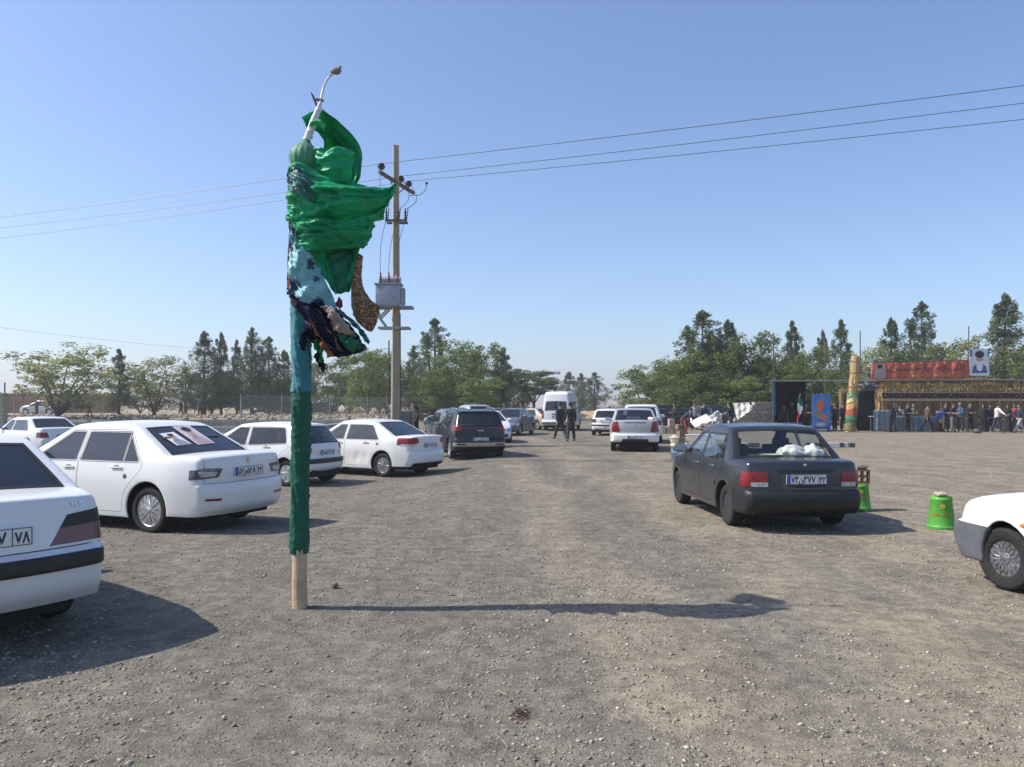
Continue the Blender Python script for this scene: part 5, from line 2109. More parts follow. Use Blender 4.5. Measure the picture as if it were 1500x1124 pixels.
def flat(name, poly, z0, z1, m, parent):
    bm = bmesh.new()
    prism(bm, poly, z0, z1, 'Z')
    return bm_obj(name, bm, m, parent)


def oval(cx, cy, rx, ry, n=16, a0=0.0, a1=2 * math.pi):
    k = n if abs(a1 - a0 - 2 * math.pi) < 1e-6 else n - 1
    return [(cx + rx * math.cos(a0 + (a1 - a0) * i / k), cy + ry * math.sin(a0 + (a1 - a0) * i / k)) for i in range(n)]


def portrait(e, w, h, paper=None, turban=True, robe=None, beard=None, th=0.002, skin=None):
    """a plain printed portrait of nobody in particular: sheet, robe, face, hair, beard"""
    flat('sheet', [(-w / 2, -h / 2), (w / 2, -h / 2), (w / 2, h / 2), (-w / 2, h / 2)], 0, th, paper or M_PAPER, e)
    q = th
    flat('robe', [(-w * .42, -h * .48), (w * .42, -h * .48), (w * .34, -h * .16), (w * .12, -h * .04), (-w * .12, -h * .04), (-w * .34, -h * .16)], q, q + .0015, robe or M_INK, e)
    flat('face', oval(0, h * .13, w * .19, h * .20), q + .0015, q + .003, skin or M_SKIN, e)
    flat('beard', oval(0, h * .04, w * .175, h * .17, 12, math.pi, 2 * math.pi) + [(w * .16, h * .1), (w * .07, h * .03), (-w * .07, h * .03), (-w * .16, h * .1)], q + .003, q + .0045, beard or M_GREYINK, e)
    flat('eyebrows', [(-w * .11, h * .16), (-w * .02, h * .17), (-w * .02, h * .19), (-w * .11, h * .185)], q + .003, q + .004, M_INK, e)
    flat('eyebrows', [(w * .11, h * .16), (w * .02, h * .17), (w * .02, h * .19), (w * .11, h * .185)], q + .003, q + .004, M_INK, e)
    hr = oval(0, h * .30, w * (.24 if turban else .20), h * (.13 if turban else .09), 16)
    flat('headwear', hr, q + .003, q + .0045, M_INK, e)


e = on_glass(c, 'poster', 0.33, 0.52, 0.27, 0.30, 0.10)
portrait(e, 0.27, 0.34, turban=False, robe=M_GREYINK)
e = on_glass(c, 'poster', -0.05, 0.62, 0.40, 0.42, 0.06)
portrait(e, 0.33, 0.52, mat('paper_lilac', (0.58, 0.52, 0.56), 0.6, var=0.15, vscale=9), robe=mat('printed_mauve', (0.40, 0.30, 0.33), 0.6, var=0.3, vscale=20))
c.place_wheel(222, 10.0, 67, 'ra', 1)

# -- white hatchback behind the wrapped pole
c = Car(sp_hatch(), 'parked_car', 'small white hatchback standing behind the green wrapped pole', 'car', G_L)
carC = c
for sd in (1, -1):
    c.rear_poly('tail_light', M_TAIL, [(0.50, 0.80), (0.56, 0.93), (0.96, 0.95), (0.96, 0.79)], sd, 0.42, 0.006)
    c.rear_poly('tail_light_lower', M_TAILW, [(0.53, 0.725), (0.50, 0.80), (0.92, 0.79), (0.92, 0.74)], sd, 0.2, 0.005)
c.patch('bumper_strip', M_TRIM, [(Vector((0, 0, 0.605)), Vector((0, 0, 1))), (Vector((0, 0, 0.50)), Vector((0, 0, -1))), (Vector((c.U(0.30), 0, 0)), Vector((1, 0, 0)))], 0.008)
c.plate(0.74, ('۲۵ه۴۱۷', '۷۴'))
c.line('tailgate_seam', [[(c.rear_at(sy, z).x - 0.001, sy, z) for z in np.linspace(0.64, 0.92, 8)] for sy in (-0.60, 0.60)], 0.0035)
c.handle(1.84, 0.82, 0)
c.handle(1.14, 0.88, 1)
dress(c)
c.mirrors(2.55, 0.98)
c.place_wheel(421, 17.2, 68, 'ra', 1)

# -- dented white saloon
c = Car(sp_saloon_round(), 'parked_car', 'white saloon with red tail lights and a dented rear door beside the dark SUV', 'car', G_L)
carD = c
for sd in (1, -1):
    c.rear_poly('tail_light', M_TAIL, [(0.44, 0.90), (0.50, 1.00), (0.98, 0.99), (0.98, 0.84), (0.60, 0.80)], sd, 0.50, 0.006)
    c.rear_poly('tail_light_lower', M_TAILW, [(0.60, 0.80), (0.50, 0.855), (0.98, 0.825), (0.98, 0.80)], sd, 0.40, 0.0075)
c.rear_poly('lower_bumper', M_TRIM, [(-0.62, 0.36), (0.62, 0.36), (0.62, 0.2), (-0.62, 0.2)], 1, 0.4, 0.006)
c.plate(0.80, ('۵۳د۷۱۴', '۷۸'))
c.line('boot_seam', [[(c.rear_at(sy, z).x - 0.001, sy, z) for z in np.linspace(0.69, 1.0, 8)] for sy in (-0.62, 0.62)] + [[(c.rear_at(y, 0.675).x - 0.001, y, 0.675) for y in np.linspace(-0.7, 0.7, 13)]], 0.0035)
c.handle(2.40, 0.85, 0)
c.handle(1.50, 0.865, 1)
for (k, sd), o in c.doors.items():
    if k == 1 and sd == 1:
        for v in o.data.vertices:
            d2 = ((v.co.x - c.U(1.75)) / 0.32) ** 2 + ((v.co.z - 0.48) / 0.12) ** 2
            v.co.y -= 0.026 * math.exp(-d2) * (1 + 0.5 * math.sin(v.co.x * 22))
bm = bmesh.new()
ico(bm, c.side_at(1.12, 0.83) + Vector((0, 0.001, 0)), 0.04, 2, 0, (1, 0.1, 1))
bm_obj('fuel_flap', bm, M_GREYTRIM, c.root)
dress(c)
c.mirrors(3.02, 1.0)
c.place_wheel(562, 19.5, 59, 'ra', 1)

# -- dark SUV
c = Car(sp_suv(), 'parked_car', 'dark navy sport utility car seen from behind with grey skid plate and red lamps', 'car', G_L)
carE = c
for sd in (1, -1):
    c.rear_poly('tail_light', M_TAIL, [(0.60, 0.98), (0.62, 1.13), (1.05, 1.15), (1.05, 0.95)], sd, 0.45, 0.008)
    c.rear_poly('tail_bar', M_TAILD, [(0.0, 1.04), (0.0, 1.08), (0.62, 1.09), (0.62, 1.03)], sd, 0.3, 0.004)
    c.rear_poly('exhaust_trim', M_TRIM, [(0.48, 0.50), (0.50, 0.545), (0.74, 0.545), (0.76, 0.50)], sd, 0.4, 0.014)
c.patch('skid_plate', M_ALLOY, [(Vector((0, 0, 0.575)), Vector((0, 0, 1))), (Vector((0, 0, 0.46)), Vector((0, 0, -1))), (Vector((c.U(0.30), 0, 0)), Vector((1, 0, 0)))], 0.008)
c.patch('lower_bumper', M_TRIM, [(Vector((0, 0, 0.46)), Vector((0, 0, 1))), (Vector((c.U(0.6), 0, 0)), Vector((1, 0, 0)))], 0.006)
c.plate(0.69, ('۶۴س۲۷۴', '۱۲'))
bm = bmesh.new()
box(bm, (c.rear_at(0, 0.97).x - 0.003, 0, 0.97), (0.012, 0.20, 0.035), bev=0.005)
bm_obj('badge', bm, M_CHROME, c.root)
bm = bmesh.new()
for sd in (1, -1):
    tube(bm, [(c.U(0.75), sd * 0.62, 1.64), (c.U(0.95), sd * 0.63, 1.69), (c.U(2.0), sd * 0.63, 1.70), (c.U(2.25), sd * 0.62, 1.63)], 0.018, 6)
bm_obj('roof_rails', bm, M_ALLOY, c.root, 50)
dress(c)
c.mirrors(2.98, 1.12)
c.place_wheel(659, 24.3, 14, 'ra', 1)
c.root.scale = (1, 0.97, 0.95)

# -- grey saloon, the one with the clear rear window
c = Car(sp_pride(), 'parked_car', 'dark grey saloon on the open gravel, a bowl and white bags behind its rear window', 'car')
carP = c
c.patch('rear_bumper', M_TRIM, [(Vector((0, 0, 0.532)), Vector((0, 0, 1))), (Vector((c.U(0.50), 0, 0)), Vector((1, 0, 0)))], 0.014)
c.patch('side_moulding', M_DGREY, [(Vector((0, 0, 0.57)), Vector((0, 0, 1))), (Vector((0, 0, 0.525)), Vector((0, 0, -1))), (Vector((c.U(1.16), 0, 0)), Vector((-1, 0, 0))), (Vector((c.U(2.78), 0, 0)), Vector((1, 0, 0)))], 0.008)
for sd in (1, -1):
    c.rear_poly('tail_light', M_TAIL, [(0.475, 0.645), (0.475, 0.775), (0.95, 0.775), (0.95, 0.645)], sd, 0.30, 0.008)
    c.rear_poly('tail_light_lower', M_TAILW, [(0.475, 0.59), (0.475, 0.645), (0.68, 0.645), (0.68, 0.59)], sd, 0.30, 0.008)
    c.rear_poly('tail_light_lower', M_TAIL, [(0.682, 0.59), (0.682, 0.643), (0.95, 0.643), (0.95, 0.59)], sd, 0.30, 0.008)
c.rear_poly('number_plate_recess', M_DGREY, [(-0.39, 0.60), (-0.39, 0.815), (0.39, 0.815), (0.39, 0.60)], 1, 0.3, 0.010)
c.rear_poly('number_plate_shade', M_SEAL, [(-0.36, 0.765), (-0.36, 0.805), (0.36, 0.805), (0.36, 0.765)], 1, 0.3, 0.012)
c.plate(0.685, ('۷۴ن۳۷۷', '۴۲'), w=0.52, h=0.12, proud=0.022)
bm = bmesh.new()
ico(bm, c.rear_at(0, 0.865) + Vector((-0.004, 0, 0)), 0.022, 2, 0, (0.4, 1, 1))
bm_obj('lock', bm, M_CHROME, c.root)
c.line('boot_seam', [[(c.rear_at(y, 0.552).x - 0.002, y, 0.552) for y in np.linspace(-0.45, 0.45, 9)]], 0.004)
c.handle(2.00, 0.775, 0, M_CHROME)
c.handle(1.30, 0.775, 1, M_CHROME)
c.line('waist_line', [[c.side_at(u, 0.815, sd) + Vector((0, sd * 0.001, 0)) for u in np.linspace(0.3, 3.6, 24)] for sd in (1, -1)], 0.004, M_DGREY)
dress(c)
c.mirrors(2.62, 0.92, M_GREYP)
c.place_wheel(1068, 10.35, 3.5, 'ra', 1)
# -- white car cut by the right edge
sp = sp_pride()
sp.update(paint=M_WHITEM, rim='mesh', glass=G_DARK, steer=0)
c = Car(sp, 'parked_car', 'white car cut by the right edge, grey bumper and fine mesh wheel', 'car')
carR = c
c.patch('front_bumper', M_GREYTRIM, [(Vector((0, 0, 0.535)), Vector((0, 0, 1))), (Vector((c.U(3.30), 0, 0)), Vector((-1, 0, 0)))], 0.016)
for sd in (1, -1):
    p_ = c.side_at(2.93, 0.60, sd)
    bm = bmesh.new()
    ico(bm, p_, 0.036, 2, 0, (1.25, 0.35, 0.6))
    bm_obj('side_repeater', bm, M_AMBER, c.root, 60)
for k in (0, 1):
    c.handle((2.00, 1.30)[k], 0.775, k, M_TRIM)
c.rear_poly('tail_light', M_TAIL, [(0.475, 0.59), (0.475, 0.775), (0.95, 0.775), (0.95, 0.59)], 1, 0.3, 0.006)
c.rear_poly('tail_light', M_TAIL, [(0.475, 0.59), (0.475, 0.775), (0.95, 0.775), (0.95, 0.59)], -1, 0.3, 0.006)
c.mirrors(2.62, 0.92, M_TRIM)
c.place_wheel(1475, 6.72, 15, 'fa', 1)

# -- silver saloon seen square from behind
c = Car(sp_logan(), 'parked_car', 'silver saloon seen squarely from behind right of the road, tall red lamps and white bumper', 'car', 'cars parked right of the road')
for sd in (1, -1):
    c.rear_poly('tail_light', M_TAIL, [(0.52, 0.70), (0.60, 1.06), (0.95, 1.06), (0.95, 0.70)], sd, 0.30, 0.008)
c.rear_poly('boot_trim', M_TRIM, [(-0.36, 1.005), (-0.36, 1.03), (0.36, 1.03), (0.36, 1.005)], 1, 0.3, 0.006)
c.patch('rear_bumper', M_WHITE2, [(Vector((0, 0, 0.63)), Vector((0, 0, 1))), (Vector((0, 0, 0.36)), Vector((0, 0, -1))), (Vector((c.U(0.50), 0, 0)), Vector((1, 0, 0)))], 0.008)
c.rear_poly('lower_grille', M_TRIM, [(-0.50, 0.25), (-0.44, 0.45), (0.44, 0.45), (0.50, 0.25)], 1, 0.35, 0.016)
c.plate(0.51, ('۸۱ط۵۳۶', '۳۶'))
bm = bmesh.new()
ico(bm, c.rear_at(0, 0.95), 0.045, 2, 0, (0.3, 0.7, 1))
bm_obj('badge', bm, M_CHROME, c.root, 60)
e = on_glass(c, 'sticker', -0.56, 0.16, 0.2, 0.2)
flat('sheet', oval(0, 0, 0.10, 0.09, 12), 0, 0.003, M_PAPER, e)
dress(c)
c.mirrors(3.0, 1.06)
c.place_wheel(897, 27.4, -7, 'ra', 1)

# -- white van
c = Car(sp_van(), 'parked_van', 'high roofed white van standing in the road behind the two men in black', 'van')
for sd in (1, -1):
    c.rear_poly('tail_light', M_TAIL, [(0.80, 0.78), (0.80, 1.30), (1.05, 1.30), (1.05, 0.78)], sd, 0.22, 0.008)
c.plate(0.90, ('۱۵ع۸۴۲', '۷۴'))
c.rear_poly('step_bumper', M_GREYTRIM, [(-0.9, 0.42), (-0.9, 0.56), (0.9, 0.56), (0.9, 0.42)], 1, 0.2, 0.012)
bm = bmesh.new()
box(bm, (c.rear_at(0.2, 1.15).x - 0.01, 0.1, 1.06), (0.03, 0.34, 0.06), bev=0.01)
bm_obj('handle', bm, M_TRIM, c.root)
c.mirrors(4.95, 1.32, M_TRIM, 1.4)
c.place_wheel(799, 49.5, -13, 'ra', 1)

# -- small white saloon between the van and the silver one
sp = sp_hatch()
sp.update(paint=M_WHITE, glass=G_DARK)
c = Car(sp, 'parked_car', 'white hatchback half hidden by the silver saloon', 'car', 'cars parked right of the road', detail=1)
for sd in (1, -1):
    c.rear_poly('tail_light', M_TAILSM, [(0.50, 0.72), (0.54, 0.90), (0.96, 0.92), (0.96, 0.70)], sd, 0.40, 0.008)
c.patch('bumper_strip', M_TRIM, [(Vector((0, 0, 0.60)), Vector((0, 0, 1))), (Vector((0, 0, 0.52)), Vector((0, 0, -1))), (Vector((c.U(0.30), 0, 0)), Vector((1, 0, 0)))], 0.01)
c.plate(0.78, None)
c.rear_poly('fog_light', M_GREYTRIM, [(-0.06, 0.43), (-0.06, 0.48), (0.06, 0.48), (0.06, 0.43)], 1, 0.3, 0.008)
dress(c)
c.mirrors(2.55, 0.98)
c.place_wheel(869, 41.5, -14, 'ra', 1)
hatch_proto = c

# -- far cars: prototypes with fewer pieces, copied with other paint
def simple(spf, name, label, paint_, group=None, glass=G_DARK):
    sp = spf()
    sp.update(paint=paint_, glass=glass)
    c = Car(sp, name, label, 'car', group, detail=1)
    z = sp['belt'] - 0.16
    for sd in (1, -1):
        c.rear_poly('tail_light', M_TAIL, [(0.50, z - 0.1), (0.54, z + 0.08), (0.98, z + 0.09), (0.98, z - 0.1)], sd, 0.40, 0.008)
    c.plate(z - 0.04, None)
    c.plate(0.50, None, front=True)
    dress(c)
    c.mirrors(sp['fa'] - 0.62, sp['belt'] + 0.05)
    return c


def respray(root, paint_):
    for o in [root] + list(root.children_recursive):
        if o.type == 'MESH':
            for sl in o.material_slots:
                if sl.material and sl.material.name.endswith('_paint') or (sl.material and 'white_paint' in sl.material.name) or (sl.material and 'matt' in sl.material.name):
                    sl.link = 'OBJECT'
                    sl.material = paint_


GM = 'cars standing left of the road beyond the navy one'
GS = 'cars in the shade of the trees right of the road'
saloon = simple(sp_saloon_round, 'parked_car', 'dark grey saloon facing the camera beyond the navy sport utility car', M_GREYP, GM, G_MID)
suv = simple(sp_suv, 'parked_car', 'white sport utility car half hidden behind the silver saloon', M_WHITE, 'cars parked right of the road')
square = simple(sp_saloon_square, 'parked_car', 'far white saloon at the left edge with red tail lights', M_WHITE2, G_L)


def stand(c, x, y, h, z=None):
    root = c.root if isinstance(c, Car) else c
    root.location = (x, y, G(x, y) if z is None else z)
    root.rotation_euler = (0, 0, R(90 + h))
    return root


stand(saloon, gx(751, 42.5), 42.5, 164)
stand(suv, gx(939, 34.5), 34.5, -9)
square.place_wheel(44, 27.5, 56, 'ra', 1)


def more(proto, px, d, h, paint_, label, group, z=None):
    r = copy_tree(proto.root)
    r['label'] = label
    r['group'] = group
    stand(r, gx(px, d), d, h, z)
    respray(r, paint_)
    return r


more(hatch_proto, 712, 34.5, 196, M_WHITE, 'white hatchback facing the camera, peeking out from behind the navy one', GM)
more(suv, 664, 31, 16, M_GREYP, 'grey car almost hidden behind the left side of the navy one', GM)
more(suv, 690, 47, 20, M_SILVER, 'silver car with a black roof edge far behind the navy one', GM)
more(saloon, 716, 52, 30, M_BLACKP, 'black saloon under the trees left of the dark grey one', GM)
more(saloon, 738, 60, 40, M_DGREY, 'black saloon in the shade behind the dark grey one facing us', GM)
more(saloon, 662, 55, 60, M_DGREY, 'dark saloon under the low trees left of the silver one', GM)
more(saloon, 783, 52, 36, M_BEIGEP, 'beige saloon just left of the white van', GM)
more(saloon, 966, 52, -70, M_BLACKP, 'black saloon in the shade, first beyond the silver saloon', GS)
more(suv, 986, 57, -80, M_NAVY, 'navy car in the shade with a low block wall in front', GS)
more(saloon, 1008, 60, -85, M_DGREY, 'dark grey saloon in the shade behind the stooping person', GS)
more(saloon, 1030, 56, 160, M_GREYP, 'grey saloon facing the camera in the shade behind the stooping person', GS)
more(suv, 1046, 59, -60, M_BLACKP, 'black car in the shade right of the grey one facing the camera', GS)
more(saloon, 950, 62, -60, M_DGREY, 'dark saloon deep in the shade behind the white sport utility car', GS)
GP = 'cars on the bank beyond the pool'
more(suv, 62, 84, 88, M_SILVER, 'silver car standing side on beneath the pale windblown tree', GP, 0.55)
more(saloon, 389, 96, 170, M_BLACKP, 'black saloon among the pine trunks left of the wrapped pole', GP, 0.58)
more(saloon, 468, 94, 80, M_GREYP, 'blue grey saloon among the trunks right of the wrapped pole', GP, 0.58)
more(saloon, 418, 100, 85, M_SILVER, 'silver saloon just left of the wrapped pole beyond the pool', GP, 0.58)

# things on the grey saloon's rear shelf
c = carP
shelf_z = c.sp['belt'] - 0.035


def on_car(o, c, x, y, z):
    m = Matrix.Translation(c.root.location) @ Matrix.Rotation(c.root.rotation_euler[2], 4, 'Z')
    o.location = m @ Vector((x, y, z))
    o.rotation_euler = (0, 0, c.root.rotation_euler[2])


bm = bmesh.new()
lathe(bm, [(0.001, 0.0), (0.085, 0.0), (0.125, 0.07), (0.14, 0.12), (0.145, 0.125), (0.135, 0.12), (0.115, 0.06), (0.075, 0.012), (0.001, 0.012)], 28, 'Z')
o = bm_obj('bowl', bm, mat('cream_plastic', (0.55, 0.55, 0.42), 0.5), None, 50)
on_car(o, c, c.U(0.80), 0.17, shelf_z + 0.004)
tag(o, 'cream plastic bowl on the shelf behind the rear window of the grey saloon', 'bowl')
for i, (y, s, ln) in enumerate(((-0.17, 0.17, 1.5), (-0.44, 0.14, 1.25))):
    bm = bmesh.new()
    bmesh.ops.create_icosphere(bm, subdivisions=4, radius=1)
    for v in bm.verts:
        k = 1 + 0.25 * mnoise.fractal(v.co * 2.2 + Vector((i * 9, 0, 0)), 0.8, 2.1, 4)
        v.co = Vector((v.co.x * 0.13 * k, v.co.y * s * ln * k, max(-0.05, v.co.z * 0.17 * k + (0.03 if v.co.y > 0 else 0))))
    o = bm_obj('plastic_bag', bm, mat('bag_white', (0.52, 0.54, 0.51), 0.5, sheen=0.1), None, 70)
    on_car(o, c, c.U(0.80), y, shelf_z + 0.06)
    tag(o, ['large crumpled white bag behind the rear window of the grey saloon', 'smaller crumpled white bag at the right end of the rear shelf'][i], 'bag', 'bags on the rear shelf')
# ------------------------------------------------------------------ the pole dressed in cloth
FD = 6.13
FX = gx(439, FD)
FSC = FPX / FD                      # pixels per metre at the pole
fp_ = empty('flag_pole', (FX, FD, 0.0))
tag(fp_, 'tall wooden pole wrapped in green and teal cloth with windblown flags at its top', 'flag pole')


def fpx(px, py, y=0.0):
    return Vector(((px - 439) / FSC, y, CAMH + (HORY - py) / FSC))


def cloth_mat(name, col, rough=0.55, sheen=0.3, var=0.12, trans=0.18, spec=0.35, pattern=None, p2=None):
    if name in MATS:
        return MATS[name]
    m = mat(name, col, rough, spec=spec, sheen=sheen)
    nt = m.node_tree
    b = nt.nodes['Principled BSDF']
    tc = nt.nodes.new('ShaderNodeTexCoord')
    n = nt.nodes.new('ShaderNodeTexNoise')
    n.inputs['Scale'].default_value = 6
    n.inputs['Detail'].default_value = 6
    nt.links.new(tc.outputs['Object'], n.inputs['Vector'])
    rp = nt.nodes.new('ShaderNodeValToRGB')
    rp.color_ramp.elements[0].position = 0.3
    rp.color_ramp.elements[1].position = 0.7
    rp.color_ramp.elements[0].color = (*[c * (1 - var) for c in col], 1)
    rp.color_ramp.elements[1].color = (*[c * (1 + var) for c in col], 1)
    nt.links.new(n.outputs['Fac'], rp.inputs['Fac'])
    c_out = rp.outputs['Color']
    if pattern == 'flowers':
        v = nt.nodes.new('ShaderNodeTexVoronoi')
        v.inputs['Scale'].default_value = 8.0
        nt.links.new(tc.outputs['Object'], v.inputs['Vector'])
        n2 = nt.nodes.new('ShaderNodeTexNoise')
        n2.inputs['Scale'].default_value = 75
        nt.links.new(tc.outputs['Object'], n2.inputs['Vector'])
        a = nt.nodes.new('ShaderNodeMath')
        a.operation = 'MULTIPLY_ADD'
        a.inputs[1].default_value = 0.55
        nt.links.new(n2.outputs['Fac'], a.inputs[0])
        nt.links.new(v.outputs['Distance'], a.inputs[2])
        mr = nt.nodes.new('ShaderNodeMapRange')
        mr.inputs[1].default_value = 0.76
        mr.inputs[2].default_value = 0.68
        nt.links.new(a.outputs[0], mr.inputs[0])
        mx = nt.nodes.new('ShaderNodeMix')
        mx.data_type = 'RGBA'
        mx.inputs[7].default_value = (*p2, 1)
        nt.links.new(mr.outputs[0], mx.inputs[0])
        nt.links.new(c_out, mx.inputs[6])
        c_out = mx.outputs[2]
    elif pattern == 'speckle':
        v = nt.nodes.new('ShaderNodeTexNoise')
        v.inputs['Scale'].default_value = 55
        v.inputs['Detail'].default_value = 3
        nt.links.new(tc.outputs['Object'], v.inputs['Vector'])
        mr = nt.nodes.new('ShaderNodeMapRange')
        mr.inputs[1].default_value = 0.52
        mr.inputs[2].default_value = 0.60
        nt.links.new(v.outputs['Fac'], mr.inputs[0])
        mx = nt.nodes.new('ShaderNodeMix')
        mx.data_type = 'RGBA'
        mx.inputs[7].default_value = (*p2, 1)
        nt.links.new(mr.outputs[0], mx.inputs[0])
        nt.links.new(c_out, mx.inputs[6])
        c_out = mx.outputs[2]
    nt.links.new(c_out, b.inputs['Base Color'])
    # fine creases
    w = nt.nodes.new('ShaderNodeTexNoise')
    w.inputs['Scale'].default_value = 28
    w.inputs['Detail'].default_value = 5
    w.inputs['Distortion'].default_value = 1.2
    nt.links.new(tc.outputs['Object'], w.inputs['Vector'])
    bp = nt.nodes.new('ShaderNodeBump')
    bp.inputs['Strength'].default_value = 0.35
    bp.inputs['Distance'].default_value = 0.012
    nt.links.new(w.outputs['Fac'], bp.inputs['Height'])
    nt.links.new(bp.outputs['Normal'], b.inputs['Normal'])
    t = nt.nodes.new('ShaderNodeBsdfTranslucent')
    nt.links.new(c_out, t.inputs['Color'])
    nt.links.new(bp.outputs['Normal'], t.inputs['Normal'])
    ms = nt.nodes.new('ShaderNodeMixShader')
    ms.inputs[0].default_value = trans
    o = nt.nodes['Material Output']
    nt.links.new(b.outputs[0], ms.inputs[1])
    nt.links.new(t.outputs[0], ms.inputs[2])
    nt.links.new(ms.outputs[0], o.inputs['Surface'])
    return m


C_GREEN = cloth_mat('green_satin', (0.008, 0.400, 0.170), 0.36, sheen=0.05, var=0.25, trans=0.34)
C_GREEN2 = cloth_mat('bright_green_cloth', (0.02, 0.50, 0.18), 0.5, sheen=0.05, var=0.2, trans=0.35)
C_DGREEN = cloth_mat('dark_green_cloth', (0.004, 0.140, 0.075), 0.55, sheen=0.05, trans=0.12)
C_WRAP = cloth_mat('wrap_green', (0.003, 0.092, 0.052), 0.6, sheen=0.05, trans=0.05)
C_TEALG = cloth_mat('teal_satin', (0.006, 0.150, 0.135), 0.30, spec=0.6)
C_TEAL = cloth_mat('teal_cloth', (0.022, 0.185, 0.215), 0.6, trans=0.1)
C_AQUA = cloth_mat('aqua_print', (0.22, 0.50, 0.54), 0.36, pattern='flowers', p2=(0.02, 0.05, 0.14))
C_NAVY = cloth_mat('navy_cloth', (0.008, 0.012, 0.040), 0.7, sheen=0.0, spec=0.15, trans=0.08)
C_BROWN = cloth_mat('brown_print', (0.17, 0.075, 0.025), 0.6, pattern='speckle', p2=(0.42, 0.30, 0.17), trans=0.25)
C_CREAM = cloth_mat('cream_cloth', (0.40, 0.31, 0.25), 0.6, trans=0.3)
C_ORANGE = cloth_mat('rust_cloth', (0.30, 0.085, 0.025), 0.6)
C_BALL = cloth_mat('striped_wrap', (0.07, 0.28, 0.15), 0.5, var=0.25)
C_WHITE = mat('white_tape', (0.62, 0.64, 0.68), 0.5, var=0.15, vscale=40)


def resample(pts, n):
    P = [Vector(p) for p in pts]
    # Catmull-Rom through the points
    out = []
    m = len(P)
    for i in range(n):
        t = i / (n - 1) * (m - 1)
        k = min(int(t), m - 2)
        f = t - k
        p0, p1, p2, p3 = P[max(k - 1, 0)], P[k], P[k + 1], P[min(k + 2, m - 1)]
        out.append(0.5 * ((2 * p1) + (p2 - p0) * f + (2 * p0 - 5 * p1 + 4 * p2 - p3) * f * f + (3 * p1 - p0 - 3 * p2 + p3) * f ** 3))
    return out


def cloth(name, m, A, B, nu=80, nv=48, fold=0.03, nf=5, skew=0.0, seed=0, belly=0.0, y0=0.0, crumple=0.02, parent=None, th=0.0016, C=None, edge=0.012):
    """cloth hung between two boundary curves given as (px, py[, depth offset]) in the plane of the pole"""
    def pts(L):
        return [fpx(p[0], p[1], (p[2] if len(p) > 2 else 0.0) + y0) for p in L]
    a, b = resample(pts(A), nu), resample(pts(B), nu)
    c = resample(pts(C), nu) if C else None
    V, F = [], []
    for j in range(nv):
        t = j / (nv - 1)
        for i in range(nu):
            u = i / (nu - 1)
            if c:
                p = a[i] * (1 - t) * (1 - 2 * t) + c[i] * 4 * t * (1 - t) + b[i] * t * (2 * t - 1)
            else:
                p = a[i].lerp(b[i], t)
            env = math.sin(math.pi * min(1, max(0.0, u * 0.92 + 0.08))) ** 0.5 if False else min(1, 0.25 + 1.6 * u)
            ph = 2 * math.pi * nf * (t + skew * u) + seed * 1.7
            d = fold * env * (math.sin(ph + 0.9 * math.sin(3.1 * u + seed)) + 0.45 * math.sin(2.3 * ph + 2.0 * u + seed))
            q = Vector((p.x * 5 + seed * 3.3, p.z * 5, seed))
            cr = crumple * (0.40 + 0.80 * (1 - u))
            d += cr * (mnoise.fractal(q, 0.9, 2.2, 4)) * 1.6
            # ridged creases running out from where the cloth is tied
            for fr, am in ((1.0, 0.9), (2.3, 0.5)):
                r = 1 - abs(mnoise.noise(Vector((u * 2.2 * fr + seed, t * 7 * fr - u * 2.5, seed * 2.1 + fr))))
                d += cr * am * (r ** 5)
            d += belly * math.sin(math.pi * u) * math.sin(math.pi * t)
            e = mnoise.noise(Vector((u * 7, t * 7, seed * 5.0))) * edge
            V.append(Vector((p.x + e, p.y - d, p.z + e * 0.7)))
    for j in range(nv - 1):
        for i in range(nu - 1):
            k = j * nu + i
            F.append((k, k + 1, k + nu + 1, k + nu))
    me = mesh_from(V, F, name)
    o = link(name, me, m, parent or fp_)
    for p in me.polygons:
        p.use_smooth = True
    s = o.modifiers.new('thick', 'SOLIDIFY')
    s.thickness = th
    s.offset = 0
    return o


def sleeve(name, m, pts, nz=90, na=40, crumple=0.012, seed=1, twist=3.0):
    """cloth wound round the pole: pts of (py, centre px, radius m)"""
    V, F = [], []
    ys = [p[0] for p in pts]
    for j in range(nz):
        py = ys[0] + (ys[-1] - ys[0]) * j / (nz - 1)
        cx = np.interp(py, ys, [p[1] for p in pts])
        r0 = float(np.interp(py, ys, [p[2] for p in pts]))
        c = fpx(cx, py)
        for i in range(na):
            a = 2 * math.pi * i / na
            q = Vector((math.cos(a) * 1.3 + seed * 7, math.sin(a) * 1.3, c.z * 2.6 + a * 0.5))
            n = mnoise.fractal(q, 0.8, 2.1, 4)
            rid = (1 - abs(mnoise.noise(Vector((math.cos(a + c.z * twist) * 2.2 + seed, math.sin(a + c.z * twist) * 2.2, c.z * 1.1))))) ** 5
            gath = (1 - abs(mnoise.noise(Vector((math.cos(a) * 0.7 + seed, math.sin(a) * 0.7, c.z * 12))))) ** 4 * 0.5
            r = r0 + crumple * (1.2 * n + 0.9 * rid + gath)
            V.append(Vector((c.x + r * math.cos(a), c.y + r * 0.9 * math.sin(a), c.z)))
    for j in range(nz - 1):
        for i in range(na):
            F.append((j * na + i, j * na + (i + 1) % na, (j + 1) * na + (i + 1) % na, (j + 1) * na + i))
    me = mesh_from(V, F, name)
    o = link(name, me, m, fp_)
    for p in me.polygons:
        p.use_smooth = True
    return o


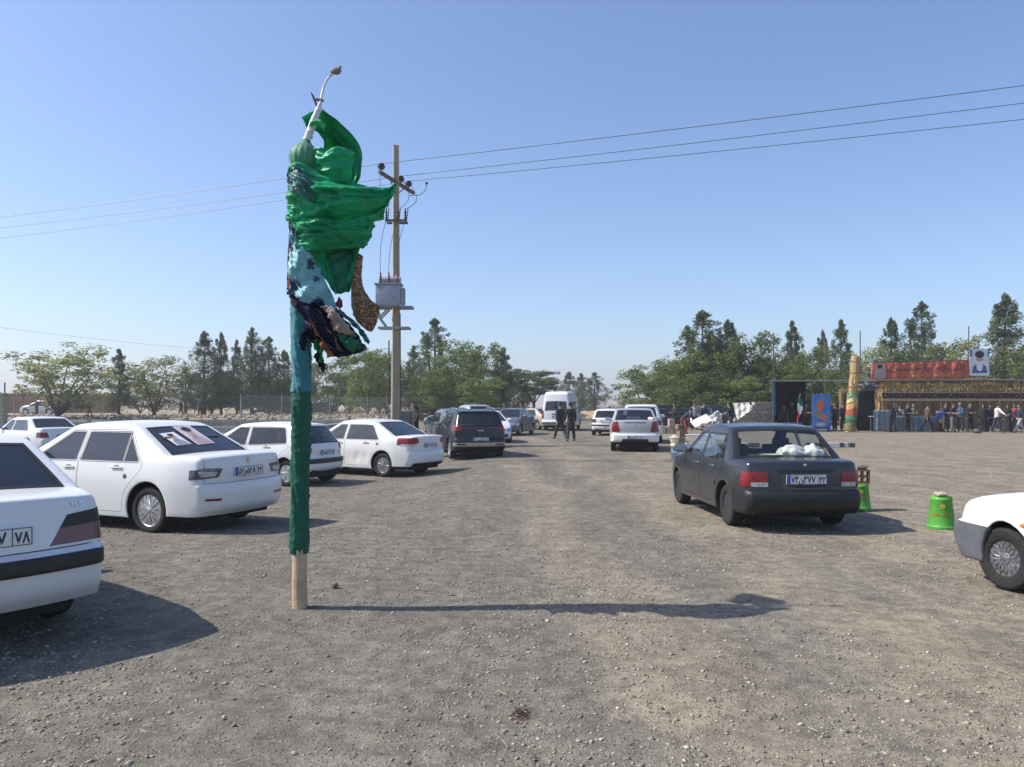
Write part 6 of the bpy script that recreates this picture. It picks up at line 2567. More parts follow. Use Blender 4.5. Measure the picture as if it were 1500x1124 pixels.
# the wooden pole itself, square sawn and a little weathered
bm = bmesh.new()
tube(bm, [(0, 0, -0.1), (0, 0, 0.25), (0.004, 0, 1.2), (0.02, 0, 2.6), (0.02, 0, 3.6)], [0.062, 0.058, 0.056, 0.05, 0.045], 10)
for v in bm.verts:
    v.co.x += 0.003 * math.sin(v.co.z * 40)
bm_obj('pole', bm, M_WOOD, fp_, 50)
sleeve('green_wrap', C_WRAP, [(570, 441, 0.073), (640, 440, 0.070), (700, 439.5, 0.064), (740, 439, 0.062), (775, 438.5, 0.064), (800, 438.5, 0.066), (811, 438, 0.055)], 150, 44, 0.013, 1)
sleeve('teal_wrap', C_TEAL, [(425, 441, 0.064), (470, 441, 0.072), (520, 441, 0.077), (560, 442, 0.074), (574, 441.5, 0.080)], 80, 44, 0.011, 2)
sleeve('inner_wrap', C_DGREEN, [(250, 441, 0.07), (340, 438, 0.062), (430, 438, 0.06)], 40, 24, 0.012, 3)
# stick with white tape, wire and a bird-like scrap on its end
bm = bmesh.new()
tube(bm, [fpx(444, 232), fpx(449, 205), fpx(462, 172), fpx(470, 150)], [0.022, 0.030, 0.030, 0.014], 8)
for k in range(9):
    t = k / 8
    p = fpx(447 + 20 * t, 212 - 50 * t)
    ico(bm, p, 0.036 - 0.012 * abs(t - 0.4), 1, 0.25, (1, 1, 0.8))
bm_obj('taped_stick', bm, C_WHITE, fp_, 60)
bm = bmesh.new()
tube(bm, resample([fpx(468, 160), fpx(471, 140), fpx(476, 122), fpx(483, 111)], 10), 0.011, 6)
bm_obj('bent_wire', bm, C_WHITE, fp_, 60)
bm = bmesh.new()
tube(bm, [fpx(482, 112), fpx(487, 109)], [0.01, 0.006], 6)
ico(bm, fpx(492, 104.5), 0.038, 2, 0.12, (1.25, 0.8, 0.72))
tube(bm, [fpx(494, 104), fpx(498, 99), fpx(499, 96.5)], [0.022, 0.014, 0.006], 6)
bm_obj('finial', bm, mat('finial_grey', (0.20, 0.165, 0.14), 0.7, var=0.4, vscale=40), fp_, 50)
bm = bmesh.new()
tube(bm, [fpx(465, 158), fpx(458, 140), fpx(455.5, 136)], [0.010, 0.009, 0.005], 6)
tube(bm, [fpx(462, 146), fpx(468, 148), fpx(474, 148)], 0.008, 5)
bm_obj('twig', bm, mat('twig', (0.10, 0.085, 0.075), 0.9), fp_)
bm = bmesh.new()
ico(bm, fpx(468, 146), 0.03, 1, 0.3, (1.3, 0.6, 0.4))
bm_obj('pink_scrap', bm, mat('pink_cloth', (0.42, 0.24, 0.22), 0.8), fp_)
# the striped ball knotted below the stick
bm = bmesh.new()
lathe(bm, [(0.012, 0.235), (0.03, 0.20), (0.045, 0.165), (0.085, 0.135), (0.112, 0.09), (0.118, 0.045), (0.108, 0.0), (0.085, -0.045), (0.05, -0.08), (0.045, -0.1)], 44, 'Z')
for v in bm.verts:
    a = math.atan2(v.co.y, v.co.x)
    k = 1 + 0.05 * math.sin(a * 15 + v.co.z * 6)
    v.co.x *= k
    v.co.y *= k
o = bm_obj('cloth_ball', bm, C_BALL, fp_, 70)
o.location = fpx(445, 241)
o.rotation_euler = (0, R(6), 0)
# upper flag: a deep loop that swings out right and falls back to the pole
cloth('upper_flag', C_GREEN, [(441, 171, -0.02), (455, 162, 0.0), (471, 158, 0.0), (489, 170, 0.02), (512, 190, 0.05), (526, 222, 0.06), (524, 252, 0.05), (512, 270, 0.02)],
      [(447, 183, 0.02), (458, 186, 0.05), (466, 194, 0.08), (466, 208, 0.12), (464, 225, 0.14), (468, 244, 0.12), (484, 258, 0.10), (508, 270, 0.06)],
      100, 50, 0.030, 2, 0.3, 1, -0.24, 0.05, 0.026)
cloth('upper_flag_fold', C_GREEN, [(464, 222, -0.06), (482, 226, -0.10), (500, 222, -0.10), (521, 228, -0.05)], [(462, 252, 0.0), (478, 264, -0.06), (500, 268, -0.06), (516, 268, -0.02)], 50, 24, 0.016, 2, 0.3, 5, 0.03, -0.02, 0.014)
cloth('upper_flag_lining', C_GREEN2, [(458, 183, -0.03), (470, 180, -0.05), (481, 189, -0.05)], [(455, 189, -0.02), (468, 190, -0.03), (479, 196, -0.03)], 24, 10, 0.006, 1, 0, 7, 0, -0.04, 0.008)
# the big green flag streaming to the right
cloth('green_flag', C_GREEN, [(428, 255, -0.06), (444, 247, -0.09), (470, 258, -0.06), (505, 268, -0.02), (545, 275, 0.0), (570, 277, 0.0), (583, 272, -0.02)],
      [(426, 330, -0.05), (446, 335, -0.08), (474, 338, -0.08), (502, 334, -0.06), (530, 331, -0.03), (548, 328, 0.0), (562, 322, 0.0)],
      150, 84, 0.030, 2.5, 0.6, 3, 0.22, -0.04, 0.032)
cloth('green_flag_hem', C_GREEN2, [(583, 272, -0.03), (580, 290, -0.05), (571, 303, -0.05), (562, 323, -0.02)], [(575, 279, -0.02), (571, 292, -0.03), (562, 304, -0.02), (552, 318, 0.0)], 30, 10, 0.012, 1, 0, 4, 0, -0.04, 0.012)
cloth('teal_satin_band', C_TEALG, [(431, 270, -0.02), (446, 260, -0.10), (466, 274, -0.13), (482, 296, -0.10)], [(432, 288, -0.02), (444, 296, -0.10), (458, 304, -0.13), (474, 312, -0.10)], 50, 40, 0.012, 2, 0.4, 8, 0.04, -0.17, 0.03)
cloth('green_flag_lower', C_GREEN, [(428, 312, 0.0), (450, 312, -0.03), (490, 318, -0.02), (530, 319, 0.0), (553, 318, 0.0)], [(440, 366, -0.03), (466, 372, -0.08), (496, 368, -0.08), (520, 368, -0.04), (541, 362, 0.0)], 130, 70, 0.020, 2.5, 0.5, 6, 0.18, -0.03, 0.042)
cloth('green_flag_tip', C_GREEN2, [(520, 338, -0.05), (536, 330, -0.06), (548, 326, -0.05)], [(527, 364, -0.03), (536, 366, -0.04), (543, 350, -0.02)], 24, 20, 0.016, 1.5, 0.2, 9, 0, -0.03, 0.014)
cloth('green_streamer', C_GREEN, [(441, 336, -0.05), (458, 372, -0.07), (474, 404, -0.06), (492, 433, -0.02)], [(536, 346, -0.02), (527, 372, -0.03), (519, 400, -0.02), (513, 428, 0.0)], 90, 70, 0.016, 2, 0.4, 11, -0.10, 0.0, 0.034)
cloth('dark_green_streamer', C_DGREEN, [(478, 372, 0.0), (494, 372, -0.02), (517, 362, 0.0)], [(494, 430, 0.0), (503, 430, -0.02), (513, 426, 0.0)], 36, 30, 0.014, 2, 0.2, 12, 0.02, 0.0, 0.016)
# aqua printed cloth on the pole
cloth('aqua_flag', C_AQUA, [(428, 330, -0.08), (433, 338, -0.11), (440, 345, -0.11)], [(430, 441, -0.07), (450, 449, -0.12), (476, 448, -0.10), (496, 454, -0.05)], 60, 80, 0.024, 2.2, 0.5, 14, 0.04, 0.01, 0.030, C=[(428, 386, -0.08), (444, 396, -0.12), (458, 396, -0.11), (471, 394, -0.07)])
# brown printed scarf hanging loose
cloth('brown_scarf', C_BROWN, [(517, 372, 0.05), (524, 371, 0.03), (531, 374, 0.05)], [(516, 462, 0.03), (530, 478, 0.0), (545, 484, 0.03), (556, 448, 0.06)], 36, 60, 0.012, 1.5, 0.1, 16, 0.04, 0.0, 0.012, C=[(513, 420, 0.04), (519, 424, 0.0), (524, 424, 0.01), (531, 420, 0.05)])
# rust strip and pink knot at the left and right of the pole
cloth('rust_strip', C_ORANGE, [(426, 308, -0.03), (431, 312, -0.04)], [(422, 424, -0.02), (430, 428, -0.04)], 12, 40, 0.006, 1, 0, 18, 0, 0.0, 0.012)
bm = bmesh.new()
ico(bm, fpx(497, 444, 0.0), 0.036, 2, 0.35, (0.7, 0.5, 1.2))
bm_obj('crimson_knot', bm, mat('crimson_cloth', (0.20, 0.02, 0.03), 0.7), fp_, 60)
# the dark fan of scarves below
fan = [
    ('navy_sheet', C_NAVY, [(429, 436, 0.0), (462, 448, -0.04), (496, 455, 0.0)], [(450, 498, 0.0), (498, 523, -0.03), (539, 512, 0.02)], None, 32),
    ('brown_scarf', C_BROWN, [(456, 452, -0.08), (472, 456, -0.10)], [(484, 512, -0.05), (512, 524, -0.04)], [(468, 484, -0.15), (494, 494, -0.16)], 33),
    ('navy_scarf', C_NAVY, [(424, 424, -0.05), (440, 440, -0.08), (456, 449, -0.08)], [(430, 448, -0.05), (470, 486, -0.10), (516, 522, -0.04)], [(428, 436, -0.06), (462, 458, -0.12), (498, 486, -0.08)], 20),
    ('navy_scarf', C_NAVY, [(448, 450, -0.07), (470, 446, -0.10), (492, 454, -0.06)], [(470, 500, -0.05), (504, 520, -0.08), (536, 514, -0.03)], [(462, 474, -0.09), (492, 480, -0.13), (520, 484, -0.06)], 21),
    ('cream_scarf', C_CREAM, [(476, 452, -0.11), (486, 452, -0.12), (494, 456, -0.10)], [(490, 482, -0.12), (508, 492, -0.12), (526, 494, -0.08)], [(486, 462, -0.14), (500, 466, -0.16), (510, 474, -0.12)], 22),
    ('teal_scarf', C_TEAL, [(494, 454, -0.06), (500, 456, -0.05)], [(536, 500, -0.02), (541, 505, 0.0)], [(520, 478, -0.06), (526, 480, -0.04)], 23),
    ('dark_green_scarf', C_DGREEN, [(490, 482, -0.06), (510, 490, -0.06)], [(520, 520, -0.03), (538, 512, 0.0)], [(506, 506, -0.08), (528, 500, -0.05)], 24),
    ('cream_scarf', C_CREAM, [(456, 462, -0.09), (464, 466, -0.10)], [(470, 492, -0.08), (478, 498, -0.07)], [(462, 478, -0.12), (472, 482, -0.12)], 25),
    ('rust_scarf', C_ORANGE, [(468, 498, -0.05), (478, 500, -0.05)], [(484, 524, -0.03), (494, 522, -0.02)], None, 26),
    ('green_tail', C_GREEN2, [(461, 500, -0.06), (468, 498, -0.06)], [(472, 532, -0.04), (474, 532, -0.03)], None, 27),
    ('navy_tail', C_NAVY, [(448, 486, -0.08), (456, 484, -0.08)], [(446, 512, -0.08), (450, 516, -0.07)], None, 28),
    ('navy_tail', C_NAVY, [(463, 522, -0.05), (468, 518, -0.05)], [(474, 545, -0.03), (478, 541, -0.03)], None, 29),
    ('cream_scarf', C_CREAM, [(432, 440, -0.09), (438, 446, -0.10)], [(440, 452, -0.09), (448, 450, -0.09)], None, 30),
]
for nm, m, A_, B_, C_, sd in fan:
    cloth(nm, m, A_, B_, 30, 40, 0.024, 2, 0.5, sd, 0.10 * (-1) ** sd, 0.0, 0.02, C=C_, edge=0.02)
bm = bmesh.new()
ico(bm, (0.07, -0.25, 0.028), 0.035, 2, 0.2, (1, 0.9, 0.8))
o = bm_obj('stone', bm, mat('stone_grey', (0.16, 0.15, 0.13), 0.9, var=0.3), None, 40)
o.location = (FX + 0.06, FD + 0.9, 0.0)
tag(o, 'fist sized dark stone just behind the foot of the wrapped pole', 'stone')
# ------------------------------------------------------------------ bins, kerb blocks, clutter
M_BIN = mat('green_plastic', (0.085, 0.34, 0.045), 0.55, var=0.12, vscale=5)
M_REDINK = mat('red_print', (0.48, 0.05, 0.02), 0.6)
M_YELINK = mat('yellow_print', (0.55, 0.45, 0.03), 0.6)


def bin_(px, d, h, rb, rt, label):
    o = empty('bin', (gx(px, d), d, 0))
    bm = bmesh.new()
    lathe(bm, [(rb * 1.06, 0.0), (rb * 1.08, 0.035), (rb * 1.02, 0.045), (rb * 0.99, 0.07), (rt * 1.03, h * 0.86), (rt * 1.07, h * 0.88), (rt * 1.07, h * 0.93), (rt, h * 0.95), (rt * 0.97, h), (rt * 0.9, h + 0.004), (0.001, h + 0.004)], 36, 'Z')
    bm_obj('drum', bm, M_BIN, o, 40)

    def stick(name, me, m, ang, z, out=0.002):
        r = np.interp(z, [0.07, h * 0.86], [rb * 0.99, rt * 1.03])
        for v in me.vertices:
            a = ang + v.co.x / r
            zz = z + v.co.y
            rr = np.interp(zz, [0.07, h * 0.86], [rb * 0.99, rt * 1.03]) + out + v.co.z
            v.co = Vector((rr * math.cos(a), rr * math.sin(a), zz))
        link(name, me, m, o)
    a0 = math.atan2(-d, -gx(px, d)) + 0.12
    stick('print', text_mesh('لطفا', 0.075, 0.001), M_REDINK, a0 - 0.25, h * 0.48)
    bm = bmesh.new()
    prism(bm, oval(0, 0, 0.026, 0.026, 14), 0, 0.002, 'Z')
    me = bpy.data.meshes.new('emblem')
    bmesh.ops.subdivide_edges(bm, edges=bm.edges[:], cuts=1)
    bm.to_mesh(me)
    bm.free()
    stick('emblem', me, M_YELINK, a0, h * 0.72)
    bm = bmesh.new()
    prism(bm, [(-0.02, -0.014), (0.0, 0.018), (0.02, -0.014)], 0.002, 0.004, 'Z')
    me = bpy.data.meshes.new('emblem')
    bm.to_mesh(me)
    bm.free()
    stick('emblem', me, M_REDINK, a0, h * 0.72)
    tag(o, label, 'bin', 'green bins on the gravel')
    return o


b1 = bin_(1379, 10.05, 0.425, 0.162, 0.122, 'green plastic bin upside down with a pale flat stone on its top')
bm = bmesh.new()
ico(bm, (0, 0, 0), 0.085, 2, 0.14, (1.05, 0.8, 0.42))
o = bm_obj('stone', bm, mat('pale_stone', (0.42, 0.35, 0.26), 0.9, var=0.25, vscale=14), None, 40)
o.location = (gx(1376, 10.05), 10.0, 0.425 + 0.034)
tag(o, 'pale flat stone lying on the right hand green bin', 'stone')
b2 = bin_(1260, 11.9, 0.40, 0.150, 0.118, 'green plastic bin partly hidden behind the grey saloon, brick on top')
bm = bmesh.new()
M_BRICKR = mat('clay_brick', (0.20, 0.095, 0.06), 0.9, var=0.25, vscale=20)
# hollow clay brick standing on end: walls and webs leave the holes open
for (cx, cz, sx, sz) in ((0, 0.0125, 0.20, 0.025), (0, 0.205, 0.20, 0.025), (-0.0875, 0.109, 0.025, 0.168), (0.0875, 0.109, 0.025, 0.168), (0, 0.109, 0.022, 0.168), (0, 0.109, 0.15, 0.02)):
    box(bm, (cx, 0, cz), (sx, 0.16, sz))
o = bm_obj('hollow_brick', bm, M_BRICKR)
o.location = (gx(1263, 11.9), 11.9, 0.405)
o.rotation_euler = (0, 0, R(-14))
tag(o, 'hollow clay brick standing on the green bin behind the grey saloon', 'brick')
bm = bmesh.new()
ico(bm, (0, 0, 0), 0.075, 2, 0.2, (1.2, 0.9, 0.5))
o = bm_obj('stone', bm, mat('brown_stone', (0.15, 0.105, 0.08), 0.9, var=0.3, vscale=14), None, 40)
o.location = (gx(1263, 11.9), 11.9, 0.405 + 0.2175 + 0.034)
tag(o, 'brown stone on top of the hollow brick', 'stone')

# painted kerb stones in a row
M_KW, M_KB = mat('kerb_white', (0.62, 0.62, 0.60), 0.8, var=0.12), mat('kerb_dark', (0.10, 0.10, 0.10), 0.85, var=0.2)
ks = [(1004, 1039, M_KW, 'longest white kerb block left of the grey saloon'), (1066, 1094, M_KW, 'white kerb block seen through the window of the grey saloon'), (1096, 1112, M_KB, 'dark kerb block seen through the window of the grey saloon'),
      (1180, 1211, M_KB, 'dark kerb block touching the rear pillar of the grey saloon'), (1212, 1229, M_KW, 'white kerb block right of the grey saloon'), (1230, 1236, M_KB, 'short dark kerb block between the white ones'),
      (1236.5, 1242, M_KW, 'small white kerb block between two dark ones'), (1242.5, 1251, M_KB, 'dark kerb block at the right end of the row')]
for a, b, m, lb in ks:
    bm = bmesh.new()
    w = (b - a) / FPX * 29.6
    box(bm, (0, 0, 0.085), (w, 0.16, 0.17), bev=0.012)
    o = bm_obj('kerb_block', bm, m)
    o.location = (gx((a + b) / 2, 29.6), 29.6 + random.uniform(-0.03, 0.03), 0)
    tag(o, lb, 'kerb block', 'painted kerb blocks across the lot')


def legged(name, px0, px1, d, ztop, th, depth, m, label, cat, legs=True, ml=None):
    x0, x1 = gx(px0, d), gx(px1, d)
    o = empty(name, ((x0 + x1) / 2, d, 0))
    bm = bmesh.new()
    box(bm, (0, 0, ztop - th / 2), (x1 - x0, depth, th), bev=0.006)
    bm_obj('top', bm, m, o)
    if legs:
        for sx in (-1, 1):
            for sy in (-1, 1):
                bm = bmesh.new()
                box(bm, (sx * ((x1 - x0) / 2 - 0.06), sy * (depth / 2 - 0.05), (ztop - th) / 2), (0.05, 0.05, ztop - th))
                bm_obj('leg', bm, ml or m, o)
    tag(o, label, cat)
    return o


legged('low_bench', 1000, 1046, 31.5, 0.42, 0.06, 0.5, M_KW, 'low white metal bench behind the long white kerb block', 'bench')
# the water stand by the wing mirror of the grey saloon
d = 22.5
dr = empty('water_drum', (gx(993, d), d, 0))
bm = bmesh.new()
lathe(bm, [(0.001, 0), (0.19, 0), (0.20, 0.03), (0.205, 0.2), (0.215, 0.22), (0.205, 0.24), (0.20, 0.42), (0.001, 0.42)], 20, 'Z')
bm_obj('drum', bm, mat('drum_blue', (0.10, 0.16, 0.22), 0.55, var=0.15), dr, 40)
bm = bmesh.new()
lathe(bm, [(0.001, 0.42), (0.22, 0.42), (0.225, 0.47), (0.20, 0.50), (0.001, 0.50)], 20, 'Z')
bm_obj('lid', bm, mat('straw_lid', (0.50, 0.42, 0.26), 0.8, var=0.2), dr, 40)
tag(dr, 'blue grey drum with a straw coloured lid beside the wing mirror of the grey saloon', 'drum')
bm = bmesh.new()
lathe(bm, [(0.001, 0), (0.10, 0), (0.13, 0.05), (0.13, 0.14), (0.16, 0.15), (0.16, 0.17), (0.08, 0.2), (0.03, 0.24), (0.001, 0.24)], 18, 'Z')
o = bm_obj('cooking_pot', bm, mat('pot_cream', (0.56, 0.50, 0.38), 0.5), None, 40)
o.location = (gx(988, d + 0.2), d + 0.2, 0.505)
tag(o, 'pale lidded pot standing on the blue grey drum', 'pot')
bm = bmesh.new()
box(bm, (0, 0, 0.3), (0.24, 0.3, 0.6), bev=0.02)
box(bm, (0, 0, 0.72), (0.18, 0.24, 0.24), 0.2, bev=0.02)
tube(bm, [(0.12, 0, 0.6), (0.13, 0, 1.15)], 0.02, 6)
box(bm, (-0.05, 0, 0.93), (0.2, 0.2, 0.16), 0.4, bev=0.03)
o = bm_obj('carton_stack', bm, mat('carton_brown', (0.20, 0.145, 0.10), 0.9, var=0.35, vscale=8))
o.location = (gx(997, 24.5), 24.5, 0)
tag(o, 'brown cartons piled behind the blue grey drum', 'carton')
# beige low block wall in front of the shaded cars
for i, (a, b, y, z0, h) in enumerate(((962, 975, 44, 0, 0.42), (976, 986, 44, 0, 0.42), (979, 987, 44, 0.425, 0.42), (987, 998, 44, 0, 0.42))):
    bm = bmesh.new()
    box(bm, (0, 0, h / 2), ((b - a) / FPX * y - 0.01, 0.4, h), bev=0.02)
    o = bm_obj('stone_block', bm, mat('beige_block', (0.42, 0.36, 0.28), 0.9, var=0.2, vscale=5))
    o.location = (gx((a + b) / 2, y), y, z0)
    tag(o, ['beige block at the left end of the low row in front of the shaded cars', 'second beige block from the left in the low row before the shaded cars', 'beige block lying on top of the low row', 'beige block at the right end of the low row beside the stooping person'][i], 'block', 'beige blocks before the shaded cars')
# sheets being handled
bm = bmesh.new()
box(bm, (0, 0, 0), (1.05, 0.62, 0.03), bev=0.005)
o = bm_obj('white_board', bm, M_KW)
o.location = (gx(1027, 42.5), 42.5, gz(617, 42.5))
o.rotation_euler = (R(40), R(-24), R(8))
tag(o, 'white board held tilted by the stooping person', 'board')


def crumpled(name, px, py, d, sx, sy, sz, m, label, cat, seed):
    bm = bmesh.new()
    bmesh.ops.create_icosphere(bm, subdivisions=4, radius=1)
    for v in bm.verts:
        n = mnoise.fractal(v.co * 1.6 + Vector((seed, 0, 0)), 0.7, 2.2, 5)
        k = 1 + 0.5 * n
        v.co = Vector((v.co.x * sx * k, v.co.y * sy * k, v.co.z * sz * k))
    o = bm_obj(name, bm, m, None, 30)
    o.location = (gx(px, d), d, gz(py, d))
    tag(o, label, cat)
    return o


crumpled('plastic_sheet', 1049, 615, 43, 0.32, 0.3, 0.42, mat('sheet_grey', (0.46, 0.47, 0.44), 0.5), 'crumpled grey white plastic sheet between the board and the man in black', 'sheet', 3)
crumpled('rubble_bag', 1036, 626, 42, 0.5, 0.3, 0.18, mat('bag_brown', (0.22, 0.18, 0.14), 0.9, var=0.4), 'brown bag lying on the ground under the white board', 'bag', 8)
# block stack and tarpaulin
M_BLK = mat('grey_block', (0.36, 0.335, 0.30), 0.95, var=0.2, vscale=6, bump=0.4, bscale=30)
d = 50.0
bx0 = gx(1066, d)
rows = [(1066, 1131), (1066, 1131), (1068, 1131), (1072, 1131), (1080, 1131), (1084, 1131), (1094, 1131), (1097, 1131), (1103, 1131)]
nb = 0
stk = []
for r, (a, b) in enumerate(rows):
    x = gx(a, d) + (0.11 if r % 2 else 0)
    while x < gx(b, d) - 0.2:
        w = 0.42
        bm = None
        stk.append((x + w / 2, 0.102 + r * 0.205))
        x += w + 0.012
bm = bmesh.new()
box(bm, (0, 0, 0), (0.42, 0.6, 0.195), bev=0.01)
for hx in (-0.1, 0.1):
    box(bm, (hx, -0.302, 0), (0.12, 0.012, 0.10))
blk_me = bpy.data.meshes.new('block')
bm.to_mesh(blk_me)
bm.free()
blk_me.materials.append(M_BLK)
for i, (x, z) in enumerate(stk):
    o = bpy.data.objects.new('concrete_block', blk_me)
    COL.objects.link(o)
    o.location = (x + random.uniform(-0.004, 0.004), d + random.uniform(-0.02, 0.02), z)
    tag(o, 'grey hollow block in the stepped stack left of the dark booth', 'block', 'blocks in the stepped stack')
cloth_tarp = []
V, F = [], []
nu, nv = 26, 22
for j in range(nv):
    for i in range(nu):
        u, t = i / (nu - 1), j / (nv - 1)
        px = 1075 + (1099 - 1075) * u + 3 * t * (1 - u)
        py = 591 - 1.5 * u + t * (25 - 14 * u)
        V.append((gx(px, 49), 49.2 - 0.55 * t + 0.03 * math.sin(u * 17 + t * 4) + 0.10 * mnoise.fractal((u * 3, t * 3, 2), 0.8, 2.1, 4), gz(py, 49)))
for j in range(nv - 1):
    for i in range(nu - 1):
        k = j * nu + i
        F.append((k, k + 1, k + nu + 1, k + nu))
o = link('tarpaulin', mesh_from(V, F), mat('tarp_white', (0.50, 0.48, 0.43), 0.6, var=0.1), None, 80)
o.modifiers.new('thick', 'SOLIDIFY').thickness = 0.01
tag(o, 'white tarpaulin draped over the left end of the block stack', 'tarpaulin')

# ------------------------------------------------------------------ scaffold over the stalls
SD = 47.6
sc_ = empty('scaffold', (gx(1300, SD), SD, 0))
tag(sc_, 'thin steel scaffold of uprights and long bars spanning the booth and the reed stall', 'scaffold')


def bar(name, a, b, r=0.035, m=M_RUST, parent=sc_):
    bm = bmesh.new()
    o0 = parent.location if parent else Vector((0, 0, 0))
    tube(bm, [Vector(a) - o0, Vector(b) - o0], r, 6)
    return bm_obj(name, bm, m, parent, 60)


for px, top, d in ((1133, 488, SD - 0.15), (1209, 514, 52.5), (1260, 485, 52.5), (1419, 478, 52.5), (1133, 560, 52.5), (1496, 512, SD - 0.15), (1540, 512, SD - 0.15)):
    bar('upright', (gx(px, d), d, 0), (gx(px, d), d, gz(top, d)))
bar('crossbar', (gx(1128, SD - 0.15), SD - 0.15, gz(558.5, SD)), (gx(1600, SD - 0.15), SD - 0.15, gz(556.5, SD)), 0.04, M_STEEL)
bar('crossbar', (gx(1256, SD), SD - 0.2, gz(531, SD)), (gx(1425, SD), SD - 0.2, gz(528, SD)), 0.03)
bar('crossbar', (gx(1425, SD), SD - 0.2, gz(513, SD)), (gx(1600, SD), SD - 0.2, gz(513, SD)), 0.03)
for px in (1133, 1209, 1260, 1419):
    bar('crossbar', (gx(px, SD), SD - 0.15, gz(558, SD)), (gx(px, 52.5), 52.5, gz(558, SD)), 0.03)
# lettered banner
bn = empty('banner', (gx(1346, SD), SD - 0.28, gz(541, SD)))
tag(bn, 'long red orange cloth banner with dark lettering and a portrait at its left end', 'banner')
M_BAN = mat('banner_red', (0.45, 0.115, 0.065), 0.75, var=0.22, vscale=1.6)


def bpx(px, py, y=0.0):
    return Vector((gx(px, SD) - bn.location.x, y, gz(py, SD) - bn.location.z))


def ban_y(px, t):
    return 0.05 * math.sin(px * 0.21) + 0.03 * math.sin(px * 0.53 + 3 * t)


V, F = [], []
nu, nv = 90, 10
for j in range(nv):
    for i in range(nu):
        u, t = i / (nu - 1), j / (nv - 1)
        px = 1272.5 + (1418.5 - 1272.5) * u
        top = 532.5 - 4.0 * u + 1.0 * math.sin(math.pi * u)
        bot = 556.0 - 2.0 * u
        V.append(bpx(px, top + (bot - top) * t, ban_y(px, t)))
for j in range(nv - 1):
    for i in range(nu - 1):
        k = j * nu + i
        F.append((k, k + 1, k + nu + 1, k + nu))
o = link('banner_cloth', mesh_from(V, F), M_BAN, bn, 80)
o.modifiers.new('thick', 'SOLIDIFY').thickness = 0.008
GLY = 'هيئت عزاداران'


def ban_text(body, size, px, py, m, sx=1.0):
    # letters set one by one from right to left, joined forms chosen by hand
    me = text_mesh(body, size, 0.002, bold=0.006)
    for v in me.vertices:
        x, z = v.co.x * sx, v.co.y
        P = bpx(px, py)
        pxx = px + x / SD * FPX
        v.co = Vector((P.x + x, ban_y(pxx, 0.4) - 0.030 - v.co.z, P.z + z))
    return link('lettering', me, m, bn)


def shape(word, forms):
    return ''.join(forms)


# 'ya hossein', 'hey'at' in joined presentation forms, written in visual order
W1 = '\uFEE6\uFEF4\uFEB4\uFEA3 \uFE8D\uFEF3 \uFEE1\uFEFC\uFEB4\uFEDF\uFE8D'
ban_text(W1, 0.52, 1354, 539.5, mat('banner_ink', (0.13, 0.045, 0.035), 0.7), 1.5)
ban_text(W1, 0.24, 1356, 549.5, mat('banner_yellow', (0.60, 0.34, 0.10), 0.7), 1.9)
flat_e = empty('printed_portrait', bpx(1285, 544, -0.075), parent=bn)
flat_e.rotation_euler = (R(90), 0, 0)
portrait(flat_e, 0.70, 0.92, mat('portrait_ground', (0.50, 0.27, 0.25), 0.7), turban=True, robe=mat('portrait_grey', (0.28, 0.27, 0.30), 0.7), beard=mat('portrait_beard', (0.34, 0.32, 0.33), 0.7))
bm = bmesh.new()
for (px0, py0, px1, py1) in ((1273, 532.7, 1418, 529.2), (1273, 555.6, 1418, 553.6)):
    tube(bm, [bpx(px0 + (px1 - px0) * k / 30, py0 + (py1 - py0) * k / 30, ban_y(px0 + (px1 - px0) * k / 30, 0.4) - 0.02) for k in range(31)], 0.018, 4)
bm_obj('border', bm, mat('banner_border', (0.42, 0.05, 0.05), 0.7), bn)
# portrait board above the stall
pb = empty('portrait_board', (gx(1430, SD), SD - 0.32, gz(531.5, SD)))
pb.rotation_euler = (R(90), 0, 0)
tag(pb, 'upright board printed with a white bearded portrait above the reed stall', 'board')
portrait(pb, 1.20, 1.66, mat('board_pale', (0.60, 0.63, 0.66), 0.6, var=0.1, vscale=3), turban=True, robe=mat('robe_blue', (0.05, 0.12, 0.26), 0.7, var=0.6, vscale=6), beard=mat('beard_white', (0.66, 0.68, 0.72), 0.7), th=0.02)
flat('stripe', [(-0.60, 0.35), (-0.46, 0.35), (-0.46, 0.83), (-0.60, 0.83)], 0.0205, 0.022, M_BLUEC, pb)
flat('stripe', [(0.60, 0.35), (0.50, 0.35), (0.50, 0.83), (0.60, 0.83)], 0.0205, 0.022, M_BLUEC, pb)
flat('beard', oval(0, -0.24, 0.20, 0.30, 14), 0.026, 0.028, mat('beard_white', (0.66, 0.68, 0.72), 0.7), pb)
flat('stripe', [(-0.58, -0.82), (0.58, -0.82), (0.58, -0.66), (-0.58, -0.66)], 0.024, 0.026, mat('board_pale', (0.6, 0.6, 0.6)), pb)

# ------------------------------------------------------------------ dark booth
bt = empty('booth', (gx(1163, 49), 49.0, 0))
tag(bt, 'black cloth booth with an open front and a blue edge curtain', 'booth')
x0, x1 = gx(1134, 47.7) - bt.location.x, gx(1192, 47.7) - bt.location.x


